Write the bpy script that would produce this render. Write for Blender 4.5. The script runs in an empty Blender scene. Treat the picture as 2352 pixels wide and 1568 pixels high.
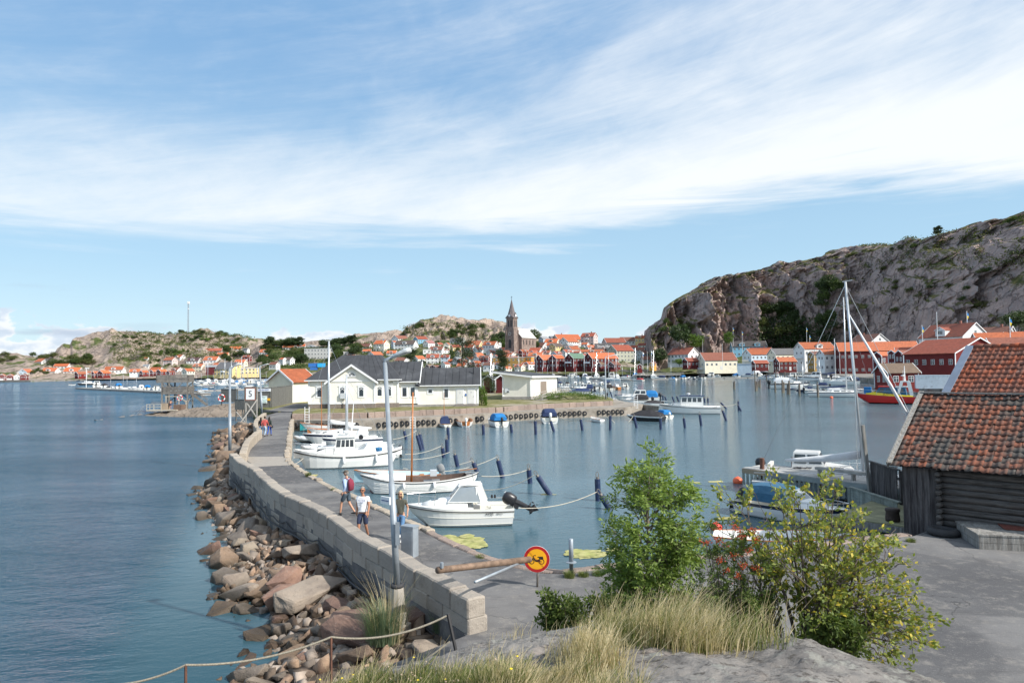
import bpy,math,random
import numpy as np
from mathutils import Vector,Matrix
R=math.radians
random.seed(7);rng=np.random.default_rng(7)
scene=bpy.context.scene
COL=scene.collection
# ------------------------------------------------------------------ camera, light, exposure
H_CAM,FPX,PITCH,ROLL=7.3,1568.0,math.atan(59/1568),math.atan(0.0122)
cam_d=bpy.data.cameras.new("camera");cam=bpy.data.objects.new("camera",cam_d);COL.objects.link(cam)
cam_d.sensor_width=36.0;cam_d.lens=24.0;cam_d.clip_end=20000;cam_d.clip_start=0.1
_F=Vector((0,math.cos(PITCH),math.sin(PITCH)));_U0=Vector((0,-math.sin(PITCH),math.cos(PITCH)));_R0=Vector((1,0,0))
_Rt=_R0*math.cos(ROLL)-_U0*math.sin(ROLL);_Up=_R0*math.sin(ROLL)+_U0*math.cos(ROLL)
cam.matrix_world=Matrix(((_Rt.x,_Up.x,-_F.x,0),(_Rt.y,_Up.y,-_F.y,0),(_Rt.z,_Up.z,-_F.z,H_CAM),(0,0,0,1)))
scene.camera=cam
scene.view_settings.view_transform='Standard';scene.view_settings.look='None'
scene.view_settings.exposure=0.78;scene.view_settings.gamma=1.0
SUN=Vector((0.72,-0.42,0.63)).normalized()
sd=bpy.data.lights.new("sun",'SUN');sd.energy=3.6;sd.angle=R(0.9);sd.color=(1.0,0.95,0.87)
so=bpy.data.objects.new("sun",sd);COL.objects.link(so);so.rotation_euler=SUN.to_track_quat('Z','Y').to_euler();so.location=(0,0,60)
# ------------------------------------------------------------------ tiny node language
class S:
 def __init__(s,nt,sock):s.nt,s.k=nt,sock
 def _m(s,op,*o):
  n=s.nt.nodes.new('ShaderNodeMath');n.operation=op
  for i,a in enumerate((s,)+o):
   if isinstance(a,S):s.nt.links.new(a.k,n.inputs[i])
   else:n.inputs[i].default_value=a
  return S(s.nt,n.outputs[0])
 def __add__(s,o):return s._m('ADD',o)
 def __sub__(s,o):return s._m('SUBTRACT',o)
 def __mul__(s,o):return s._m('MULTIPLY',o)
 def __rsub__(s,o):return s._m('MULTIPLY',-1.0)._m('ADD',o)
 __radd__=__add__;__rmul__=__mul__
 def __truediv__(s,o):return s._m("DIVIDE",o)
 def clamp(s):
  r=s._m('ADD',0.0);r.k.node.use_clamp=True;return r
 def ss(s,a,b,lo=0.0,hi=1.0):
  n=s.nt.nodes.new('ShaderNodeMapRange');n.interpolation_type='SMOOTHSTEP'
  for i,q in enumerate((s,a,b,lo,hi)):
   if isinstance(q,S):s.nt.links.new(q.k,n.inputs[i])
   else:n.inputs[i].default_value=q
  return S(s.nt,n.outputs[0])
def vec(nt,x,y,z=0.0):
 n=nt.nodes.new('ShaderNodeCombineXYZ')
 for i,a in enumerate((x,y,z)):
  if isinstance(a,S):nt.links.new(a.k,n.inputs[i])
  else:n.inputs[i].default_value=a
 return S(nt,n.outputs[0])
def noise(nt,v,scale,detail=4,rough=0.5,dist=0.0,out='Fac'):
 n=nt.nodes.new('ShaderNodeTexNoise');n.inputs['Scale'].default_value=scale;n.inputs['Detail'].default_value=detail
 n.inputs['Roughness'].default_value=rough;n.inputs['Distortion'].default_value=dist
 if v is not None:nt.links.new(v.k,n.inputs['Vector'])
 return S(nt,n.outputs[out])
def mixc(nt,f,a,b,mode='MIX'):
 n=nt.nodes.new('ShaderNodeMix');n.data_type='RGBA';n.blend_type=mode
 for sk,q in((n.inputs[0],f),(n.inputs[6],a),(n.inputs[7],b)):
  if isinstance(q,S):nt.links.new(q.k,sk)
  elif isinstance(q,(int,float)):sk.default_value=q
  else:sk.default_value=(*q,1)
 return S(nt,n.outputs[2])
def xyz(nt,v):
 n=nt.nodes.new('ShaderNodeSeparateXYZ');nt.links.new(v.k,n.inputs[0]);return[S(nt,o)for o in n.outputs]
def coord(nt,out='Object'):
 return S(nt,nt.nodes.new('ShaderNodeTexCoord').outputs[out])
def scalev(nt,v,sx,sy,sz):
 a,b,c=xyz(nt,v);return vec(nt,a*sx,b*sy,c*sz)
def geo(nt,out):return S(nt,nt.nodes.new('ShaderNodeNewGeometry').outputs[out])
# ------------------------------------------------------------------ sky
w=bpy.data.worlds.new("World");scene.world=w;w.use_nodes=True
nt=w.node_tree;nt.nodes.clear()
sky=nt.nodes.new('ShaderNodeTexSky');sky.sky_type='NISHITA';sky.sun_disc=False
sky.sun_elevation=math.asin(SUN.z);sky.sun_rotation=math.atan2(SUN.x,SUN.y);sky.altitude=0;sky.air_density=1.0;sky.dust_density=0.6;sky.ozone_density=2.5
d=coord(nt,'Generated');x,y,z=xyz(nt,d)
az=x._m('ARCTAN2',y);el=z._m('ARCSINE')
wob=noise(nt,vec(nt,az*2.2,el*5.0,0.3),1.6,3)-0.5
e0=az.ss(-0.7,-0.2)*0.027+az.ss(0.0,0.4)*0.030-az.ss(0.45,0.7)*0.012+0.158
ew=el+wob*0.05
st_=noise(nt,vec(nt,az*2.0,el*24.0,6.0),1.8,6,0.6,0.4)
edge=(ew-e0+(st_-0.5)*0.10).ss(-0.012,0.042)
band=(ew-e0).ss(0.02,0.20,1.0,0.0)
right=az.ss(-0.35,0.55)
c15,s15=math.cos(0.20),math.sin(0.20)
sx_,sy_=az*c15+el*s15,el*c15-az*s15
st=noise(nt,vec(nt,sx_*1.3,sy_*6.5,1.7),2.1,9,0.62,0.35)
st2=noise(nt,vec(nt,sx_*2.6+4.0,sy_*5.0,5.1),3.2,8,0.6,0.5)
fib=noise(nt,vec(nt,sx_*2.2,sy_*30.0,8.2),1.6,8,0.68,0.8)
s=st*0.54+st2*0.28+fib*0.18
cov=band*0.33+right*0.27+0.05-(el.ss(0.34,0.52))*(0.03)+el.ss(0.6,0.9)*0.25
dens=edge*((s+cov).ss(0.44,1.10))
# a faint veil of wisps under the band and cumulus along the horizon
wisp=noise(nt,vec(nt,az*3.0,el*26.0,2.0),1.5,5,0.5).ss(0.62,0.80)*el.ss(0.06,0.11)*edge.ss(0.0,1.0,1.0,0.0)*0.28
cv=vec(nt,az*11.0,el*19.0,3.0)
cum=noise(nt,cv,1.5,7,0.55)
bumpy=(cum-el*6.2).ss(0.165,0.225)*el.ss(-0.02,0.012)
grey=noise(nt,vec(nt,az*5.0,el*34.0,9.0),1.3,5,0.5).ss(0.50,0.68)*el.ss(0.02,0.05)*el.ss(0.07,0.13,1.0,0.0)*az.ss(-0.62,-0.40,1.0,0.0)
skyc=mixc(nt,0.16,mixc(nt,1.0,S(nt,sky.outputs[0]),(1.40,1.45,1.45),'MULTIPLY'),(7.5,8.3,9.3))
grad=mixc(nt,el.ss(0.10,0.48),mixc(nt,el.ss(0.0,0.17),(4.1,5.4,6.1),(2.9,4.5,5.75)),(1.45,2.9,4.85))
c0=mixc(nt,0.85,skyc,grad)
c1=mixc(nt,wisp,c0,(5.8,6.3,6.8))
c2=mixc(nt,(dens*0.95).clamp(),c1,(6.6,6.85,7.05))
cumc=mixc(nt,noise(nt,cv,3.0,4).ss(0.45,0.62),(6.7,6.8,7.0),(4.7,5.3,6.2))
c3=mixc(nt,bumpy*0.85,c2,cumc)
c4=mixc(nt,grey*0.6,c3,(3.0,3.6,4.6))
bg=nt.nodes.new('ShaderNodeBackground');bg.inputs[1].default_value=0.088;nt.links.new(c4.k,bg.inputs[0])
wo=nt.nodes.new('ShaderNodeOutputWorld');nt.links.new(bg.outputs[0],wo.inputs[0])
# ------------------------------------------------------------------ picture measurements -> world
K=2352/4096
ZM=dict(A=(1000,1280,500/2352),B=(1450,1280,500/2352),C=(1950,1280,350/2352),D=(2250,1280,400/2352),E=(2600,1280,500/2352),F=(450,1280,550/2352),G=(2200,1440,450/2276),K=(3300,1250,796/2352),L=(0,1380,500/2352),M=(560,1430,540/2352),N=(3000,1400,500/2352),O=(1950,1170,300/1045),Q=(1180,1380,320/1568),R1=(0,1150,1100/2352),R2=(1000,1150,1000/2352),R3=(1900,1150,1000/2352),R4=(2800,1150,700/2195),R5=(3400,850,696/1284),S1=(700,1600,1000/2240),S2=(1500,1600,1000/2240),S3=(2300,1500,900/2016),S4=(2800,1700,900/2352),S5=(3400,1300,696/1213),S6=(700,2000,1300/2352),S7=(1900,2000,1200/2352),S8=(2900,2000,1196/2352),P=(0,0,1/K))
def Z(k,x,y):
 a,b,s_=ZM[k];return((a+x*s_)*K,(b+y*s_)*K)
def ray(u,v):
 d_=_F*FPX+_Rt*(u-1176)+_Up*(784-v);return d_/d_.y
def G(u,v,z=0.0):
 d_=ray(u,v);t=(z-H_CAM)/d_.z;return Vector((d_.x*t,t,z))
def D(u,v,Y):
 d_=ray(u,v);return Vector((d_.x*Y,Y,H_CAM+d_.z*Y))
def proj(p):
 q=Vector(p)-Vector((0,0,H_CAM));f=q.dot(_F);return(1176+q.dot(_Rt)/f*FPX,784-q.dot(_Up)/f*FPX)
def ppm(Y):return FPX/Y
# ------------------------------------------------------------------ materials
MATS={}
def mat(name,col=(.5,.5,.5),rough=0.6,var=0.12,vs=2.0,bump=0.0,bs=20.0,metal=0.0,island=0.0,obr=0.0,stretch=(1,1,1),dirt=None,ds=1.0,dlo=.5,dhi=.7,coat=0.0,spec=0.5,trans=0.0,fn=None,alpha=None):
 if name in MATS:return MATS[name]
 m=bpy.data.materials.new(name);m.use_nodes=True;MATS[name]=m
 nt=m.node_tree;b=nt.nodes['Principled BSDF'];b.inputs['Roughness'].default_value=rough;b.inputs['Metallic'].default_value=metal
 b.inputs['Specular IOR Level'].default_value=spec;b.inputs['Coat Weight'].default_value=coat
 m.diffuse_color=(*col,1)
 if alpha is not None:b.inputs['Alpha'].default_value=alpha
 if fn:fn(nt,b);return m
 v=scalev(nt,coord(nt),*stretch)
 n=noise(nt,v,vs,5,0.6)
 f=n.ss(0.3,0.7)
 lo=tuple(c*(1-var)for c in col);hi=tuple(min(1,c*(1+var))for c in col)
 c=mixc(nt,f,lo,hi)
 if island:c=mixc(nt,1.0,c,mixc(nt,geo(nt,'Random Per Island'),(1-island,)*3,(1+island,)*3),'MULTIPLY')
 if obr:
  oi=S(nt,nt.nodes.new('ShaderNodeObjectInfo').outputs['Random'])
  c=mixc(nt,1.0,c,mixc(nt,oi,(1-obr,1-obr,1-obr),(1+obr,1+obr*.85,1+obr*.7)),'MULTIPLY')
 if dirt:c=mixc(nt,noise(nt,v,ds,6,0.65).ss(dlo,dhi),c,dirt)
 nt.links.new(c.k,b.inputs['Base Color'])
 if bump:
  bn=nt.nodes.new('ShaderNodeBump');bn.inputs['Strength'].default_value=1.0;bn.inputs['Distance'].default_value=bump
  nt.links.new(noise(nt,v,bs,6,0.6).k,bn.inputs['Height']);nt.links.new(bn.outputs[0],b.inputs['Normal'])
 return m
def setbump(nt,b,h,dist):
 bn=nt.nodes.new('ShaderNodeBump');bn.inputs['Strength'].default_value=1.0;bn.inputs['Distance'].default_value=dist
 nt.links.new(h.k,bn.inputs['Height']);nt.links.new(bn.outputs[0],b.inputs['Normal'])
 # ------------------------------------------------------------------ mesh builder
def rotz(a):return Matrix.Rotation(a,4,'Z')
class MB:
 def __init__(s):s.v,s.f,s.mi,s.mats=[],[],[],[]
 def add(s,vs,fs,m=None):
  k=len(s.v);s.v.extend(tuple(q)for q in vs);s.f.extend(tuple(i+k for i in f)for f in fs)
  if m not in s.mats:s.mats.append(m)
  s.mi.extend([s.mats.index(m)]*len(fs));return s
 def box(s,x0,x1,y0,y1,z0,z1,m=None,M=None):
  P=[(x,y,z)for z in(z0,z1)for y in(y0,y1)for x in(x0,x1)]
  if M:P=[M@Vector(p)for p in P]
  return s.add(P,[(0,2,3,1),(4,5,7,6),(0,1,5,4),(2,6,7,3),(0,4,6,2),(1,3,7,5)],m)
 def beam(s,a,b,w,h,m=None):
  a,b=Vector(a),Vector(b);d_=(b-a).normalized();up=Vector((0,0,1))if abs(d_.z)<.95 else Vector((0,1,0))
  r=d_.cross(up).normalized()*(w/2);u=r.cross(d_).normalized()*(h/2)
  P=[p+i*r+j*u for p in(a,b)for i,j in((-1,-1),(1,-1),(1,1),(-1,1))]
  return s.add(P,[(0,1,2,3),(4,7,6,5),(0,4,5,1),(1,5,6,2),(2,6,7,3),(3,7,4,0)],m)
 def tube(s,pts,r,n=6,m=None,cap=True):
  pts=[Vector(p)for p in pts];rs=r if isinstance(r,(list,tuple))else[r]*len(pts)
  V,Fc=[],[];pr=None
  for i,p in enumerate(pts):
   t=(pts[min(i+1,len(pts)-1)]-pts[max(i-1,0)]).normalized()
   if pr is None:
    q=Vector((0,0,1))if abs(t.z)<.9 else Vector((1,0,0));pr=t.cross(q).normalized()
   pr=(pr-t*pr.dot(t)).normalized();b=t.cross(pr)
   for k in range(n):
    a=2*math.pi*k/n;V.append(p+(pr*math.cos(a)+b*math.sin(a))*rs[i])
  for i in range(len(pts)-1):
   for k in range(n):
    k2=(k+1)%n;Fc.append((i*n+k,i*n+k2,(i+1)*n+k2,(i+1)*n+k))
  if cap:Fc.append(tuple(range(n-1,-1,-1)));Fc.append(tuple((len(pts)-1)*n+k for k in range(n)))
  return s.add(V,Fc,m)
 def loft(s,rings,m=None,closed=True,cap=True):
  n=len(rings[0]);V=[p for r_ in rings for p in r_];Fc=[]
  for i in range(len(rings)-1):
   for k in range(n if closed else n-1):
    k2=(k+1)%n;Fc.append((i*n+k,i*n+k2,(i+1)*n+k2,(i+1)*n+k))
  if cap:Fc.append(tuple(range(n-1,-1,-1)));Fc.append(tuple((len(rings)-1)*n+k for k in range(n)))
  return s.add(V,Fc,m)
 def lathe(s,prof,n=12,m=None,c=(0,0,0)):
  return s.loft([[(c[0]+r*math.cos(2*math.pi*k/n),c[1]+r*math.sin(2*math.pi*k/n),c[2]+z)for k in range(n)]for r,z in prof],m)
 def torus(s,c,R_,r,axis=(0,1,0),n=16,k=8,m=None):
  ax=Vector(axis).normalized();p=ax.orthogonal().normalized();q=ax.cross(p);V,Fc=[],[]
  for i in range(n):
   a=2*math.pi*i/n;rd=p*math.cos(a)+q*math.sin(a)
   for j in range(k):
    b=2*math.pi*j/k;V.append(Vector(c)+rd*(R_+r*math.cos(b))+ax*(r*math.sin(b)))
  for i in range(n):
   for j in range(k):Fc.append((i*k+j,i*k+(j+1)%k,((i+1)%n)*k+(j+1)%k,((i+1)%n)*k+j))
  return s.add(V,Fc,m)
 def blob(s,c,r,m=None,n=10,k=6):
  rx,ry,rz=r if isinstance(r,(tuple,list))else(r,r,r)
  V=[(c[0],c[1],c[2]-rz)]+[(c[0]+rx*math.cos(2*math.pi*i/n)*math.cos(t),c[1]+ry*math.sin(2*math.pi*i/n)*math.cos(t),c[2]+rz*math.sin(t))for t in[(-.5+(j+1)/(k+1))*math.pi for j in range(k)]for i in range(n)]+[(c[0],c[1],c[2]+rz)]
  Fc=[(0,1+(i+1)%n,1+i)for i in range(n)]
  for j in range(k-1):
   for i in range(n):Fc.append((1+j*n+i,1+j*n+(i+1)%n,1+(j+1)*n+(i+1)%n,1+(j+1)*n+i))
  Fc+=[(1+(k-1)*n+i,1+(k-1)*n+(i+1)%n,1+k*n)for i in range(n)]
  return s.add(V,Fc,m)
 def poly(s,pts,z0,z1,m=None):
  n=len(pts);A=[(p[0],p[1],z0)for p in pts]+[(p[0],p[1],z1)for p in pts]
  ar=sum(pts[i][0]*pts[(i+1)%n][1]-pts[(i+1)%n][0]*pts[i][1]for i in range(n))
  o=list(range(n))if ar>0 else list(range(n-1,-1,-1))
  Fc=[tuple(o[::-1]),tuple(n+i for i in o)]+[(o[i],o[(i+1)%n],n+o[(i+1)%n],n+o[i])for i in range(n)]
  return s.add(A,Fc,m)
 def xf(s,M):s.v=[tuple(M@Vector(p))for p in s.v];return s
 def build(s,name,m=None,parent=None,smooth=False,loc=None,rz=None):
  me=bpy.data.meshes.new(name);me.from_pydata(s.v,[],s.f)
  ms=[q if q is not None else m for q in s.mats]or[m]
  for q in ms:me.materials.append(MATS[q]if isinstance(q,str)else q)
  me.polygons.foreach_set('material_index',s.mi)
  if smooth:me.polygons.foreach_set('use_smooth',[True]*len(s.f))
  me.update();o=bpy.data.objects.new(name,me);COL.objects.link(o)
  if parent:o.parent=parent
  if loc is not None:o.location=loc
  if rz is not None:o.rotation_euler.z=rz
  return o
def npmesh(name,V,Fq,m,parent=None,smooth=False,tri=False):
 me=bpy.data.meshes.new(name);V=np.asarray(V,dtype=np.float32);Fq=np.asarray(Fq,dtype=np.int32)
 me.vertices.add(len(V));me.vertices.foreach_set('co',V.ravel());k=Fq.shape[1]
 me.loops.add(Fq.size);me.loops.foreach_set('vertex_index',Fq.ravel());me.polygons.add(len(Fq))
 me.polygons.foreach_set('loop_start',np.arange(len(Fq),dtype=np.int32)*k)
 if smooth:me.polygons.foreach_set('use_smooth',np.ones(len(Fq),dtype=bool))
 me.update(calc_edges=True);me.validate()
 for q in(m if isinstance(m,(list,tuple))else[m]):me.materials.append(MATS[q]if isinstance(q,str)else q)
 o=bpy.data.objects.new(name,me);COL.objects.link(o)
 if parent:o.parent=parent
 return o
def tag(o,label=None,cat=None,group=None,kind=None):
 if label:o['label']=label
 if cat:o['category']=cat
 if group:o['group']=group
 if kind:o['kind']=kind
 return o
def thing(name,label,cat,loc=(0,0,0),rz=0.0,group=None):
 o=bpy.data.objects.new(name,None);COL.objects.link(o);o.location=loc;o.rotation_euler.z=rz;o.empty_display_size=.3
 return tag(o,label,cat,group)
def kids(o):return KID.get(o.name,[])
def dup(o,loc=None,rz=None,label=None,group=None,parent=None,scl=None):
 c=o.copy();COL.objects.link(c)
 if parent:c.parent=parent
 if loc is not None:c.location=loc
 if rz is not None:c.rotation_euler.z=rz
 if scl is not None:c.scale=(scl,)*3 if isinstance(scl,(int,float))else scl
 if label:c['label']=label
 if group:c['group']=group
 for ch in list(o.children):dup(ch,parent=c)
 return c
 # gradient noise in numpy
_perm=rng.permutation(256);_perm=np.concatenate([_perm,_perm,_perm])
_grad=rng.normal(size=(256,3));_grad/=np.linalg.norm(_grad,axis=1)[:,None]
def pn(x,y,z=0.0):
 x,y,z=np.broadcast_arrays(np.asarray(x,float),np.asarray(y,float),np.asarray(z,float))
 xi,yi,zi=(np.floor(a).astype(int)for a in(x,y,z));xf,yf,zf=x-xi,y-yi,z-zi
 u_,v_,w_=(t*t*t*(t*(t*6-15)+10)for t in(xf,yf,zf));r=0
 for i in(0,1):
  for j in(0,1):
   for k in(0,1):
    h=_perm[_perm[_perm[(xi+i)&255]+((yi+j)&255)]+((zi+k)&255)];g=_grad[h]
    dt=g[...,0]*(xf-i)+g[...,1]*(yf-j)+g[...,2]*(zf-k)
    r=r+dt*(u_ if i else 1-u_)*(v_ if j else 1-v_)*(w_ if k else 1-w_)
 return r*1.5
def fbm(x,y,z=0.0,o=4,g=0.5,ridge=False):
 r,a,f=0,1.0,1.0
 for i in range(o):
  n_=pn(x*f+i*17.3,y*f+i*9.1,z*f);r=r+a*((1-2*np.abs(n_))if ridge else n_);a*=g;f*=2.03
 return r
def interp(tab,u):
 xs=[t[0]for t in tab];return np.interp(u,xs,[t[1]for t in tab])
 # ================================================================== SETTING
 # ---- water
def _water(nt,b):
 P=coord(nt);x,y,z=xyz(nt,P)
 sea=(x+y*0.36+4.0).ss(-1.5,1.5,1.0,0.0)
 inner=(y+x*0.5).ss(26.0,62.0,0.30,1.0)
 amp=sea*0.85+(1-sea)*inner*0.85
 gust=noise(nt,scalev(nt,P,0.018,0.05,1),1.0,4,0.6).ss(0.35,0.65,0.55,1.2)
 r1=noise(nt,vec(nt,x*0.9+y*0.35,y*2.3-x*0.5),1.25,5,0.66,0.2)
 r2=noise(nt,vec(nt,x*0.28+y*0.12,y*0.85-x*0.2,3.0),0.8,3,0.5,0.3)
 r3=noise(nt,vec(nt,x*2.4+y,y*6.0-x,7.0),1.6,3,0.6)
 r4=noise(nt,vec(nt,x*0.16-y*0.05,y*0.55+x*0.16,5.0),1.0,2,0.45,0.2)
 h=(r1*(0.07+sea*0.12)+r2*(0.30*sea)+r4*(0.40*sea)+r3*(0.016+sea*0.05))*amp*gust
 bn=nt.nodes.new('ShaderNodeBump');bn.inputs['Distance'].default_value=1.0;nt.links.new(h.k,bn.inputs['Height'])
 lw=nt.nodes.new('ShaderNodeLayerWeight');lw.inputs[0].default_value=0.5;nt.links.new(bn.outputs[0],lw.inputs['Normal']);fac=S(nt,lw.outputs['Facing'])
 dk=mixc(nt,sea,(0.030,0.075,0.095),(0.014,0.048,0.074));bl=mixc(nt,sea,(0.120,0.200,0.250),(0.065,0.165,0.265));c=mixc(nt,fac.ss(0.62,1.0),dk,bl)  # sky and cloud reflection painted into the body colour, bluer at grazing view
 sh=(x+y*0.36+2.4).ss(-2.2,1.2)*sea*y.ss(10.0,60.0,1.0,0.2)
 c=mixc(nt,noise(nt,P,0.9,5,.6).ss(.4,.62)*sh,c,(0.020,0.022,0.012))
 df=nt.nodes.new('ShaderNodeBsdfDiffuse');nt.links.new(c.k,df.inputs[0]);gl=nt.nodes.new('ShaderNodeBsdfGlossy');gl.inputs['Roughness'].default_value=0.05;nt.links.new(bn.outputs[0],gl.inputs['Normal'])
 fr=nt.nodes.new('ShaderNodeFresnel');fr.inputs[0].default_value=1.333;nt.links.new(bn.outputs[0],fr.inputs['Normal'])
 m=nt.nodes.new('ShaderNodeMixShader');nt.links.new((S(nt,fr.outputs[0])*(sea*(-0.17)+0.95)).k,m.inputs[0]);nt.links.new(df.outputs[0],m.inputs[1]);nt.links.new(gl.outputs[0],m.inputs[2])
 nt.links.new(m.outputs[0],[n for n in nt.nodes if n.type=='OUTPUT_MATERIAL'][0].inputs[0]);nt.nodes.remove(b)
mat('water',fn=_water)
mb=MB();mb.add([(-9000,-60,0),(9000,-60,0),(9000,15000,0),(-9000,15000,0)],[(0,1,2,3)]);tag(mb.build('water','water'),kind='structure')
# ---- rock / hill materials
def _hill(nt,b,rock1,rock2,dark,veg1,veg2,sc,vegamt,slope0=0.55,crack=1.0,streak=0.0,vz_=1.1):
 P=coord(nt);N_=xyz(nt,geo(nt,'Normal'))[2]
 n1=noise(nt,scalev(nt,P,1,1,1.6),0.05*sc,8,0.65)
 n2=noise(nt,scalev(nt,P,1,1,2.5),0.33*sc,7,0.7,0.6)
 c=mixc(nt,n1.ss(0.35,0.65),rock1,rock2)
 vo=nt.nodes.new('ShaderNodeTexVoronoi');vo.feature='DISTANCE_TO_EDGE';vo.inputs['Scale'].default_value=0.11*sc
 wv=noise(nt,P,0.12*sc,4,.6,0,'Color');a_,b_,c_=xyz(nt,wv);px,py,pz=xyz(nt,P)
 nt.links.new(vec(nt,px+a_*14*(1/sc),py*0.5+b_*10*(1/sc),pz*vz_+c_*9*(1/sc)).k,vo.inputs['Vector'])
 ck=S(nt,vo.outputs['Distance']).ss(0.0,0.06,1.0,0.0)
 c=mixc(nt,(ck*0.55*crack),c,dark)
 c=mixc(nt,n2.ss(0.50,0.70)*(0.42 if streak else 0.65),c,dark)
 if streak:
  sv=noise(nt,vec(nt,px*0.35,py*0.35,pz*0.03),1.0,6,0.7)
  c=mixc(nt,sv.ss(0.50,0.66)*streak,c,(0.30,0.285,0.28));c=mixc(nt,sv.ss(0.30,0.46,1.0,0.0)*streak,c,(0.045,0.04,0.042))
 vn=noise(nt,scalev(nt,P,1,1,2.2),0.035*sc,6,0.6)
 vf=(vn+(N_-slope0)*0.35+n2*0.12).ss(0.60-vegamt,0.70-vegamt)
 vg=mixc(nt,noise(nt,P,0.25*sc,6,.7).ss(.35,.65),veg1,veg2)
 nt.links.new(mixc(nt,vf,c,vg).k,b.inputs['Base Color']);b.inputs['Roughness'].default_value=0.9;b.inputs['Specular IOR Level'].default_value=0.15
 setbump(nt,b,n2*(0.7 if streak else 1.2)/sc-ck*0.6/sc+noise(nt,P,1.3*sc,5,.65)*0.35/sc,1.0)
mat('hill_rock',fn=lambda nt,b:_hill(nt,b,(0.40,0.32,0.265),(0.30,0.24,0.205),(0.11,0.09,0.078),(0.055,0.085,0.028),(0.13,0.135,0.05),1.0,-0.085))
mat('town_ground',fn=lambda nt,b:_hill(nt,b,(0.36,0.30,0.25),(0.28,0.235,0.20),(0.12,0.10,0.085),(0.055,0.085,0.028),(0.15,0.15,0.06),1.2,0.02))
mat('cliff_rock',fn=lambda nt,b:_hill(nt,b,(0.46,0.345,0.305),(0.29,0.225,0.21),(0.08,0.064,0.062),(0.065,0.08,0.028),(0.165,0.14,0.055),1.3,-0.05,0.35,1.0,0.6,.4))
mat('bare_rock',fn=lambda nt,b:_hill(nt,b,(0.30,0.25,0.205),(0.23,0.19,0.155),(0.10,0.08,0.065),(0.2,0.17,0.12),(0.26,0.21,0.16),6.0,-0.1,0.9,0.5))
class Hill:
 def __init__(s,name,u0,u1,nu,ridge,Yr,Yb,zb,prof,nt_,amp,m,ampY=0.0,back=1.35,fs=0.02,ns=1.0):
  s.ridge,s.Yr,s.Yb,s.zb,s.prof,s.u0,s.u1=ridge,Yr,Yb,zb,prof,u0,u1
  U=np.linspace(u0,u1,nu);T=np.concatenate([np.linspace(0,1,nt_),np.linspace(1.03,back,5)])
  X,Y,Zz=s.grid(U[:,None],T[None,:])
  win=np.clip(T/0.12,0,1)*np.where(T>0.93,np.clip(1-(T-0.93)/0.10,0.25,1),1);win=win[None,:]
  nr=fbm(X*fs,Y*fs,Zz*fs*ns,5,0.52,True);nb=fbm(X*fs*2.1+5,Y*fs*2.1,Zz*fs*2.1,4,0.55)
  Zz=Zz+win*amp*(nr-0.9+0.7*nb)
  if ampY:
   nv=fbm(X*fs*1.6,Y*fs*0.8,Zz*fs*0.55+3,5,0.58,True);w2=np.clip(T/0.1,0,1)*np.clip((1.0-T)/0.25,0,1)
   Y=Y-w2[None,:]*ampY*(nv-0.8);
   nv2=fbm(X*fs*5.5,Zz*fs*2.2,Y*fs,4,.6,True);q_=nv2*3;Y=Y-w2[None,:]*ampY*0.30*((np.floor(q_)+np.clip((q_-np.floor(q_))*4,0,1))/3-0.8)
  V=np.stack([X,Y,Zz],-1).reshape(-1,3);nT=len(T);s.U,s.GX,s.GY,s.GZ=U,X,Y,Zz
  a=(np.arange(nu-1)[:,None]*nT+np.arange(nT-1)[None,:]).ravel()
  Fq=np.stack([a,a+nT,a+nT+1,a+1],1)
  s.o=npmesh(name,V,Fq,m);tag(s.o,kind='structure')
 def grid(s,U,T):
  rv,Yr,Yb,zb=interp(s.ridge,U),interp(s.Yr,U),interp(s.Yb,U),interp(s.zb,U)
  dx=np.empty_like(U,dtype=float);sl=np.empty_like(U,dtype=float)
  for i,(u,v)in enumerate(zip(U.ravel(),rv.ravel())):
   d_=ray(u,v);dx.ravel()[i]=d_.x;sl.ravel()[i]=d_.z
  zr=H_CAM+sl*Yr;Tc=np.clip(T,0,1)
  Y=Yb+(Yr-Yb)*T;z_=zb+(zr-zb)*s.prof(Tc);over=np.clip(T-1,0,9);z_=z_-over*(Yr-Yb)*0.35-over*zr*0.5
  return dx*Y,Y,z_
 def at(s,u,v):
  i=int(np.clip(np.searchsorted(s.U,u),0,len(s.U)-1));pr=None
  for j in range(s.GX.shape[1]):
   p=Vector((s.GX[i,j],s.GY[i,j],s.GZ[i,j]));vv=proj(p)[1]
   if vv<=v:
    if pr is None:return p
    t=(pr[1]-v)/max(1e-6,pr[1]-vv);return pr[0].lerp(p,t)
   pr=(p,vv);bst=p if j==0 or vv<=bv else bst;bv=vv if j==0 or vv<=bv else bv
  return bst
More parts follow.
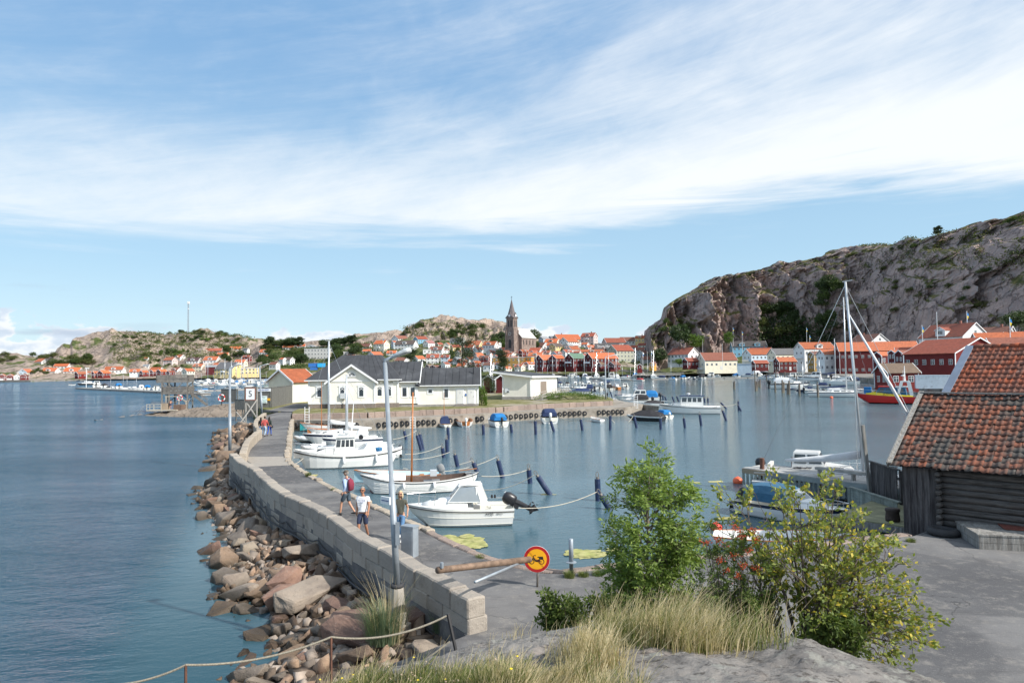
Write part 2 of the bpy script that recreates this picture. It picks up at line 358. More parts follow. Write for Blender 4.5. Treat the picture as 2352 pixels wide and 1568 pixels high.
  # far low coast at the left edge
coast=Hill('far_coast',-160,260,60,[(-160,815),(0,818),(35,815),(60,817),(100,824),(125,817),(150,820),(190,822),(260,830)],[(0,880)],[(0,600)],[(0,1.0)],lambda t:t**1.1,24,5.0,'hill_rock',fs=0.014)
lefthill=Hill('left_hill',60,1010,330,[(60,858),(110,835),(140,800),(161,796),(166,782),(204,774),(260,762),(300,763),(333,763),(362,772),(389,770),(430,763),(470,763),(510,768),(550,776),(577,778),(647,782),(720,781),(769,781),(806,776),(828,766),(867,762),(930,764),(1010,770)],[(60,760),(300,800),(600,800),(1010,720)],[(60,600),(350,590),(600,560),(1010,520)],[(60,1.2),(1010,1.5)],lambda t:0.30*t+0.70*np.clip((t-0.25)/0.75,0,1)**0.85,70,7.0,'hill_rock',ampY=0.0,fs=0.016)
lefttown=Hill('town_slope',560,1500,200,[(560,868),(585,850),(620,800),(700,800),(760,800),(860,785),(930,775),(1000,780),(1100,785),(1180,780),(1300,786),(1400,792),(1500,800)],[(560,700),(1000,680),(1200,640),(1500,600)],[(560,560),(1000,500),(1500,450)],[(560,1.5)],lambda t:t**1.05,40,1.2,'town_ground',fs=0.03)
midhill=Hill('central_hill',905,1260,150,[(905,790),(925,768),(935,754),(955,743),(977,733),(1013,728),(1038,730),(1062,733),(1111,739),(1148,738),(1162,741),(1200,756),(1260,785)],[(905,790)],[(905,672)],[(905,22),(1260,20)],lambda t:t**0.62,60,6.0,'hill_rock',ampY=10,fs=0.02)
cliff=Hill('cliff',1476,2420,420,[(1476,850),(1480,800),(1484,765),(1501,748),(1518,730),(1524,706),(1545,692),(1567,680),(1603,662),(1640,642),(1700,628),(1800,607),(1900,587),(2000,568),(2100,558),(2150,547),(2250,532),(2300,520),(2352,514),(2420,510)],[(1476,600),(1700,610),(2000,540),(2420,450)],[(1476,500),(1600,500),(1750,520),(1950,470),(2100,385),(2420,300)],[(1476,0.5)],lambda t:0.74*np.clip(t/0.42,0,1)**0.62+0.26*t,150,4.0,'cliff_rock',ampY=24,fs=0.019,ns=.6)
foot=Hill('cliff_foot',1500,1960,60,[(1500,852),(1560,836),(1640,814),(1700,800),(1760,790),(1830,797),(1900,822),(1960,850)],[(1500,520)],[(1500,442)],[(1500,1.5)],lambda t:t,26,1.0,'town_ground',fs=0.04)
def shore(name,pts,z0,z1,m):mb=MB();mb.poly([(p[0],p[1])for p in pts],z0,z1);return tag(mb.build(name,m),kind='structure')
mat('quay_stone',(0.25,0.22,0.195),0.9,0.22,1.2,0.03,6.0,dirt=(0.11,0.095,0.08),ds=0.8)
mat('wharf',(0.22,0.20,0.18),0.9,0.25,0.5,dirt=(0.10,0.11,0.05),ds=0.3)
# level town quays: centre, right and left shore
shore('town_quay',[G(640,864,0),G(900,866,0),G(1200,866,0),G(1480,863,0),(160,620),(-200,640),(-330,620)],-1,1.6,'wharf')
shore('right_quay',[G(1480,862,0),G(1560,860,0),G(1750,861.5,0),G(1900,868,0),G(1960,876,0),G(2060,886,0),G(2110,900,0),G(2165,915,0),G(2400,915,0),(330,420),(240,560),(100,540)],-1,1.9,'wharf')
shore('left_quay',[G(-60,878,0),G(70,877,0),G(150,875,0),G(350,871.5,0),G(500,869.5,0),G(660,867.5,0),(-200,640),(-330,700),(-700,720)],-1,1.4,'wharf')
# ---- asphalt yard, breakwater path
def _asph(nt,b):
 P=coord(nt);x,y,z=xyz(nt,P)
 c=mixc(nt,noise(nt,P,0.35,5,.55).ss(.35,.65),(0.095,0.093,0.096),(0.175,0.171,0.17))
 c=mixc(nt,noise(nt,P,0.16,2,.4,.6).ss(.57,.585)*0.6,c,(0.085,0.085,0.09));c=mixc(nt,noise(nt,P,2.6,6,.75).ss(.48,.72)*.6,c,(0.28,0.26,0.235));c=mixc(nt,noise(nt,scalev(nt,P,.5,2.2,1),.9,5,.7).ss(.52,.72)*.5,c,(0.07,0.068,0.07))
 vo=nt.nodes.new('ShaderNodeTexVoronoi');vo.feature='DISTANCE_TO_EDGE';vo.inputs['Scale'].default_value=0.22
 wv=noise(nt,P,0.6,4,.6,0,'Color');a_,b_,c_=xyz(nt,wv);nt.links.new(vec(nt,x+a_*2.2,y+b_*2.2).k,vo.inputs['Vector'])
 c=mixc(nt,S(nt,vo.outputs['Distance']).ss(0.0,0.006,1.0,0.0)*noise(nt,P,.12,2).ss(.38,.5)*0.85,c,(0.06,0.06,0.062))
 sp=noise(nt,P,38,3,.7);c=mixc(nt,sp.ss(.60,.70)*0.5,c,(0.33,0.32,0.31));c=mixc(nt,sp.ss(.32,.40,1,0)*0.5,c,(0.07,0.07,0.072))
 nt.links.new(c.k,b.inputs['Base Color']);b.inputs['Roughness'].default_value=0.92;b.inputs['Specular IOR Level'].default_value=0.2;setbump(nt,b,sp,0.006)
mat('asphalt',fn=_asph)
ZP=1.35
quayR=[(1399,1303),(1309,1318),(1245,1316),(1176,1303),(1143,1293),(1099,1280),(1027,1249),(976,1224),(940,1203),(863,1170),(807,1142),(781,1134),(750,1118),(709,1095.5),(673,1072),(658,1062),(653,1042),(658,1021),(661,990),(664,970),(673,952),(690,942)]
wallO=[(1075,1375),(1008,1338),(940,1303),(904,1278),(843,1246),(815,1234),(786,1211),(756,1188),(709,1161),(658,1139),(622,1119),(579,1078),(545,1059),(526,1042)]
wallF=[(549,1040),(560,1012),(577,997),(590,988),(581,975),(585,962),(603,948)]
ZT=ZP+0.80
Wn=[G(u,v,ZT)for u,v in wallO];Wf=[G(u,v,2.05)for u,v in wallF]
Qr=[G(u,v,ZP)for u,v in quayR]
def resample(pts,n):
 P=[Vector((p[0],p[1],0))for p in pts];L=[0]
 for i in range(1,len(P)):L.append(L[-1]+(P[i]-P[i-1]).length)
 out=[]
 for k in range(n):
  s_=L[-1]*k/(n-1);i=max(j for j in range(len(L)-1)if L[j]<=s_+1e-9);t=(s_-L[i])/max(1e-9,L[i+1]-L[i]);out.append(P[i].lerp(P[i+1],min(1,t)))
 return out
right_edge=[(1399,1303),(1500,1292),(1620,1282),(1720,1276),(1805,1268),(1915,1253),(2014,1237),(2100,1230)]
Re=[G(u,v,ZP)for u,v in right_edge]
yard=[(p.x,p.y)for p in Re]+[(15.4,25.0),(18.5,29.5),(24,37.5),(42,56),(70,70),(70,1),(-6,1),(-4.0,12.5)]+[(Wn[0].x-.05,Wn[0].y)]+[(Wn[1].x,Wn[1].y),(Wn[2].x,Wn[2].y)]+[(p.x,p.y)for p in Qr[7:0:-1]]
mb=MB();mb.poly(yard,-2.0,ZP);tag(mb.build('asphalt_yard','asphalt'),kind='structure')
ls=[Vector((p.x,p.y,0))for p in Wn[2:]+Wf];rs=[Vector((p.x,p.y,0))for p in Qr[7:]];YS=74.0
l0=[p for p in ls if p.y<YS];r0=[p for p in rs if p.y<YS];cutl=Vector((np.interp(YS,[p.y for p in ls],[p.x for p in ls]),YS,0));cutr=Vector((np.interp(YS,[p.y for p in rs],[p.x for p in rs]),YS,0))
mb=MB();mb.poly([(p.x,p.y)for p in l0+[cutl,cutr]+r0[::-1]],-1.5,ZP+.004)
ls=resample([cutl]+[p for p in ls if p.y>=YS],12);rs=resample([cutr]+[p for p in rs if p.y>=YS],12)
def pz(y):return ZP+0.004+0.56*min(1,max(0,(y-76)/16))
for i in range(11):
 a,b_,c_,d_=ls[i],rs[i],rs[i+1],ls[i+1]
 mb.add([(a.x,a.y,pz(a.y)),(b_.x,b_.y,pz(b_.y)),(c_.x,c_.y,pz(c_.y)),(d_.x,d_.y,pz(d_.y)),(b_.x,b_.y,-1.5),(c_.x,c_.y,-1.5),(a.x,a.y,-1.5),(d_.x,d_.y,-1.5)],[(0,1,2,3),(1,4,5,2),(0,3,7,6)])
tag(mb.build('breakwater_path','asphalt'),kind='structure')
mat('plank_path',(0.30,0.27,0.235),0.85,0.2,3,stretch=(1,6,1))
mb=MB();a,b_,c_,d_=G(556,1049,ZP),G(655,1048,ZP),G(668,1068,ZP),G(588,1072,ZP)
mb.add([(p.x,p.y,ZP+.012)for p in(a,d_,c_,b_)],[(0,1,2,3)]);tag(mb.build('concrete_path_band','plank_path'),kind='structure')
# ---- granite kerb stones along the quay edge (one structure), stones set with gaps
def stone_row(pts,w_,z0,z1,lmin,lmax,m,name,jit=.03,side=1,gap=.015,rnd=None):
 rnd=rnd or random.Random(3);P=[Vector((p[0],p[1],0))for p in pts];L=[0]
 for i in range(1,len(P)):L.append(L[-1]+(P[i]-P[i-1]).length)
 def at(s_):
  s_=min(max(s_,0),L[-1]-1e-6);i=max(j for j in range(len(L)-1)if L[j]<=s_);t=(s_-L[i])/(L[i+1]-L[i]);return P[i].lerp(P[i+1],t),(P[i+1]-P[i]).normalized()
 mb=MB();s_=0
 while s_<L[-1]-.15:
  l=rnd.uniform(lmin,lmax);e=min(s_+l,L[-1]);a,ta=at(s_+gap);b,tb=at(e-gap);t_=(b-a).normalized();nrm=Vector((t_.y,-t_.x,0))*side
  zt=z1+rnd.uniform(-jit,jit);of=rnd.uniform(-jit,jit);rings=[];c=min(.035,w_*.12)
  for p,k in((a,1),(a+t_*c,0),(a.lerp(b,.35),rnd.uniform(-.02,.25)),(a.lerp(b,.7),rnd.uniform(-.02,.25)),(b-t_*c,0),(b,1)):
   i0,i1=of+c*k,w_+of-c*k;zz=zt-c*k+(rnd.uniform(-.012,.012)if k!=1 else 0)
   rings.append([p+nrm*q+Vector((0,0,zq))for q,zq in((i0,z0),(i0,zz-c),(i0+c,zz),((i0+i1)/2,zz+.008),(i1-c,zz),(i1,zz-c),(i1,z0))])
  mb.loft(rings,m);s_=e
 return mb
def _granite(nt,b,c1,c2,c3,sc=1.0):
 P=coord(nt);c=mixc(nt,geo(nt,'Random Per Island'),c1,c2)
 sp=noise(nt,P,26*sc,4,.75);c=mixc(nt,sp.ss(.55,.72)*.5,c,(0.42,0.40,0.37));c=mixc(nt,sp.ss(.30,.44,1,0)*.55,c,c3)
 c=mixc(nt,noise(nt,P,1.6*sc,5,.6).ss(.52,.7)*.45,c,c3)
 nt.links.new(c.k,b.inputs['Base Color']);b.inputs['Roughness'].default_value=.9;b.inputs['Specular IOR Level'].default_value=.2
 setbump(nt,b,noise(nt,P,5*sc,6,.7)*1.0+sp*.25,0.05/sc)
mat('granite',fn=lambda nt,b:_granite(nt,b,(0.385,0.34,0.29),(0.29,0.26,0.23),(0.15,0.13,0.11)))
mat('granite_pink',fn=lambda nt,b:_granite(nt,b,(0.33,0.255,0.215),(0.25,0.20,0.175),(0.13,0.10,0.085),.5))
mat('granite_beige',fn=lambda nt,b:_granite(nt,b,(0.42,0.36,0.29),(0.34,0.29,0.235),(0.2,0.165,0.13),.7))
kr=random.Random(5)
mb=stone_row(Qr[7::-1],.34,-1.2,ZP+.035,.7,1.4,None,'k',.02,-1,rnd=kr);m2=stone_row(Re,.38,-1.2,ZP+.03,.7,1.5,None,'k',.025,-1,rnd=kr);mb.add(m2.v,m2.f)
tag(mb.build('quay_kerb','granite_pink'),kind='structure')
mb=stone_row(Qr[:6:-1]if False else Qr[7:],.35,-1.0,ZP+.05,.5,1.1,None,'k',.07,1,rnd=kr);tag(mb.build('breakwater_kerb','granite_beige'),kind='structure')
# ---- breakwater walls: courses of rough granite blocks
def wall(name,pts,courses,w_,m,label,side,rnd):
 r_=thing(name,label,'wall',(pts[0].x,pts[0].y,courses[0][0]))
 mb=MB()
 for k,(z0,z1)in enumerate(courses):
  q=stone_row(pts,w_+(.04 if k<len(courses)-1 else 0),z0+.012,z1,.75,1.5,None,'w',.022,side,.010,rnd);mb.add(q.v,q.f)
 mb.v=[(x-r_.location.x,y-r_.location.y,z-r_.location.z)for x,y,z in mb.v]
 o=mb.build('block_courses',m,r_);return r_
wr=random.Random(11)
wall('stone_wall',Wn,[(-.2,.72),(.72,1.22),(1.22,1.70),(1.70,ZT)],.48,'granite','tall grey granite block wall running along the near half of the breakwater path',1,wr)
wall('stone_wall',Wf,[(.0,1.3),(1.3,2.05)],.45,'granite_beige','pale beige granite wall winding along the far half of the path',1,wr)
# ---- island: quay, terrace, ground
q0=1.25
QF=[G(u,v,q0)for u,v in[(668,964),(800,966),(900,962),(1003,957),(1148,947.5),(1262,941),(1437,935),(1478,929)]]
TE=[G(u,v,1.25)for u,v in[Z('R2',400,1238),Z('R2',580,1234),Z('R2',1100,1224),Z('R2',1500,1205),Z('R2',2352,1170),Z('R3',350,1156),Z('R3',720,1132),Z('R3',1050,1116),Z('R3',1280,1105)]]
back=[G(*Z('R3',1300,1048),1.9),G(1400,912,1.9),Vector((12,138,0)),Vector((-2,165,0)),Vector((-40,165,0)),Vector((-52,135,0)),Vector((-46,118,0)),G(600,938,1.9),G(640,944,1.9),G(672,944,1.9)]
def _ground(nt,b):
 P=coord(nt)
 c=mixc(nt,noise(nt,P,.5,6,.65).ss(.40,.60),(0.125,0.130,0.045),(0.24,0.215,0.115))
 c=mixc(nt,noise(nt,P,.16,4,.6).ss(.52,.64),c,(0.31,0.275,0.22));c=mixc(nt,noise(nt,P,7,4,.7).ss(.5,.7)*.4,c,(0.09,0.10,0.03))
 nt.links.new(c.k,b.inputs['Base Color']);b.inputs['Roughness'].default_value=.95;b.inputs['Specular IOR Level'].default_value=.1;setbump(nt,b,noise(nt,P,9,4,.7),.05)
mat('dry_lawn',fn=_ground)
mb=MB();mb.poly([(p.x,p.y)for p in TE+back],-1.5,1.9);tag(mb.build('island_lawn','dry_lawn'),kind='structure')
mb=MB();mb.poly([(p.x,p.y)for p in[G(u,v,1.91)for u,v in((604,942),(671,945),(684,939),(706,934),(707,926),(678,926),(640,936),(622,941))]],1.7,1.912);tag(mb.build('island_path','asphalt'),kind='structure')
qb=[G(*Z('G',2200,930),q0),G(*Z('G',1500,835),q0),G(1400,914,q0)]
mb=MB();mb.poly([(p.x,p.y+.02)for p in QF]+[(p.x,p.y)for p in qb]+[(p.x,p.y+.6)for p in TE[::-1]],-.2,q0)
mat('concrete',(0.27,0.24,0.205),.9,.18,.8,.01,15,dirt=(0.14,0.115,0.09),ds=.6)
tag(mb.build('quay','concrete'),kind='structure')
mat('dark_footing',(0.03,0.026,0.022),.95,.3,2)
mb=MB();mb.poly([(p.x,p.y+.9)for p in QF]+[(p.x+1,p.y+3)for p in QF[::-1]],-1.5,-.2+.01);tag(mb.build('quay_footing','dark_footing'),kind='structure')
wall('terrace_wall',[Vector((p.x,p.y,0))for p in TE],[(q0-.02,1.93)],.5,'granite_pink','low pinkish granite block wall between the quay and the lawn of the cream buildings',1,wr)
# ---- skerry with the diving tower, and generic height patches
def patch(name,x0,x1,y0,y1,nx,ny,fz,m,kind='structure',smooth=True):
 X,Y=np.meshgrid(np.linspace(x0,x1,nx),np.linspace(y0,y1,ny),indexing='ij');Zz=fz(X,Y)
 a=(np.arange(nx-1)[:,None]*ny+np.arange(ny-1)[None,:]).ravel()
 return tag(npmesh(name,np.stack([X,Y,Zz],-1).reshape(-1,3),np.stack([a,a+ny,a+ny+1,a+1],1),m,smooth=smooth),kind=kind)
def skz(X,Y):
 yc=117+0.10*(X+50);w_=9.5*np.clip((X+62)/14,0.02,1)**.55
 r_=1-((Y-yc)/w_)**2;h=1.9*np.sign(r_)*np.abs(r_)**.55*np.clip((X+63)/16,0,1)
 return h+.35*fbm(X*.22,Y*.35,0,4,.55,True)-.55
patch('skerry',-64,-30,104,132,130,90,skz,'bare_rock')
# ---- the rock knoll in front
KV=[(400,1720),(560,1640),(700,1592),(860,1535),(930,1515),(1060,1480),(1200,1442),(1400,1420),(1560,1428),(1700,1447),(1830,1452),(1950,1490),(2100,1540),(2200,1580),(2352,1650),(2700,1800)]
KY=[(400,8.0),(860,8.8),(1200,9.6),(1400,9.6),(1700,8.6),(1830,8.2),(2100,7.6),(2700,7)]
def kz(X,Y,detail=True):
 X=np.asarray(X,float);Y=np.asarray(Y,float);t=X/np.maximum(Y,1.5);u=1176+FPX*t*1.0
 v=interp(KV,u);yr=interp(KY,u);zr=H_CAM-((v-843)/FPX*1.0+(u-1176)*.0122/FPX)*yr*0.999
 d_=Y-yr;front=zr+(-d_)*0.20-.018*np.clip(-d_-1.5,0,9)**2*0;bk=zr-.42*d_-.33*d_**2
 z=np.where(d_<0,front,bk);z=np.where(np.abs(d_)<.5,z-.06*(1-(d_/.5)**2),z)
 z=np.minimum(z,5.6-.0*Y)
 if detail:z=z+.09*fbm(X*.55,Y*.8,0,3,.5)+.05*fbm(X*1.9,Y*3.0,2,5,.62,True)-.03-.10*np.exp(-((Y-(6.0+.35*(X-3.0)))/.05)**2)*(X>1.2)*(X<4.2)*(pn(X*1.5,3.3)*.5+.6)
 return np.maximum(z,-1.0)
def _knoll(nt,b):
 P=coord(nt);x,y,z=xyz(nt,P)
 c=mixc(nt,noise(nt,P,.9,5,.6).ss(.38,.62),(0.265,0.25,0.235),(0.175,0.165,0.158))
 c=mixc(nt,noise(nt,P,1.1,4,.6,.3).ss(.56,.7)*.55,c,(0.34,0.275,0.235))
 fl=noise(nt,scalev(nt,P,7,22,14),1.0,4,.65);c=mixc(nt,fl.ss(.55,.64)*.85,c,(0.075,0.068,0.062));c=mixc(nt,fl.ss(.28,.38,1,0)*.5,c,(0.43,0.42,0.39))
 li=noise(nt,P,3.4,5,.7).ss(.55,.63);c=mixc(nt,li*.45,c,(0.36,0.37,0.33))
 c=mixc(nt,noise(nt,P,55,3,.7).ss(.5,.7)*.35,c,(0.13,0.12,0.11))
 nt.links.new(c.k,b.inputs['Base Color']);b.inputs['Roughness'].default_value=.93;b.inputs['Specular IOR Level'].default_value=.15
 setbump(nt,b,noise(nt,scalev(nt,P,1,2.2,1),6,8,.70)*.9+fl*.35,.06)
mat('knoll_rock',fn=_knoll)
patch('rock_knoll',-7,12,.3,14,420,360,kz,'knoll_rock')
mat('slab_rock',fn=lambda nt,b:_knoll(nt,b))
def slz(X,Y):
 r_=1-((X-9.6-.15*(Y-11.5))/5.5)**2-((Y-11.6+.10*(X-8))/1.7)**2
 return ZP-.25+.42*np.sign(r_)*np.abs(r_)**.5+.03*fbm(X*1.2,Y*1.5,0,4)
patch('flat_rock',3.5,16,9,14,160,90,slz,'slab_rock')
# ---- rubble slope under the boulders
SH=[Z('S1',345,300),Z('S1',350,400),Z('S1',330,470),Z('S1',360,620),Z('S1',400,690),Z('S1',150,830),Z('S1',180,930),Z('S1',290,1100),Z('S1',330,1260),Z('S1',200,1420),Z('S6',330,540),Z('S6',240,720),Z('S6',440,760),Z('S6',600,930),Z('S6',590,1080),Z('S6',470,1180),Z('S6',300,1323),(420,1700)]
shp=[G(u,v,.0)for u,v in SH]
def shore_x(Y):ys=[p.y for p in shp][::-1];xs=[p.x for p in shp][::-1];return np.interp(Y,ys,xs)
wl=sorted([(p.y,p.x)for p in Wn]+[(p.y,p.x-.1)for p in Wf[1:]]+[(9.0,1.0),(12.5,-.2)])
def wall_x(Y):return np.interp(Y,[q[0]for q in wl],[q[1]for q in wl])
def heap(X,Y):
 a,b_=shore_x(Y),wall_x(Y);t=np.clip((X-a)/np.maximum(b_-a,.6),-.6,1.2)
 return np.where(t<0,t*1.6,.95*t**.85*np.clip((b_-a)/4,.6,1.25))-.28+.06*fbm(X*.9,Y*.9,0,3)
def _heapg(X,Y):
 z=heap(X,Y);return np.where(X>wall_x(Y)+.25,-1.2,z)
mat('rubble',fn=lambda nt,b:_hill(nt,b,(0.16,0.125,0.10),(0.10,0.08,0.066),(0.03,0.025,0.02),(0.04,0.035,0.02),(0.05,0.045,0.03),20,-.05,.9))
patch('rubble_slope',-30,1.5,7,100,220,520,_heapg,'rubble',smooth=False)
# ================================================================== HOUSES
WALL=dict(white=(0.74,0.74,0.73),cream=(0.78,0.72,0.57),yellow=(0.72,0.55,0.26),blue=(0.20,0.42,0.58),paleblue=(0.52,0.63,0.72),pink=(0.66,0.52,0.50),ochre=(0.30,0.19,0.06),brown=(0.24,0.16,0.12),grey=(0.46,0.46,0.45),orange=(0.72,0.33,0.05),red=(0.165,0.022,0.020),darkred=(0.105,0.018,0.020),beige=(0.55,0.48,0.38),greygreen=(0.40,0.41,0.34),darkgrey=(0.14,0.14,0.15))
WNAME=dict(paleblue='pale blue',pink='pale pink',darkred='dark red',greygreen='grey-green',darkgrey='dark grey')
ROOF=dict(orange=(0.50,0.135,0.055),redr=(0.34,0.085,0.05),brownr=(0.22,0.085,0.06),darkbrown=(0.10,0.075,0.068),slate=(0.11,0.12,0.135),blackr=(0.045,0.048,0.055),greyr=(0.30,0.33,0.36),green=(0.17,0.29,0.20),purple=(0.13,0.06,0.075),pinkr=(0.50,0.22,0.20),moss=(0.19,0.13,0.09),flat=(0.24,0.25,0.26))
RNAME=dict(redr='red',brownr='brown-red',darkbrown='dark brown',slate='slate grey',blackr='black',greyr='light grey',purple='dark purple',pinkr='pinkish',moss='mossy brown tile',flat='flat grey')
def _boards(nt,b,col):
 P=coord(nt);x,y,z=xyz(nt,P);f=((x+y*1.0)*5.0)._m('FRACT')
 c=mixc(nt,noise(nt,P,.8,4,.6).ss(.3,.7),tuple(q*.90 for q in col),tuple(min(1,q*1.05)for q in col))
 c=mixc(nt,f.ss(0.0,0.14,1.0,0.0)*.35,c,tuple(q*.55 for q in col))
 nt.links.new(c.k,b.inputs['Base Color']);b.inputs['Roughness'].default_value=.75;b.inputs['Specular IOR Level'].default_value=.25
def _tiles(nt,b,col,k=3.2,var=.22):
 P=coord(nt);x,y,z=xyz(nt,P);f=(z*k*1.5)._m('FRACT');g=(x*k*1.2)._m('FRACT')
 c=mixc(nt,noise(nt,P,1.4,6,.7).ss(.32,.68),tuple(q*(1-var)for q in col),tuple(min(1,q*(1+var))for q in col))
 c=mixc(nt,f.ss(0.0,.22,1.0,0.0)*.35,c,tuple(q*.5 for q in col));c=mixc(nt,noise(nt,P,.5,4,.6).ss(.55,.75)*.3,c,(.16,.12,.10))
 oi=S(nt,nt.nodes.new('ShaderNodeObjectInfo').outputs['Random']);c=mixc(nt,1.0,c,mixc(nt,oi,(.62,.66,.70),(1.12,1.08,1.05)),'MULTIPLY');c=mixc(nt,(oi*7.3)._m('FRACT')*.22,c,(.22,.17,.14))
 nt.links.new(c.k,b.inputs['Base Color']);b.inputs['Roughness'].default_value=.8;b.inputs['Specular IOR Level'].default_value=.3
 setbump(nt,b,g.ss(0,.5)-g.ss(.5,1.0),.03)
for k_,c_ in WALL.items():mat('wall_'+k_,fn=lambda nt,b,c_=c_:_boards(nt,b,c_))
for k_,c_ in ROOF.items():mat('roof_'+k_,fn=lambda nt,b,c_=c_:_tiles(nt,b,c_))
mat('trim',(0.76,0.77,0.78),.6,.05);mat('brick',(0.28,0.12,0.09),.9,.25,6);mat('pane',(0.035,0.045,0.055),.06,.3,.6,spec=.9)
mat('foundation',(0.30,0.285,0.27),.9,.2,2);mat('door_paint',(0.62,0.62,0.60),.5,.05);mat('metal',(0.42,0.44,0.46),.4,.1,metal=.8)
mat('dark',(0.02,0.02,0.022),.5,.2)
def add_window(parent,x,z,w_,h,face,D_,cross=True,name='window',lab=None):
# face: 'f' (-y), 'l' (-x), 'r' (+x); local origin on the wall
 mb=MB();t=.07;mb.box(-w_/2-t,w_/2+t,-.09,.02,-h/2-t,h/2+t,'trim');
 mb.box(-w_/2,w_/2,-.115,-.088,-h/2,h/2,'pane')
 if cross:mb.box(-.03,.03,-.14,-.113,-h/2,h/2,'trim');mb.box(-w_/2,w_/2,-.135,-.113,-.025+h*.14,.025+h*.14,'trim')
 o=mb.build(name,'trim',parent)
 if face=='f':o.location=(x,-D_,z)
 elif face=='l':o.location=(-D_,x,z);o.rotation_euler.z=-math.pi/2
 elif face=='r':o.location=(D_,x,z);o.rotation_euler.z=math.pi/2
 elif face=='b':o.location=(x,D_,z);o.rotation_euler.z=math.pi
 return o
def gable_body(mb,x0,x1,y0,y1,z0,e,rise,m=None):
 ym=(y0+y1)/2;P=[]
 for x in(x0,x1):P+=[(x,y0,z0),(x,y1,z0),(x,y1,e),(x,ym,e+rise),(x,y0,e)]
 return mb.add(P,[(0,4,3,2,1),(5,6,7,8,9),(0,1,6,5),(0,5,9,4),(1,2,7,6),(4,9,8,3),(3,8,7,2)],m)
def gable_roof(mb,x0,x1,y0,y1,e,rise,oh=.4,og=.35,t=.14,m=None):
 ym=(y0+y1)/2;sl=rise/(ym-y0);a,b=x0-og,x1+og
 for s_ in(-1,1):
  ye=(y0-oh)if s_<0 else(y1+oh);ze=e-oh*sl+.03;zr=e+rise+.03
  P=[(x,y,z)for x in(a,b)for y,z in((ye,ze),(ym,zr),(ym,zr+t),(ye,ze+t))]
  F_=[(0,1,2,3),(4,7,6,5),(0,4,5,1),(1,5,6,2),(2,6,7,3),(3,7,4,0)]
  mb.add(P,F_ if s_<0 else[q[::-1]for q in F_],m)
 return mb
def gable_trim(mb,x0,x1,y0,y1,e,rise,oh=.4,og=.35,t=.14,wd=.24,m=None,side=0):
 ym=(y0+y1)/2;sl=rise/(ym-y0)
 for xx,s_ in((x0-og-.05,-1),(x1+og+.05,1)):
  if side and s_!=side:continue
  for ye in(y0-oh-.03,y1+oh+.03):
   k=1 if ye>ym else-1;ze=e-(oh+.03)*sl;zr=e+rise
   P=[(x,y,z)for x in(xx-.045,xx+.045)for y,z in((ye,ze+t+.06),(ym,zr+t+.06),(ym,zr+t+.06-wd),(ye,ze+t+.06-wd))]
   mb.add(P,[(0,1,2,3),(4,7,6,5),(0,4,5,1),(1,5,6,2),(2,6,7,3),(3,7,4,0)],m)
 return mb
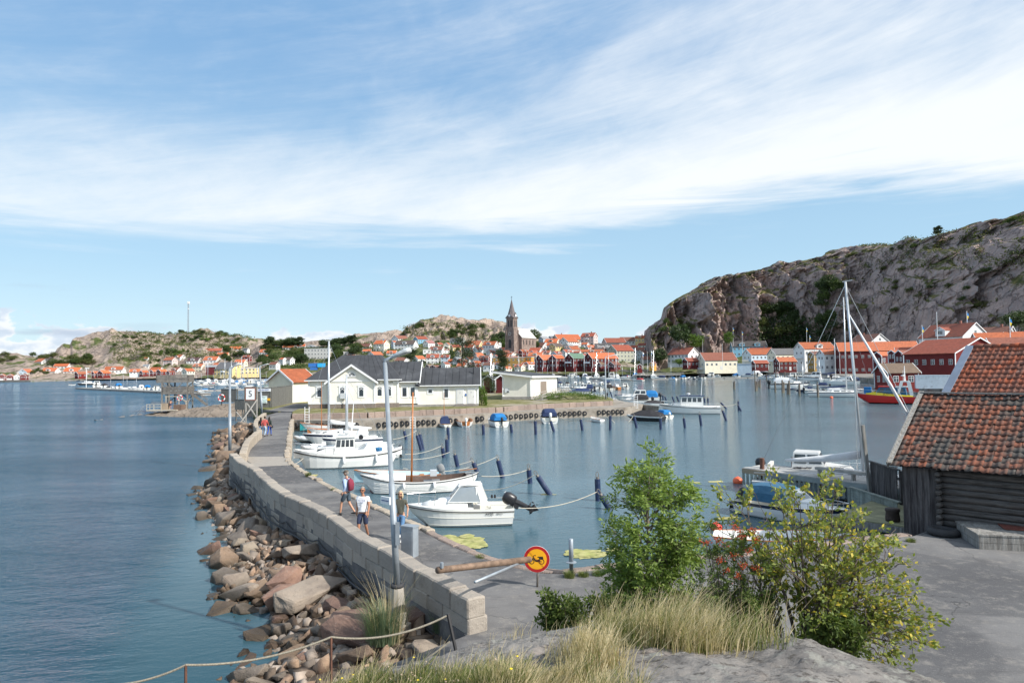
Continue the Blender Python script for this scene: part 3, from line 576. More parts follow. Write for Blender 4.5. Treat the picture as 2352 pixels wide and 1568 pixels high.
def make_house(name,loc,rz,L,Dp,e,rise,wall,roof,dorm=0,chim=0,balc=0,door=0,wins=True,floors=None,flat=False,small=False,below=2.5,gw=2,wm=None,arch=0,cross=True):
 if name=='boathouse':below=min(below,1.0)
 r_=thing(name,'','house',loc,rz);x0,x1,y0,y1=-L/2,L/2,-Dp/2,Dp/2;wl_=wm or 'wall_'+wall
 if flat:
  mb=MB();mb.box(x0,x1,y0,y1,-below,e);mb.build('wall',wl_,r_)
  mb=MB();mb.box(x0-.3,x1+.3,y0-.3,y1+.3,e,e+.28,'trim');mb.box(x0-.2,x1+.2,y0-.2,y1+.2,e+.28,e+.34,'roof_'+roof);mb.build('roof','trim',r_)
 else:
  mb=MB();gable_body(mb,x0,x1,y0,y1,-below,e,rise);mb.build('wall',wl_,r_)
  og=.2 if small else.4;oh=.25 if small else.45
  mb=MB();gable_roof(mb,x0,x1,y0,y1,e,rise,oh,og);rf=mb.build('roof','roof_'+roof,r_)
  for sd_ in(-1,1):
   xe=x0 if sd_<0 else x1;mb=MB();gable_trim(mb,x0,x1,y0,y1,e,rise,oh,og,wd=.3,side=sd_)
   for cy in(y0,y1):mb.box(xe-.09,xe+.09,cy-.09,cy+.09,0.02,e+.02);yy=cy+(-.09 if cy==y0 else.09);mb.box(min(xe,xe+sd_*(og+.05)),max(xe,xe+sd_*(og+.05)),yy-.07,yy+.07,e-.14,e-.02)
   mb.build('gable_trim','trim',r_)
  if chim:
   cx=L*(.18 if chim==1 else-.22);mb=MB();mb.box(cx-.35,cx+.35,-.3,.3,e+rise-.5,e+rise+1.1);mb.box(cx-.42,cx+.42,-.37,.37,e+rise+1.1,e+rise+1.25,'roof_darkbrown');mb.build('chimney','brick',rf)
  for k in range(dorm):
   cx=0 if dorm==1 else(k-.5)*L*.45;dw=min(L*.17,1.9)if not small else.8;dz=e+rise*.22;dh=rise*.42;yf=y0+.15
   mb=MB();q=MB();gable_body(q,-.1,Dp*.42,-dw,dw,dz-.9,dz+dh*.7,dh*.55)
   T=Matrix.Translation((cx,yf,0))@rotz(R(90));q.xf(T);mb.add(q.v,q.f,None)
   q=MB();gable_roof(q,-.1,Dp*.42,-dw,dw,dz+dh*.7,dh*.55,.22,.25,.1);q.xf(T);mb.add(q.v,q.f,'roof_'+roof)
   q=MB();gable_trim(q,-.1,Dp*.42,-dw,dw,dz+dh*.7,dh*.55,.22,.25,.1,.2);q.xf(T);mb.add(q.v,q.f,'trim')
   dm=mb.build('dormer',wl_ if wall not in('red','darkred')else wl_,r_)
   add_window(dm,0,dz+dh*.30,dw*1.0,min(1.2,dh*.8),'f',-yf+.12).location.x=cx
 n=floors or max(1,min(3,int(e/2.45)));fh=e/n
 if wins:
  cols=max(1,int(round(L/3.0)))
  for f_ in range(n):
   for c in range(cols):
    x=(c+.5)/cols*L-L/2;z=fh*f_+fh*.56
    if door and f_==0 and c==cols//2:
     mb=MB();mb.box(x-.5,x+.5,y0-.07,y0+.02,.05,2.05);mb.box(x-.6,x+.6,y0-.05,y0+.02,.05,2.15,'trim');mb.build('door','door_paint',r_);continue
    add_window(r_,x,z,min(1.1,L/cols*.42),min(1.25,fh*.5),'f',Dp/2,cross)
  gf=n+(0 if flat or rise<1.4 else 1)
  for face in('l','r'):
   for f_ in range(gf):
    k=gw if f_<n else 1
    for c in range(k):
     y=0 if k==1 else((c+.5)/k-.5)*Dp*.8;z=fh*f_+fh*.56 if f_<n else e+rise*.30
     add_window(r_,y*(1 if face=='r' else-1),z,min(1.0,Dp*.15),min(1.25,(fh*.5 if f_<n else rise*.35)),face,L/2,cross)
 if balc:
  mb=MB();fz=fh*(n-1)+.1 if n>1 else.3;bw=min(L*.45,3.2)
  if balc==1:mb.box(-bw/2,bw/2,y0-1.4,y0-.02,fz-.12,fz);mb.box(-bw/2,bw/2,y0-1.45,y0-1.38,fz,fz+.95);mb.box(-bw/2,-bw/2+.06,y0-1.38,y0-.02,fz,fz+.95);mb.box(bw/2-.06,bw/2,y0-1.38,y0-.02,fz,fz+.95)
  else:
   s_=-1 if balc==2 else 1;g=s_*L/2;lo,hi=sorted((g,g+s_*1.3));k=Dp*.36
   mb.box(lo,hi,-k,k,fz-.12,fz);e0_,e1_=sorted((g+s_*1.3,g+s_*1.36));mb.box(e0_,e1_,-k,k,fz-.12,fz+.95)
  for px in((-bw/2+.1,bw/2-.1)if balc==1 else()):mb.box(px-.06,px+.06,y0-1.35,y0-1.23,-below,fz-.12)
  mb.build('balcony','trim',r_)
 return r_
HOUSES=[]
def H(z,key,x0,x1,yb,yt,wall,roof,a=-25,ratio=.7,hill=None,Y=None,zb=None,cat='house',name=None,extra='',label=None,pitch=36,**kw):
 u0,vb=Z(key,x0,yb);u1,vt=Z(key,x1,yt);uc=(u0+u1)/2
 if Y:p=D(uc,vb,Y)
 elif hill:p=hill.at(uc,vb)
 else:
  p=G(uc,vb,zb if zb is not None else 1.9);cap=float(np.interp(uc,[0,350,600,640,1000,1500],[590,575,545,520,488,438]))
  if p.y>cap or p.y<0:p=D(uc,vb,cap)
 s_=p.y/FPX;W=(u1-u0)*s_-.7;Ht=(vb-vt)*s_;ar=R(a)
 L=W/(abs(math.cos(ar))+ratio*abs(math.sin(ar)));Dp=ratio*L
 flat=kw.get('flat',False)
 if flat:e,rise=Ht-.3,0
 else:
  rise=Dp/2*math.tan(R(pitch));
  if Ht-rise<2.0:rise=max(.35*Ht,Ht-2.2)
  e=Ht-rise-.15
 off=(abs(math.sin(ar))*L+abs(math.cos(ar))*Dp)/2;Yc=p.y+off;Xc=p.x/p.y*Yc;q_=1+.04*(Y is None)+off*.6/p.y;L*=q_;Dp*=q_;e*=q_;rise*=q_
 rz=ar-math.atan2(Xc,Yc)
 nm=name or(f"{wall if wall not in ('darkred','paleblue','greygreen','darkgrey') else dict(darkred='dark_red',paleblue='pale_blue',greygreen='grey_green',darkgrey='dark_grey')[wall]}_house")
 o=make_house(nm,(Xc,Yc,p.z),rz,L,Dp,e,rise,wall,roof,small=(W<7),**kw)
 o['category']=cat
 HOUSES.append([o,z,uc,vb,vt,wall,roof,extra,cat,label,W,kw]);return o
LH,TS,MH=lefthill,lefttown,midhill
z='on the far left shore'
H(z,'L',-12,112,662,545,'red','orange',78,hill=None,zb=1.4,cat='boathouse',name='boathouse',balc=2,extra='cut by the picture edge')
H(z,'L',128,282,655,548,'red','orange',78,zb=1.4,cat='boathouse',name='boathouse',balc=2)
H(z,'L',272,412,655,548,'white','brownr',78,zb=1.4,cat='boathouse',name='boathouse',balc=2)
H(z,'L',385,532,645,540,'red','brownr',72,zb=1.4,cat='boathouse',name='boathouse')
H(z,'L',50,322,575,452,'cream','orange',60,hill=LH);H(z,'L',285,515,575,452,'paleblue','orange',58,hill=LH)
H(z,'L',-10,140,490,408,'white','orange',-20,hill=LH,wins=False);H(z,'L',95,262,480,415,'white','orange',20,hill=LH);H(z,'L',295,440,460,405,'paleblue','orange',50,hill=LH);H(z,'L',415,525,450,400,'grey','orange',-10,hill=LH)
H(z,'L',665,922,392,252,'white','orange',-62,hill=LH,balc=3,extra='standing highest');H(z,'L',572,652,395,358,'white','orange',-30,hill=LH);H(z,'L',905,950,362,330,'white','orange',-10,hill=LH)
H(z,'L',1030,1308,442,350,'white','orange',-28,.5,hill=LH,gw=2,extra='long and low');H(z,'L',795,1112,572,428,'white','orange',-34,hill=LH,dorm=1);H(z,'L',822,938,586,540,'red','orange',-15,hill=LH,wins=False)
H(z,'L',1215,1532,548,425,'white','orange',-25,hill=LH,dorm=1,balc=3)
z='at the waterline under the big rocky hill'
H(z,'L',1420,1622,612,500,'red','orange',30,zb=1.4,cat='boathouse',name='boathouse');H(z,'L',1630,1720,545,495,'white','orange',-20,hill=LH);H(z,'L',1728,1862,602,495,'red','orange',35,zb=1.4,cat='boathouse',name='boathouse');H(z,'L',1845,2068,602,478,'red','orange',45,zb=1.4,cat='boathouse',name='boathouse')
H(z,'L',1980,2335,538,405,'white','orange',-22,.5,hill=LH,dorm=1,balc=3)
z='on the hillside behind the diving tower'
H(z,'F',527,612,702,637,'white','orange',-30,hill=LH);H(z,'F',527,642,826,758,'white','greyr',-20,hill=LH);H(z,'F',300,487,925,840,'white','orange',-15,zb=1.5,dorm=1)
H(z,'F',462,618,942,862,'red','orange',40,zb=1.4,cat='boathouse',name='boathouse');H(z,'F',640,862,905,808,'white','orange',-30,hill=LH);H(z,'F',638,762,938,855,'red','orange',50,zb=1.4,cat='boathouse',name='boathouse');H(z,'F',757,932,938,843,'red','orange',45,zb=1.4,cat='boathouse',name='boathouse');H(z,'F',922,1072,936,868,'red','redr',40,zb=1.4,cat='boathouse',name='boathouse')
H(z,'F',998,1207,895,808,'white','brownr',-50,hill=LH,dorm=1);H(z,'F',1195,1398,932,828,'cream','orange',42,zb=1.5);H(z,'F',877,1097,782,638,'pink','orange',-42,hill=LH,chim=1);H(z,'F',1018,1238,705,592,'white','orange',-50,hill=LH,balc=3,dorm=1)
H(z,'F',1267,1512,755,643,'white','purple',-27,hill=LH,dorm=1);H(z,'F',1560,1842,748,622,'white','orange',-27,hill=LH,dorm=1,balc=3);H(z,'F',1375,1588,895,748,'cream','orange',-38,hill=LH,dorm=1)
H(z,'F',1535,1868,566,482,'brown','redr',-12,.35,hill=LH,extra='long and low');H(z,'F',1788,1988,636,555,'yellow','orange',-18,.5,hill=LH);H(z,'F',1922,2218,524,450,'white','orange',-20,.4,hill=LH,extra='long and low');H(z,'F',2212,2335,582,484,'white','slate',-40,hill=LH)
H(z,'F',1600,1770,885,772,'darkred','greyr',-8,.5,hill=None,zb=1.5,wins=False,name='boat_shed',cat='shed');H(z,'F',1715,1885,850,736,'white','orange',-25,hill=LH)
H(z,'F',1760,2242,942,726,'yellow','slate',-40,.85,zb=1.5,name='boatyard_hall',cat='hall',balc=1,extra='big, with wide gable');H(z,'F',2085,2302,852,680,'cream','orange',-30,hill=LH,chim=1)
H(z,'R1',2065,2212,742,688,'yellow','flat',0,.6,zb=1.5,flat=True,name='marina_building',cat='building');H(z,'F',2212,2370,742,602,'red','redr',-30,hill=LH,balc=1,dorm=1)
z='on the green slope above the marina'
H(z,'A',-30,42,622,535,'white','greyr',-50,hill=TS);H(z,'A',-25,100,465,432,'yellow','orange',-15,hill=TS,wins=False);H(z,'A',38,232,517,430,'white','orange',-62,hill=TS,balc=3);H(z,'A',230,392,522,470,'paleblue','flat',-10,hill=TS,flat=True)
H(z,'A',303,497,444,370,'white','brownr',-38,hill=TS,dorm=1);H(z,'A',518,606,462,424,'darkgrey','blackr',-10,hill=TS,dorm=1,wins=False);H(z,'A',160,412,668,548,'white','orange',-24,hill=TS,dorm=1,balc=1);H(z,'A',178,408,722,655,'white','orange',-10,hill=TS)
H(z,'A',-20,76,800,658,'red','orange',-55,hill=TS);H(z,'A',608,838,565,472,'white','orange',-20,.5,hill=TS,balc=1);H(z,'A',742,885,478,438,'darkgrey','green',-20,hill=TS,wins=False);H(z,'A',884,1047,468,378,'white','orange',-8,hill=TS,dorm=1);H(z,'A',1055,1235,460,396,'white','greyr',65,hill=TS)
H(z,'A',1225,1400,452,418,'white','flat',0,.4,hill=TS,flat=True,extra='long and low');H(z,'A',350,552,935,792,'white','brownr',-42,hill=TS);H(z,'A',528,672,855,710,'white','orange',-55,hill=TS,balc=0);H(z,'A',622,828,855,703,'white','darkbrown',-45,hill=TS)
H(z,'A',1020,1505,745,540,'grey','flat',-12,.35,hill=TS,flat=True,floors=3,name='apartment_block',cat='building',extra='modern, with glazed terrace front');H(z,'A',1325,1605,715,602,'beige','flat',-5,.4,hill=TS,flat=True,name='apartment_block',cat='building');H(z,'A',1728,1925,690,598,'grey','flat',0,.5,hill=TS,flat=True)
H(z,'A',1928,2272,546,442,'white','brownr',-25,.5,hill=TS,balc=1,chim=1);H(z,'A',2088,2258,622,548,'white','orange',-12,.6,hill=TS,name='garage',cat='garage');H(z,'A',1780,1990,720,655,'white','orange',-20,hill=TS,chim=2,wins=False)
z='below the central rocky hill'
H(z,'B',80,397,705,593,'white','orange',48,hill=TS);H(z,'B',196,498,602,383,'cream','orange',-38,hill=TS,floors=2,chim=1,balc=1);H(z,'B',498,618,542,393,'paleblue','orange',50,hill=TS);H(z,'B',538,856,387,288,'white','brownr',42,hill=TS,balc=2);H(z,'B',583,1015,562,383,'white','darkbrown',-25,.5,hill=TS,dorm=1,balc=3,extra='long')
H(z,'B',943,1212,448,303,'blue','redr',32,hill=TS);H(z,'B',1133,1362,528,384,'white','pinkr',48,hill=TS,chim=1);H(z,'B',1355,1512,496,423,'cream','redr',45,hill=TS,chim=1);H(z,'B',1100,1255,638,550,'white','flat',0,.6,hill=TS,flat=True);H(z,'B',1242,1548,642,494,'white','brownr',-22,hill=TS,dorm=1,balc=1)
H(z,'B',1193,1452,823,642,'white','redr',-8,.8,hill=TS,dorm=1,floors=2);H(z,'B',1458,1642,823,658,'paleblue','redr',-15,hill=TS,dorm=1);H(z,'B',1505,1645,562,428,'cream','orange',70,hill=TS,balc=2);H(z,'B',1640,1850,600,465,'yellow','redr',25,hill=TS);H(z,'B',1622,1912,445,335,'white','slate',-20,hill=TS,dorm=1,chim=2)
H(z,'B',900,1155,823,672,'white','orange',48,hill=TS);H(z,'B',438,642,662,573,'white','orange',-15,hill=TS,dorm=1);H(z,'B',578,868,823,700,'white','brownr',-40,hill=TS,balc=1);H(z,'B',1138,1292,910,833,'darkred','moss',55,hill=TS,name='boathouse',cat='boathouse');H(z,'B',1232,1438,912,848,'darkred','brownr',55,hill=TS,name='boathouse',cat='boathouse');H(z,'B',1428,1672,912,823,'darkred','redr',50,hill=TS,wins=False,name='boathouse',cat='boathouse')
H(z,'B',1888,2252,575,393,'yellow','orange',-25,hill=TS,chim=1,dorm=0);H(z,'B',1928,2098,562,438,'yellow','orange',-45,hill=TS);H(z,'B',2010,2240,652,538,'white','redr',-25,hill=TS,dorm=1);H(z,'B',1565,1700,760,690,'white','orange',60,hill=TS);H(z,'B',1660,1860,830,700,'white','greyr',50,hill=TS)
H(z,'B',2040,2335,835,665,'white','orange',45,hill=TS);H(z,'B',1985,2155,722,640,'white','brownr',-20,hill=TS);H(z,'B',1950,2160,900,800,'darkred','brownr',40,hill=TS)
z='just below the church'
H(z,'R3',50,207,628,508,'white','orange',-28,hill=TS,dorm=1,floors=2);H(z,'C',195,342,820,602,'white','orange',-60,hill=TS);H(z,'R3',50,137,782,704,'darkred','slate',-15,hill=TS,name='boat_shed',cat='shed');H(z,'R3',-35,75,700,615,'white','orange',50,hill=TS)
H(z,'C',570,988,870,648,'white','orange',-26,hill=TS,dorm=1,balc=1,floors=2);H(z,'C',635,1122,700,553,'cream','orange',-22,.5,hill=TS,dorm=1,chim=1);H(z,'C',238,515,905,733,'white','orange',50,hill=TS);H(z,'C',455,595,885,748,'blue','orange',60,hill=TS,wins=False);H(z,'C',540,885,955,835,'white','redr',-20,hill=TS,balc=1)
H(z,'C',828,1042,975,853,'greygreen','greyr',-15,.6,hill=TS,name='garage',cat='garage',pitch=12);H(z,'C',60,965,1275,1012,'ochre','flat',-2,.3,hill=TS,flat=True,floors=2,name='harbour_building',cat='building',extra='long, flat-topped');H(z,'C',855,1195,1250,1000,'orange','flat',-25,.6,hill=TS,flat=True,floors=2,name='harbour_building',cat='building',extra='bright, beside the sailboat masts')
H(z,'C',985,1150,815,683,'white','orange',-10,hill=TS);H(z,'C',1128,1605,770,602,'white','brownr',-38,hill=TS,balc=1);H(z,'C',1072,1478,925,742,'white','redr',-28,hill=TS);H(z,'C',1055,1485,1060,868,'cream','orange',-15,hill=TS,dorm=1);H(z,'C',280,480,1010,890,'white','orange',-40,hill=TS);H(z,'C',480,690,1020,880,'white','orange',-50,hill=TS);H(z,'C',0,130,1010,900,'white','orange',50,hill=TS);H(z,'C',100,330,1040,940,'white','pinkr',50,hill=TS)
z='on the skyline right of the church'
H(z,'C',1320,1615,640,443,'paleblue','greyr',48,hill=TS);H(z,'C',1585,1822,620,433,'paleblue','slate',48,hill=TS);H(z,'D',-270,418,560,333,'cream','orange',28,.55,hill=TS,chim=2,floors=2,extra='long and large');H(z,'D',425,825,600,303,'pink','redr',-25,.7,hill=TS,dorm=1,balc=1,chim=1,floors=3,extra='tallest')
H(z,'C',1495,1925,705,502,'cream','orange',-22,hill=TS,dorm=1,chim=1,balc=1);H(z,'D',-130,335,640,408,'white','orange',52,hill=TS,balc=2,floors=2)
z='behind the harbour masts'
H(z,'C',1630,2022,900,625,'yellow','darkbrown',48,hill=TS,wins=True);H(z,'C',1415,1632,905,755,'darkgrey','slate',45,hill=TS,chim=2);H(z,'D',-2,222,762,548,'white','greyr',55,hill=TS,balc=0);H(z,'D',62,425,805,617,'white','orange',48,hill=TS,balc=2);H(z,'D',215,412,625,498,'white','redr',-20,hill=TS,dorm=1);H(z,'D',398,602,640,528,'white','orange',-30,hill=TS,balc=1)
H(z,'D',498,925,720,585,'yellow','orange',42,hill=TS,dorm=1);H(z,'D',360,910,805,688,'white','orange',10,.4,hill=TS,dorm=1,extra='long and low');H(z,'D',860,950,720,640,'cream','orange',-10,hill=TS)
H(z,'D',58,565,1125,795,'darkred','green',42,.75,hill=None,zb=1.6,floors=2,name='harbour_warehouse',cat='warehouse',balc=2);H(z,'D',508,1305,1125,778,'darkred','orange',35,.5,hill=None,zb=1.6,floors=2,name='harbour_warehouse',cat='warehouse',balc=2);H(z,'C',1275,1985,1290,945,'darkred','orange',40,.55,zb=1.6,floors=2,name='harbour_warehouse',cat='warehouse',balc=0);H(z,'C',1650,2085,1290,942,'darkred','orange',50,.7,zb=1.6,floors=2,name='harbour_warehouse',cat='warehouse')
H(z,'D',790,1012,1112,990,'darkred','moss',55,zb=1.6,name='boathouse',cat='boathouse');H(z,'D',1060,1372,1130,980,'darkred','brownr',55,zb=1.6,name='boathouse',cat='boathouse')
H(z,'D',1000,1622,985,592,'greygreen','redr',38,.75,hill=TS,floors=3,name='hotel',cat='hotel',extra='big, three-storey');HSIGN=H(z,'D',930,1482,745,425,'grey','redr',22,.6,hill=TS,floors=2,name='hotel',cat='hotel',extra='with a lettered sign');H(z,'D',1295,1755,690,403,'white','brownr',18,.6,hill=TS,chim=0,floors=2,balc=1);H(z,'D',1698,1960,700,373,'yellow','orange',-15,.7,hill=TS,chim=1,floors=2,dorm=1);H(z,'D',1755,1980,745,545,'cream','redr',-20,hill=TS)
H(z,'D',1690,1925,850,648,'white','brownr',-15,hill=TS);H(z,'D',1728,2022,965,718,'paleblue','brownr',58,hill=TS);H(z,'D',1818,2135,1010,852,'grey','brownr',15,hill=TS,wins=False)
z='on the wooden quay by the flagpoles'
H(z,'D',1748,1888,1152,1025,'red','brownr',88,Y=415,cat='kiosk',name='kiosk',gw=1,extra='tiny, white-doored');H(z,'D',2030,2218,1097,975,'orange','brownr',60,Y=440,cat='kiosk',name='kiosk')
z='in the packed rows below the church'
rf_=random.Random(77)
for r0_,ya_,yb_,n_ in((1005,846,856,12),(1020,832,842,12),(1190,818,828,10),(1200,842,850,8),(1260,804,812,8),(1010,812,822,7)):
 for k_ in range(n_):
  x_=r0_+k_*(24 if n_>8 else 26)+rf_.uniform(-6,6);w_=rf_.uniform(19,27);yb=rf_.uniform(ya_,yb_);H(z,'P',x_,x_+w_,yb,yb-w_*rf_.uniform(.62,.8),rf_.choice(['white','white','white','cream','paleblue','red']),rf_.choice(['orange','orange','redr','brownr']),rf_.choice([-28,-40,40,52,-20]),hill=TS,dorm=rf_.choice([0,1]),balc=rf_.choice([0,0,1]),floors=rf_.choice([1,2]))
z='at the foot of the cliff'
H(z,'E',330,932,812,516,'white','redr',-38,.7,Y=445,chim=2,floors=2,balc=1,extra='with glazed cafe terrace');H(z,'E',915,1432,660,368,'white','brownr',-58,.9,hill=foot,dorm=1,chim=2,floors=2,balc=0);H(z,'E',608,922,895,708,'darkred','redr',38,.6,Y=432,chim=1,dorm=0,name='boathouse',cat='boathouse')
H(z,'E',878,1637,930,608,'cream','brownr',24,.62,Y=425,door=1,balc=2,floors=1,chim=1,extra='wide, with recessed balcony');H(z,'E',1540,1928,490,262,'darkred','orange',-58,.8,hill=foot,dorm=0,chim=1);H(z,'E',1480,2135,690,400,'blue','blackr',12,.45,hill=foot,dorm=2,floors=2,extra='long')
H(z,'E',1748,2352,905,538,'paleblue','orange',36,.55,Y=432,floors=2,balc=2);H(z,'E',1640,1920,962,812,'paleblue','flat',0,.5,Y=418,flat=True,name='garage',cat='garage',wins=False);H(z,'E',1912,2232,932,753,'darkred','redr',28,.55,Y=402,name='boathouse',cat='boathouse');H(z,'E',1870,2290,700,515,'white','redr',10,.4,Y=455,chim=1)
H(z,'R4',852,1248,1012,762,'cream','slate',32,.6,Y=415,balc=2,floors=2);H(z,'R4',926,1212,1042,872,'darkred','orange',30,.6,Y=385,door=1,name='boathouse',cat='boathouse');H(z,'R4',1192,1692,1005,683,'white','orange',36,.5,Y=400,chim=1,dorm=1,balc=2,floors=2)
H(z,'R4',1352,1545,1035,798,'ochre','brownr',52,.6,Y=372,name='boathouse',cat='boathouse',extra='with arched gateway');H(z,'R4',1478,1800,1062,773,'white','orange',34,.6,Y=350,floors=2);H(z,'K',152,1068,765,345,'darkred','orange',14,.33,Y=335,floors=2,name='harbour_warehouse',cat='warehouse',extra='very long')
H(z,'K',305,738,470,250,'white','brownr',-48,Y=370,chim=2);H(z,'K',575,792,752,462,'darkred','orange',52,.7,Y=240,name='boathouse',cat='boathouse',wins=True);H(z,'K',752,905,762,443,'darkred','orange',60,.7,Y=225,name='boathouse',cat='boathouse');H(z,'K',833,1055,762,443,'darkred','brownr',50,.7,Y=210,name='boathouse',cat='boathouse')
H(z,'K',845,1155,560,408,'darkred','redr',5,.3,Y=260,wins=False,name='boat_shed',cat='shed')
z='behind the red rescue boat'
H(z,'K',600,1092,892,603,'red','moss',34,.7,Y=150,name='boathouse',cat='boathouse',door=0,floors=1,gw=2);H(z,'K',985,2028,720,308,'red','redr',-46,.85,Y=170,floors=1,cross=True,below=6,pitch=27,name='red_house')
z='behind the tiled roofs at the right edge'
H(z,'K',1162,1885,560,125,'white','redr',-38,.75,Y=240,chim=1,dorm=1,floors=2);H(z,'K',1765,2400,520,228,'white','orange',20,.5,Y=220,wins=False,chim=1);H(z,'K',1838,2225,330,162,'white','brownr',-20,Y=260,chim=1);H(z,'K',1925,2500,520,288,'white','brownr',20,.5,Y=180,wins=False);H(z,'K',2120,2450,300,220,'white','orange',15,Y=250,wins=False)
# ---- labels: unique by look + place, ordinals from the left where looks repeat
def label_all(rows,maxw=16):
 seen={}
 for r_ in rows:seen.setdefault((r_['base'],r_['zone']),[]).append(r_)
 ORD=['leftmost','second from left','third from left','fourth from left','fifth from left','sixth from left','seventh from left','eighth from left','ninth from left','tenth from left','eleventh from left','twelfth from left']
 for(bs,zn),L_ in seen.items():
  L_.sort(key=lambda q:q['u'])
  for i,q in enumerate(L_):
   if len(L_)==1:lab=f"{bs} {zn}"
   else:lab=f"{bs}, {ORD[i] if i < 12 else str(i+1)+'th from left'} of such {zn}"
   q['o']['label']=' '.join(lab.split()[:16])
   if len(lab.split())>16:print('LONG',lab)
rows=[]
for o,zn,uc,vb,vt,wall,roof,extra,cat,lab,W,kw in HOUSES:
 bs=f"{WNAME.get(wall, wall)} {cat} with {RNAME.get(roof, roof)} roof"
 if not extra:
  if kw.get('dorm')and kw.get('balc'):extra='dormer, balcony';bs+=', dormer, balcony'
  elif kw.get('dorm'):bs+=', dormer'
  elif kw.get('balc'):bs+=', balcony'
  elif kw.get('chim'):bs+=', chimney'
 else:bs=extra.split(',')[0]+' '+bs if len(extra.split())==1 or extra in('long and low','long and large')else bs+' '+extra
 rows.append(dict(base=bs,zone=zn,u=uc,o=o))
label_all(rows)
for r_ in rows:r_['o']['group']='houses '+r_['zone']if r_['o']['category']=='house' else 'harbour sheds and boathouses'
# ================================================================== NEAR AND MIDDLE-DISTANCE BUILDINGS, FIXED THINGS
mat('felt',(0.042,0.045,0.052),.85,.18,.6,dirt=(.10,.105,.115),ds=.35,dlo=.5,dhi=.8)
mat('wall_clubhouse',fn=lambda nt,b:_boards(nt,b,(0.85,0.82,0.74)))
mat('stone_base',fn=lambda nt,b:_granite(nt,b,(0.26,0.215,0.185),(0.21,0.175,0.155),(0.11,0.09,0.08),.4))
mat('gal',(0.30,0.34,0.38),.5,.12,3,metal=.3);mat('box_grey',(0.50,0.53,0.56),.5,.06)
def hip(mb,x0,x1,y0,y1,e,h,xr0,xr1,oh=.45,m=None,t=.12):
 a,b,c,d_=x0-oh,x1+oh,y0-oh,y1+oh;ym=(y0+y1)/2
 for dz in(0,):
  P=[(a,c,e),(b,c,e),(b,d_,e),(a,d_,e),(xr0,ym,h),(xr1,ym,h),(a,c,e-t),(b,c,e-t),(b,d_,e-t),(a,d_,e-t)]
  mb.add(P,[(0,1,5,4),(1,2,5),(2,3,4,5),(3,0,4),(0,6,7,1),(1,7,8,2),(2,8,9,3),(3,9,6,0),(6,9,8,7)],m)
def seams(mb,p0,p1,q0,q1,n,r=.028,m=None):
 for k in range(1,n):
  t=k/n;a=Vector(p0).lerp(Vector(p1),t);b=Vector(q0).lerp(Vector(q1),t);up=Vector((0,0,.02));mb.beam(a+up,b+up,r,r,m)
def cross_window(parent,x,z,w_,h,y,cross=True,full=False,sill='trim'):
 mb=MB();t=.20;y0=y
 mb.box(x-w_/2-t,x+w_/2+t,y0-.06,y0+.01,z-h/2-t,z+h/2+t);mb.box(x-w_/2-t-.06,x+w_/2+t+.06,y0-.10,y0+.01,z+h/2+t,z+h/2+t+.07)
 fr=mb.build('window','trim',parent)
 mb=MB();mb.box(x-w_/2,x+w_/2,y0-.075,y0-.062,z-h/2,z+h/2);mb.build('glass','pane',fr)
 if cross:
  mb=MB();zc=z+h*.18 if not full else z-h/2;mb.beam((x-w_/2,y0-.09,zc),(x+w_/2,y0-.09,z+h/2),.03,.04);mb.beam((x-w_/2,y0-.092,z+h/2),(x+w_/2,y0-.092,zc),.03,.04);mb.build('glazing_cross','trim',fr)
pc=G(709.8,938,1.9);club=thing('clubhouse','cream boarded clubhouse with black felt roof and stone base on the island','building',pc,.05)
mb=MB();mb.box(0,12.35,0,10,.62,3.75);mb.build('wall','wall_clubhouse',club)
mb=MB();q=MB();gable_body(q,-1.2,4.0,-3.15,3.15,.62,3.75,2.15);q.xf(Matrix.Translation((6.05,.4,0))@rotz(R(90)));mb.add(q.v,q.f);mb.build('wing_wall','wall_clubhouse',club)
mb=MB();gable_body(mb,12.36,14.95,.5,8.5,.45,3.6,2.5);mb.build('wall','wall_clubhouse',club)
mb=MB();gable_body(mb,14.96,23.5,.6,7.0,.3,3.05,2.2);mb.build('low_wing_wall','wall_clubhouse',club)
mb=MB();mb.box(-.06,12.38,-.06,10,-.6,.62);mb.box(2.84,9.26,-.88,-.07,-.6,.62);mb.build('foundation','stone_base',club)
mb=MB();mb.box(12.40,23.55,.52,8,-.5,.30);mb.build('low_foundation','foundation',club)
mb=MB();hip(mb,0,12.35,0,10,3.95,7.45,3.6,9.3,.5)
seams(mb,(0,-.5,3.95),(12.8,-.5,3.95),(3.6,5,7.45),(9.3,5,7.45),12);mb.build('main_roof','felt',club)
mb=MB();q=MB();gable_roof(q,-1.2,4.6,-3.15,3.15,3.75,2.15,.5,.45,.12);q.xf(Matrix.Translation((6.05,.4,0))@rotz(R(90)));mb.add(q.v,q.f);mb.build('wing_roof','felt',club)
mb=MB();gable_roof(mb,10.5,14.95,.5,8.5,3.7,2.55,.5,.35,.12);seams(mb,(10.5,0,3.62),(15.2,0,3.62),(10.5,4.5,6.42),(15.2,4.5,6.42),5);mb.build('rear_roof','felt',club)
mb=MB();gable_roof(mb,15.0,23.5,.6,7.0,3.1,2.2,.45,.35,.12);seams(mb,(15,.1,3.0),(23.8,.1,3.0),(15,3.8,5.45),(23.8,3.8,5.45),9);mb.build('low_roof','felt',club)
mb=MB();q=MB();gable_trim(q,-1.2,4.6,-3.15,3.15,3.75,2.15,.5,.45,.12,.30,side=-1);q.xf(Matrix.Translation((6.05,.4,0))@rotz(R(90)));mb.add(q.v,q.f);mb.build('wing_bargeboard','trim',club)
mb=MB();gable_trim(mb,10.5,14.95,.5,8.5,3.7,2.55,.5,.35,.12,.26,side=1);mb.build('bargeboard','trim',club)
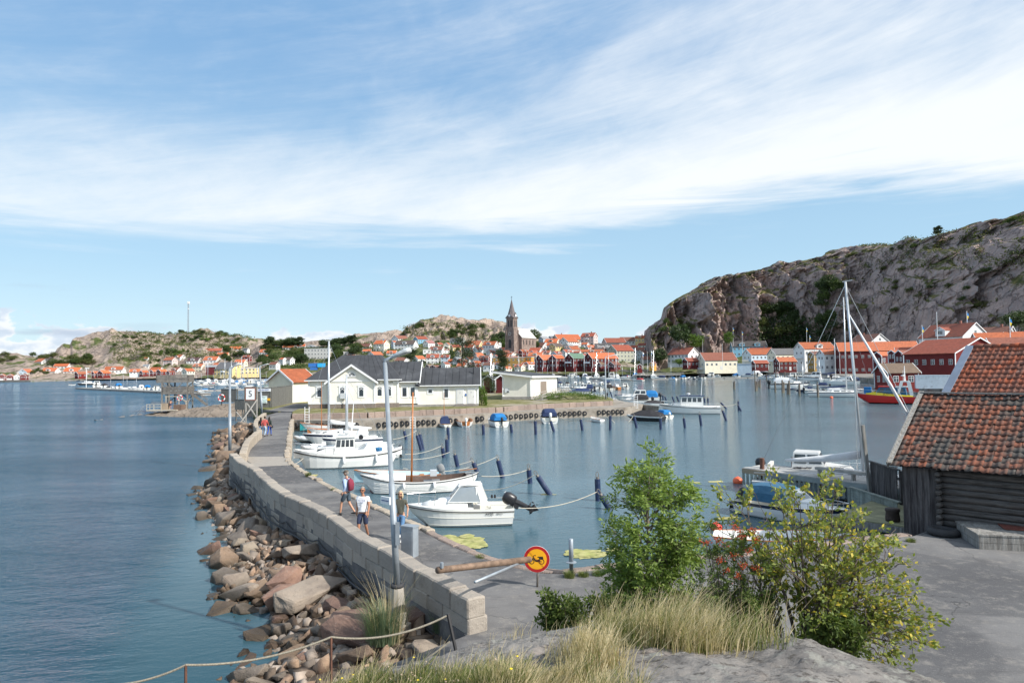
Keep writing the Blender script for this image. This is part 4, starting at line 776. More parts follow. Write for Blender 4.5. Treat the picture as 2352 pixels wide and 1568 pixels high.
mb=MB();gable_trim(mb,15.0,23.5,.6,7.0,3.1,2.2,.45,.35,.12,.26,side=1);mb.build('bargeboard','trim',club)
for a_,b_,y_,z_ in((-.55,2.6,-.56,3.80),(9.5,12.9,-.56,3.80),(11.6,15.3,-.06,3.45),(15.3,23.95,.08,2.86)):
 mb=MB();mb.box(a_,b_,y_,y_+.12,z_,z_+.13);mb.build('gutter','trim',club)
for x_,y_,z0_,z1_ in((.0,-.07,.62,3.8),(2.93,-.88,.62,3.7),(9.17,-.88,.62,3.7),(12.3,-.07,.62,3.8),(14.9,.44,.45,3.5),(23.45,.54,.3,2.9)):
 mb=MB();mb.box(x_-.13,x_+.13,y_,y_+.1,z0_,z1_);mb.build('corner_board','trim',club)
mb=MB();mb.box(-.08,2.8,-.09,.0,.60,.74);mb.build('base_board','trim',club);mb=MB();mb.box(2.85,9.25,-.93,-.8,.60,.74);mb.build('base_board','trim',club);mb=MB();mb.box(2.95,9.15,-.90,-.8,3.66,3.80);mb.build('base_board','trim',club)
for x_,y_ in((1.45,0),(4.75,-.8),(7.35,-.8),(9.75,0),(11.05,0)):cross_window(club,x_,2.25,.56,1.22,y_)
for x_ in(13.15,14.3):cross_window(club,x_,2.1,.56,1.22,.5,False)
cross_window(club,16.75,2.15,.5,.45,.6,False);cross_window(club,19.0,1.85,.50,1.15,.6,False)
mb=MB();N_=14;P=[(6.05+.42*math.cos(math.pi*k/N_),-.87,4.45+.42*math.sin(math.pi*k/N_))for k in range(N_+1)];mb.add(P,[tuple(range(N_,-1,-1))],'pane')
mb.tube([(6.05+.50*math.cos(math.pi*k/N_),-.87,4.45+.50*math.sin(math.pi*k/N_))for k in range(N_+1)],.08,6,'trim');mb.box(5.45,6.65,-.93,-.8,4.33,4.45,'trim')
for k in(1,2,3,4,5):mb.beam((6.05,-.89,4.46),(6.05+.42*math.cos(math.pi*k/6),-.89,4.46+.42*math.sin(math.pi*k/6)),.03,.03,'trim')
mb.build('fanlight','trim',club)
for x_ in(20.95,22.5):
 mb=MB();mb.box(x_-.55,x_+.55,.53,.61,.32,2.45,'trim');mb.box(x_-.45,x_+.45,.50,.54,.34,2.32,'door_paint');mb.box(x_+.32,x_+.38,.46,.50,1.3,1.36,'dark');mb.box(x_-.06,x_+.06,.49,.505,1.85,1.97,'gal');mb.build('door','trim',club)
mb=MB();mb.box(21.65,21.83,.50,.56,1.4,1.75);mb.build('wall_plate',mat('sign_blue',(0.02,0.12,0.38),.4,.05),club)
mb=MB();mb.box(20.1,23.3,-.6,.5,-.05,.12);mb.box(20.3,23.1,-.25,.5,.12,.28);mb.build('doorstep',mat('old_wood',(0.21,0.19,0.17),.9,.25,3,.01,14,stretch=(1,4,4)),club)
mb=MB();mb.lathe([(.09,5.2),(.09,6.0)],8,'felt',(1.9,2.6,0));mb.build('flue','felt',club);mb=MB();mb.lathe([(.09,4.3),(.09,5.4)],8,'felt',(22.9,2.4,0));mb.build('flue','felt',club)
mb=MB();mb.box(4.5,5.25,-1.15,-.9,1.35,2.1);mb.box(4.85,4.9,-1.05,-.95,.0,1.35,'dark');tag(mb.build('meter_cabinet','box_grey',None),'grey metal meter cabinet fixed to the clubhouse gable wall under a window','cabinet');bpy.data.objects['meter_cabinet'].location=pc;bpy.data.objects['meter_cabinet'].rotation_euler.z=.05
# cream gabled shed left of it, twin red sheds behind the lawn
H('','R2',165,632,1085,772,'cream','orange',50,.85,Y=112,wins=False,cat='shed',name='gabled_shed',extra='x',floors=1)
HOUSES[-1][0]['label']='cream boarded shed with bright orange roof between the grey fence and the clubhouse'
H('','O',-78,112,1368,1148,'darkred','moss',82,1.0,Y=146,wins=False,cat='shed',name='boat_shed');HOUSES[-1][0]['label']='dark red gabled shed with brown tile roof behind the lawn, left of two'
H('','O',92,300,1368,1145,'darkred','moss',82,1.0,Y=143,wins=False,cat='shed',name='boat_shed');HOUSES[-1][0]['label']='dark red gabled shed partly hidden by the flat-roofed cream hut'
# ---- flat-roofed cream hut on the lawn
hut=thing('service_hut','cream hut with sloping black flat roof and ramp on the lawn','building',(3,113,1.9))
def q4(pts,za,zb):
 P=[(x-3,y-113,z)for(x,y),z in zip(pts,za)]+[(x-3,y-113,z)for(x,y),z in zip(pts,zb)]
 return P,[(0,3,2,1),(4,5,6,7),(0,1,5,4),(1,2,6,5),(2,3,7,6),(3,0,4,7)]
A_,B_,C_,D_=(-1.6,114.3),(3.0,113.0),(8.35,129.0),(3.75,130.3)
mb=MB();mb.add(*q4((A_,B_,C_,D_),(.5,)*4,(4.45,3.62,3.35,4.2)));mb.build('wall','wall_clubhouse',hut)
mb=MB();mb.add(*q4(((-1.8,114.2),(3.0,112.9),(8.5,129.1),(3.6,130.6)),(-.5,)*4,(.5,)*4));mb.build('foundation','foundation',hut)
RP=((-3.9,114.0),(3.25,112.2),(9.1,129.6),(2.5,131.0));mb=MB();mb.add(*q4(RP,(4.50,3.62,3.38,4.25),(4.80,3.92,3.66,4.52)),m='trim');mb.add(*q4(RP,(4.80,3.92,3.66,4.52),(4.84,3.96,3.70,4.56)),m='felt');mb.build('roof','trim',hut)
dv=Vector((5.35,16.0,0));dl=dv.length;dn=dv.normalized();ang=math.atan2(dn.y,dn.x)
for a_,b_,z0_,z1_,nm,mm,pr_ in((5.3,5.55,.5,3.05,'door_frame','trim',.05),(9.6,9.85,.5,3.0,'door_frame','trim',.05),(5.55,9.6,.5,2.85,'door',mat('door_brown',(0.23,0.185,0.15),.7,.1,4),.03),(5.3,9.85,2.85,3.1,'door_frame','trim',.06)):
 mb=MB();mb.box(a_,b_,-pr_,.02,z0_,z1_);o=mb.build(nm,mm,hut);o.rotation_euler.z=ang;
for x_,y_ in((-1.6,114.3),(3.0,113.0)):
 mb=MB();mb.box(x_-3-.12,x_-3+.12,y_-113-.12,y_-113+.12,.5,3.6 if x_>0 else 4.4);mb.build('corner_board','trim',hut)
mb=MB();mb.box(-4.3,-3.45,1.0,1.25,1.15,1.85);mb.box(-3.95,-3.6,.96,1.0,1.25,1.45,'pane');mb.build('vent_cover','box_grey',hut)
ramp=thing('access_ramp','grey timber ramp with handrails leading up to the cream hut door','ramp',(3,113,1.9))
mb=MB();pa,pb,pc_=Vector((.4,-2.6,.02)),Vector((3.9,4.2,.5)),Vector((5.6,9.5,.55));n_=Vector((.95,-.32,0))
for a_,b_ in((pa,pb),(pb,pc_)):mb.add([a_,a_+n_*1.5,b_+n_*1.5,b_,a_-Vector((0,0,.2)),a_+n_*1.5-Vector((0,0,.2)),b_+n_*1.5-Vector((0,0,.2)),b_-Vector((0,0,.2))],[(0,1,2,3),(4,7,6,5),(0,4,5,1),(1,5,6,2),(2,6,7,3),(3,7,4,0)])
mb.build('deck','old_wood',ramp)
mat('grey_wood',(0.33,0.315,0.29),.88,.25,2.5,.008,16,stretch=(1,1,5),island=.12)
for off in(0.02,1.46):
 mb=MB();
 for a_,b_ in((pa,pb),(pb,pc_)):
  for k in range(4):p_=a_.lerp(b_,k/3)+n_*off;mb.beam(p_+Vector((0,0,-.3)),p_+Vector((0,0,1.05)),.1,.1)
  for h_ in(.55,1.02):mb.beam(a_+n_*off+Vector((0,0,h_)),b_+n_*off+Vector((0,0,h_)),.06,.1)
 mb.build('handrail','grey_wood',ramp)
 # ---- grey plank fences, letters, the number sign
mat('plank_grey',fn=lambda nt,b:_boards(nt,b,(0.12,0.123,0.12)));mat('plank_grey2',(0.135,0.135,0.125),.9,.25,3,stretch=(4,4,1))
def fence(name,a,b,z0,z1,label,posts=True,m='plank_grey2',bw=.14):
 a,b=Vector((a[0],a[1],0)),Vector((b[0],b[1],0));t=(b-a).normalized();L=(b-a).length;r_=thing(name,label,'fence',(a.x,a.y,z0),math.atan2(t.y,t.x));n=int(L/bw);mb=MB();rr=random.Random(int(L*100))
 for k in range(n):mb.box(k*bw+.006,(k+1)*bw-.006,-.014+rr.uniform(-.006,.006),.014,rr.uniform(-.03,.02),z1-z0+rr.uniform(-.02,.02))
 mb.box(0,L,.015,.06,.3,.42);mb.box(0,L,.015,.06,z1-z0-.42,z1-z0-.3);mb.build('boards',m,r_)
 mb=MB();mb.box(-.06,L+.06,-.07,.08,z1-z0+.02,z1-z0+.07);mb.build('cap_rail',m,r_)
 if posts:
  for k in range(max(2,int(L/2.2)+1)):x_=L*k/max(1,int(L/2.2));mb=MB();mb.box(x_-.06,x_+.06,.06,.18,-1.2,z1-z0);mb.build('post',m,r_)
 return r_
f1a,f1b=D(*Z('M',1412,772),113),D(*Z('M',1690,772),112);fence('plank_fence',f1a,f1b,f1a.z,f1a.z+2.1,'grey plank fence on the bathing rock with a lifebuoy at its left end')
f3a,f3b=G(*Z('M',1990,905),1.6),G(*Z('M',2290,903),1.6);f4b=G(*Z('R2',418,1080),1.9)
f3=fence('plank_fence',D(*Z('M',1818,905),f3a.y),f3b,1.4,4.75,'tall grey plank fence carrying the white lettered board and a poster');fence('plank_fence',f3b,f4b,1.5,4.75,'tall grey plank fence receding from the path towards the cream shed')
f2a,f2b=D(*Z('M',1652,905),99),D(*Z('M',1822,905),98.5);f2=fence('plank_screen',f2a,f2b,f2a.z,f2a.z+1.45,'low grey plank screen standing on posts over the rocks by the number sign',posts=False)
for x_ in(.15,1.25):mb=MB();mb.box(x_-.06,x_+.06,.05,.17,-3.0,1.4);mb.build('post','plank_grey2',f2)
mb=MB();mb.beam((.1,.1,-.3),(2.6,-.8,-1.9),.1,.1);mb.build('brace','grey_wood',f2)
def text(body,size,m,parent,loc,rot=(R(90),0,0),ext=.004,name='lettering',align='CENTER',sx=1.0):
 cu=bpy.data.curves.new(name,'FONT');cu.body=body;cu.size=size;cu.extrude=ext;cu.align_x=align;cu.align_y='CENTER';cu.resolution_u=3
 t_=bpy.data.objects.new(name,cu);COL.objects.link(t_);bpy.context.view_layer.update()
 me=bpy.data.meshes.new_from_object(t_);bpy.data.objects.remove(t_);bpy.data.curves.remove(cu);me.materials.clear();me.materials.append(MATS[m]);me.name=name
 o=bpy.data.objects.new(name,me);COL.objects.link(o);o.location=loc;o.rotation_euler=rot;o.scale=(sx,1,1);o.parent=parent;return o
mat('sign_white',(0.78,0.79,0.80),.5,.04);mat('ink_black',(0.015,0.015,0.018),.5,.05);mat('ink_blue',(0.03,0.08,0.28),.5,.05);mat('ink_red',(0.5,0.03,0.03),.5,.05);mat('frame_brown',(0.25,0.10,0.06),.7,.1);mat('sign_yellow',(0.80,0.42,0.02),.5,.05);mat('poster',(0.50,0.62,0.60),.5,.5,3,dirt=(.7,.66,.5),ds=4)
fl=(f3b-D(*Z('M',1818,905),f3a.y)).length
sb=thing('letter_board','white board with blue capital letters along the top of the grey fence','sign',f3.location+Vector((0,-.12,0)),f3.rotation_euler.z)
mb=MB();mb.box(fl*.35,fl*.985,-.02,.02,2.82,3.25);mb.build('board','sign_white',sb);text('DRARHEM',.40,'ink_blue',sb,(fl*.70,-.026,3.03),sx=1.0)
for nm,x0_,x1_,z0_,z1_,mm,lb in(('poster',.68,.84,1.15,2.15,'poster','framed poster with a blue-green picture on the grey fence'),('notice',.86,.965,1.5,1.85,'sign_yellow','small yellow notice beside the poster on the grey fence')):
 mb=MB();mb.box(fl*x0_,fl*x1_,-.05,-.02,z0_,z1_,mm);
 if nm=='poster':mb.box(fl*x0_-.05,fl*x1_+.05,-.03,.0,z0_-.05,z1_+.05,'sign_white')
 o=mb.build(nm,mm);o.location=sb.location;o.rotation_euler.z=sb.rotation_euler.z;tag(o,lb,'notice')
ns=D(*Z('M',1925,765),90);num=thing('number_sign','framed white board with black 5 on a braced timber stand by the path','sign',ns)
k_=.1318*90/FPX;mb=MB();mb.box(-110*k_,110*k_,-.03,.05,0,260*k_);mb.build('backboard','plank_grey2',num)
mb=MB();mb.box(-90*k_,90*k_,-.06,-.03,18*k_,240*k_);mb.build('frame','frame_brown',num);mb=MB();mb.box(-75*k_,75*k_,-.075,-.06,35*k_,225*k_);pl=mb.build('plate','sign_white',num);text('5',150*k_,'ink_black',pl,(0,-.08,130*k_),sx=.95)
for x_ in(-85,105):mb=MB();mb.box(x_*k_-.07,x_*k_+.07,.06,.2,-(ns.z-.2),250*k_);mb.build('post','grey_wood',num)
for a_,b_ in(((120,40),(-110,-375)),((-85,-5),(95,-270)),):mb=MB();mb.beam((a_[0]*k_,-.05 if a_[0]>0 else.15,a_[1]*k_),(b_[0]*k_,-1.6 if a_[0]>0 else.15,b_[1]*k_),.16,.12);mb.build('brace','grey_wood',num)
# ---- diving tower
tw=D(*Z('M',825,835),122);tow=thing('diving_tower','two-storey grey timber diving tower on the bathing rock','tower',(tw.x,tw.y,1.0),R(-14)-math.atan2(tw.x,tw.y))
W_,Dd=4.2,3.6;mat('tower_wood',(0.17,0.16,0.148),.9,.22,2,stretch=(1,1,4),island=.15)
for x_ in(-W_,-W_+.9 if False else-W_*.36*2,0):
 for y_ in(0,Dd):
  if x_==-W_ and False:continue
  mb=MB();mb.box(x_-.11,x_+.11,y_-.11,y_+.11,-1.2,5.7);mb.build('post','tower_wood',tow)
def deckrail(z,x0,x1,y0,y1,hh,nm):
 mb=MB();mb.box(x0,x1,y0,y1,z-.15,z);mb.build(nm+'_deck','tower_wood',tow)
 mb=MB()
 for(a_,b_)in(((x0,y0),(x1,y0)),((x1,y0),(x1,y1)),((x1,y1),(x0,y1)),((x0,y1),(x0,y0))):
  a_,b_=Vector((*a_,0)),Vector((*b_,0));L=(b_-a_).length;n=int(L/.17)
  for k in range(n+1):p_=a_.lerp(b_,k/n);mb.beam(p_+Vector((0,0,z)),p_+Vector((0,0,z+hh-.05)),.10,.03)
  for h_ in(.15,hh*.55,hh):mb.beam(a_+Vector((0,0,z+h_)),b_+Vector((0,0,z+h_)),.07,.12)
 mb.build(nm+'_railing','tower_wood',tow)
deckrail(4.45,-W_-.9,.15,-.15,Dd+.3,1.15,'upper');deckrail(2.4,-W_+.1,.15,-.15,Dd+.3,1.1,'lower')
for a_,b_ in(((-W_,0,4.3),(-W_*.4,0,2.4)),((-W_*.72,-.12,3.9),(0,-.12,.4)),((0,-.2,3.4),(-W_*.55,-.2,0.1)),((-W_,.1,4.3),(-W_*.72,.1,.3)),((0,Dd,4.2),(-W_,Dd,.6)),((-W_,Dd,4.2),(0,Dd,.6)),((.05,0,.6),(.05,Dd,2.3)),((-W_*.2,0,4.3),(-W_*.45,0,3.1))):mb=MB();mb.beam(a_,b_,.13,.13);mb.build('brace','tower_wood',tow)
st=MB();
for k in range(9):t_=k/8;st.box(.2+t_*2.5-.14,.2+t_*2.5+.14,1.2,2.2,2.3-2.1*t_-.03,2.3-2.1*t_+.02)
for y_ in(1.15,2.25):st.beam((.15,y_,2.35),(2.9,y_,.1),.06,.22);st.beam((.15,y_,3.35),(2.9,y_,1.15),.05,.10);[st.beam((.2+k*.9,y_,2.3-.75*k),(.2+k*.9,y_,3.3-.75*k),.06,.06)for k in range(4)]
st.build('stair','tower_wood',tow)
# bathing platform, springboard, steps
bp=D(*Z('M',385,940),114);bplat=thing('bathing_platform','wooden bathing platform with railings and springboard at the tip of the rock','platform',(bp.x,bp.y,1.0));s_=.1318*114/FPX
mb=MB();mb.box(-260*s_,265*s_,-.3,2.2,-.25,-.08);mb.build('deck',mat('pale_wood',(0.42,0.38,0.31),.85,.18,3,stretch=(1,5,5),island=.1),bplat)
mb=MB();
for x_ in(-255,-200,-130,-5):mb.beam((x_*s_,-.25,-.1),(x_*s_,-.25,.85),.08,.08)
for z_ in(.45,.85):mb.beam((-260*s_,-.25,z_),(0,-.25,z_),.06,.10)
mb.build('railing','pale_wood',bplat)
mb=MB();mb.box(-55*s_,50*s_,.6,1.6,-.08,.95);mb.build('plinth',mat('concrete_warm',(0.30,0.24,0.18),.9,.15,2),bplat)
mb=MB();mb.box(-245*s_,190*s_,.9,1.3,1.05,1.12);mb.build('springboard','old_wood',bplat)
mb=MB();
for x_,z1_ in((-40,2.05),(190,2.05),(315,1.3)):mb.beam((x_*s_,2.0,-.1),(x_*s_,2.0,z1_),.1,.1)
mb.beam((-60*s_,2.0,2.05),(195*s_,2.0,2.05),.08,.12);mb.beam((195*s_,2.0,1.75),(330*s_,2.0,1.2),.08,.12);mb.build('railing','pale_wood',bplat)
mb=MB();mb.box(180*s_,320*s_,.3,2.0,-.2,.7);mb.build('step_block',mat('dark_stone',(0.15,0.10,0.075),.9,.2,3),bplat)
lad=thing('bathing_ladder','thin metal ladder reaching into the water left of the bathing platform','ladder',(bp.x-262*s_,bp.y-.2,1.0))
for y_ in(0,.45):mb=MB();mb.tube([(0,y_,.9),(-.4,y_,.6),(-1.9,y_,-1.15)],.035,5);mb.build('rail','gal',lad)
mb=MB();[mb.tube([(-.5-.28*k,0,-.05-.33*k*.9+.3),(-.5-.28*k,.45,-.05-.33*k*.9+.3)],.025,4)for k in range(5)];mb.build('rungs','gal',lad)
mat('buoy_red',(0.60,0.04,0.03),.5,.08);mat('white_plastic',(0.80,0.80,0.80),.35,.04)
def lifebuoy(c,label,r=.38,ax=(0,1,0)):
 o=thing('lifebuoy',label,'lifebuoy',c);mb=MB()
 n=24;ax_=Vector(ax).normalized();p_=ax_.orthogonal().normalized();q_=ax_.cross(p_)
 for i in range(n):
  m_='buoy_red' if(i//3)%2==0 else 'white_plastic';t0,t1=2*math.pi*i/n,2*math.pi*(i+1)/n;c0=(p_*math.cos(t0)+q_*math.sin(t0));c1=(p_*math.cos(t1)+q_*math.sin(t1))
  rg=[[cc*(r+.09*math.cos(b))+ax_*(.09*math.sin(b))for b in[k*math.pi/3 for k in range(6)]]for cc in(c0,c1)];mb.loft(rg,m_,cap=False)
 mb.build('ring','buoy_red',o);return o
lifebuoy(D(*Z('M',1420,700),112.3),'red and white lifebuoy at the left end of the grey fence on the bathing rock',.52);lifebuoy(D(*Z('M',693,700),121),'red lifebuoy hanging under the diving tower',.45)
# ---- church
ch=D(*Z('O',365,722),560);church=thing('church','brown stone church with tall pointed clock spire on the hill','church',(ch.x,ch.y,ch.z),R(-30))
mat('church_stone',(0.215,0.165,0.145),.9,.18,.5,.15,1.5,dirt=(.33,.27,.23),ds=.35);mat('spire_slate',(0.135,0.115,0.12),.8,.15,1.0);mat('pale_roof',(0.46,0.45,0.43),.7,.08,1)
T7=7.2
mb=MB();mb.box(-T7,0,0,T7,-6,13.0);mb.box(-T7+.25,-.25,.25,T7-.25,13.0,21.6);
for cx in(-T7,0):
 for cy in(0,T7):mb.box(cx-.6,cx+.6,cy-.6,cy+.6,-6,12.2)
mb.box(-T7-.15,.15,-.15,T7+.15,12.8,13.3);mb.box(-T7-.25,.25,-.25,T7+.25,21.6,22.1);mb.build('tower','church_stone',church)
def arch(parent,nm,x,z,w_,h,m_,face):
 mb=MB();P=[(-w_/2,0,0),(w_/2,0,0)]+[(w_/2*math.cos(a)*1.0,0,h+w_*.9*math.sin(a))for a in[math.pi*k/8 for k in range(9)]];n=len(P);mb.add(P+[(p[0],.12,p[2])for p in P],[tuple(range(n))]+[(i,(i+1)%n+0 if False else(i+1)%n,n+(i+1)%n,n+i)for i in range(n)]);o=mb.build(nm,m_,parent)
 if face=='f':o.location=(x,-.06,z)
 else:o.location=(.06,x,z);o.rotation_euler.z=R(90)
 return o
for i in(-1,1):arch(church,'belfry_louvre',-T7/2+i*1.25,14.6,1.15,4.6,'dark','f').location.y=.19;arch(church,'belfry_louvre',T7/2+i*1.25,14.6,1.15,4.6,'dark','r').location.x=-.19
arch(church,'portal',-T7/2,-3,2.6,5.0,'dark','f');
mb=MB();mb.torus((-T7/2,-.05,8.8),1.15,.22,(0,1,0),16,6);mb.build('round_window','pale_roof',church)
mb=MB();n=8;base=[(-T7-.5,-.5),(.5,-.5),(.5,T7+.5),(-T7-.5,T7+.5)];c_=(-T7/2,T7/2)
r0=[(*p,22.1)for p in base];oct_=lambda r,z:[(c_[0]+r*math.cos(R(225)+k*math.pi/4),c_[1]+r*math.sin(R(225)+k*math.pi/4),z)for k in range(8)]
o0=oct_(3.5,24.6);V=r0+o0;F_=[]
for k in range(4):F_+=[(k,(k+1)%4,4+(2*k+2)%8,4+(2*k+1)%8),(k,4+(2*k+1)%8,4+2*k)];F_+=[(k,4+2*k,4+(2*k-1)%8)]
mb.add(V,F_);mb.loft([oct_(3.5,24.6),oct_(1.9,30),oct_(.15,37.6)],None);mb.build('spire','spire_slate',church)
for fx,fy,ff in((-T7/2,-.2,'f'),(.2,T7/2,'r')):
 mb=MB();q=MB();gable_body(q,-.1,2.6,-1.7,1.7,22.1,24.4,2.2);q.xf(Matrix.Translation((fx,fy,0))@rotz(R(90)if ff=='f' else R(180)));mb.add(q.v,q.f,'spire_slate')
 dc=Vector((fx,fy-.16,24.0))if ff=='f' else Vector((fx+.16,fy,24.0));ax=Vector((0,1,0))if ff=='f' else Vector((1,0,0));p_=ax.cross(Vector((0,0,1)))
 mb.add([dc+(p_*math.cos(a)+Vector((0,0,1))*math.sin(a))*1.1 for a in[2*math.pi*k/20 for k in range(20)]],[tuple(range(20))],'sign_white');o=ax*-.04 if ff=='f' else ax*.04
 mb.beam(dc+o,dc+o+Vector((0,0,.85)),.12,.05,'ink_black');mb.beam(dc+o,dc+o+p_*.55+Vector((0,0,-.25)),.14,.05,'ink_black');mb.build('clock_gable','spire_slate',church)
mb=MB();mb.box(c_[0]-.1,c_[0]+.1,c_[1]-.1,c_[1]+.1,37.4,40.3);mb.box(c_[0]-.85,c_[0]+.85,c_[1]-.1,c_[1]+.1,39.2,39.45);mb.build('cross','ink_black',church)
mb=MB();q=MB();gable_body(q,0,25,-7.2,7.2,-6,6.0,7.8);q.xf(Matrix.Translation((c_[0],T7,0))@rotz(R(90)));mb.add(q.v,q.f);mb.build('nave_wall','church_stone',church)
mb=MB();q=MB();gable_roof(q,0,25,-7.2,7.2,6.0,7.8,.5,.3,.25);q.xf(Matrix.Translation((c_[0],T7,0))@rotz(R(90)));mb.add(q.v,q.f);mb.build('nave_roof','pale_roof',church)
for k in range(4):arch(church,'nave_window',T7+3+k*5.4,0,1.3,3.0,'dark','r').location.x=c_[0]+7.28
# ---- telecom mast
tp=lefthill.at(432,764.5);tm=thing('telecom_mast','tall lattice telecom mast on top of the left rocky hill','mast',(tp.x,tp.y,tp.z-1))
mb=MB();Hm=36;legs=[(1.05*math.cos(a),1.05*math.sin(a))for a in(R(90),R(210),R(330))]
for lx,ly in legs:mb.tube([(lx,ly,0),(lx*.55,ly*.55,Hm)],.22,4)
for k in range(16):
 for i in range(3):
  a_,b_=legs[i],legs[(i+1)%3];s0,s1=1-.45*k/16,1-.45*(k+1)/16;mb.beam((a_[0]*s0,a_[1]*s0,Hm*k/16),(b_[0]*s1,b_[1]*s1,Hm*(k+1)/16),.15,.15);mb.beam((b_[0]*s0,b_[1]*s0,Hm*k/16),(a_[0]*s1,a_[1]*s1,Hm*(k+1)/16),.15,.15)
mb.build('lattice','gal',tm);mb=MB();
for i in range(6):a=i*math.pi/3;mb.box(1.1*math.cos(a)-.22,1.1*math.cos(a)+.22,1.1*math.sin(a)-.22,1.1*math.sin(a)+.22,Hm-2.2,Hm+.6)
mb.lathe([(1.2,Hm-.9),(1.2,Hm-.7)],8);mb.lathe([(.7,Hm-8),(.7,Hm-7)],6);mb.build('antennas','white_plastic',tm)
mb=MB();mb.box(-5,-1.5,-2,2,-1,2.4);tag(mb.build('equipment_hut','dark_stone',None),'small dark equipment hut at the foot of the telecom mast','hut');bpy.data.objects['equipment_hut'].location=tm.location
# ---- shipping containers
def container(loc,rz,L,Wd,Hh,m,label,ribs=True):
 o=thing('shipping_container',label,'container',loc,rz);mb=MB();mb.box(0,L,0,Wd,.16,Hh);mb.build('shell',m,o)
 mb=MB();
 for x_ in(0,L-.14):
  for y_ in(0,Wd-.14):mb.box(x_-.02,x_+.16,y_-.02,y_+.16,.05,Hh+.03)
 for y_ in(-.02,Wd-.12):mb.box(.1,L-.1,y_,y_+.14,.05,.2);mb.box(.1,L-.1,y_,y_+.14,Hh-.1,Hh+.02)
 mb.box(L-.12,L+.02,.1,Wd-.1,.05,.2);mb.box(L-.12,L+.02,.1,Wd-.1,Hh-.1,Hh+.02);mb.build('frame',m,o)
 for k in range(2):
  mb=MB();y0_=.14+k*(Wd/2-.12);mb.box(L,L+.04,y0_,y0_+Wd/2-.18,.25,Hh-.14);[mb.tube([(L+.08,y0_+q,.2),(L+.08,y0_+q,Hh-.1)],.025,5,'gal')for q in(.2,Wd/2-.4)];mb.build('door',m,o)
 return o
mat('container_white',(0.62,0.66,0.70),.5,.06,.8,dirt=(.45,.46,.47),ds=1.2);mat('container_blue',(0.03,0.14,0.42),.5,.12,2);mat('container_cyan',(0.03,0.36,0.68),.5,.08,2)
cp=G(*Z('K',1078,900),1.9);container(cp,R(-9)-math.atan2(cp.x,cp.y)*.55,6.4,2.5,2.75,'container_white','white refrigerated shipping container on the quay by the red rescue boat')
for xa,xb,ya,yb,m_,lb in((1100,1262,812,884,'container_blue','dark blue container below the modern apartment block, upper left one'),(1268,1405,812,884,'container_cyan','bright light blue container beside the dark blue ones'),(1130,1262,892,940,'container_blue','dark blue container at quay level, under the other blue one')):
 u0_,v0_=Z('A',xa,yb);u1_,v1_=Z('A',xb,ya);p_=D(u0_,v0_,500);s_=500/FPX;container(p_,.1,(u1_-u0_)*s_,3,(v0_-v1_)*s_,m_,lb)
 # ---- lamp posts
def lamp(base,top,arm,r=.075,label='',collar=False,hl=.60,ground=None):
 o=thing('street_lamp',label,'street lamp',base);t_=Vector(top)-Vector(base);mb=MB();h=t_.length
 mb.tube([(0,0,0),t_*.45,t_*.4501,t_],[r*1.15,r*1.1,r*.85,r*.72],12);mb.build('pole','gal',o,smooth=True)
 mb=MB();a=Vector(arm).normalized();mb.tube([t_+Vector((0,0,-.16)),t_+Vector((0,0,.05)),t_+a*.22+Vector((0,0,.12))],r*.62,8)
 mb.build('bracket','gal',o,smooth=True)
 mb=MB();rings=[];side=a.cross(Vector((0,0,1))).normalized()
 for k,(s_,w_,hh)in enumerate(((.1,.03,.04),(.2,.08,.07),(.5,.12,.12),(.8,.12,.14),(.95,.08,.10),(1.0,.03,.04))):
  c0=t_+a*(.10+s_*hl)+Vector((0,0,.09+.13*s_));rings.append([c0+side*(w_*math.cos(q)*1.0)+Vector((0,0,(hh*.8 if math.sin(q)>0 else.05)*math.sin(q)))for q in[2*math.pi*j/12 for j in range(12)]])
 mb.loft(rings);mb.build('lamp_head',mat('lamp_shell',(0.48,0.50,0.50),.45,.25,8,metal=.3),o,smooth=True);return o
lb_=D(912,1342,17.0);l1=lamp(lb_,D(884.5,832,17.1),(.96,-.2,.1),.072,'tall galvanised lamp post on a rusty concrete plinth by the near wall')
mb=MB();mb.lathe([(.34,-.05),(.34,.35),(.27,.38),(.20,.75),(.155,1.25)],10,None,(0,0,-1.28));mb.build('plinth',mat('plinth_concrete',(0.36,0.33,0.29),.9,.15,3,dirt=(.25,.12,.06),ds=4,dlo=.56,dhi=.66),l1);mb=MB();mb.torus((0,0,-.02),.12,.055,(0,0,1),16,8);mb.build('collar',mat('rubber',(0.035,0.035,0.038),.8,.15),l1,smooth=True)
mb=MB();q_=D(862,1148,17.15)-lb_;mb.box(-.02,.30,-.02,.02,-.09,.09);o=mb.build('street_sign','sign_white',l1);o.location=(D(905,1146,17.0)-lb_)+Vector((-.29,-.05,0));o.rotation_euler.z=R(-38);text('Badholmskajen',.042,'ink_blue',o,(.14,-.024,0))
mb=MB();mb.box(-.05,.05,-.01,.01,-.28,.28);o=mb.build('service_plate','gal',l1);o.location=D(913,1225,16.9)-lb_
lamp(G(528,1034,1.4),D(528,846,G(528,1034,1.4).y),(1,.1,.12),.10,'galvanised lamp post on the rocks beside the far beige wall',hl=.75)
p_=G(601.7,949,1.45);lamp(p_,D(596.4,842,p_.y),(1,.1,.12),.12,'galvanised lamp post at the path bend by the lettered board',hl=1.1)
p_=G(1391.5,916.5,1.9);lamp(p_,D(1390,821,p_.y),(1,.1,.12),.12,'galvanised lamp post on the tip of the lawn beside the quay',hl=2.0)
# ---- timber boathouse of logs with old tiles, and the orange roofed house behind
P0=Vector((14.26,25.1,0));ex=Vector((.713,-.701,0));nn=Vector((-.701,-.713,0))
shed=thing('log_boathouse','old dark log boathouse with mossy red tile roof over the quay edge','boathouse',(P0.x,P0.y,0),math.atan2(ex.y,ex.x))
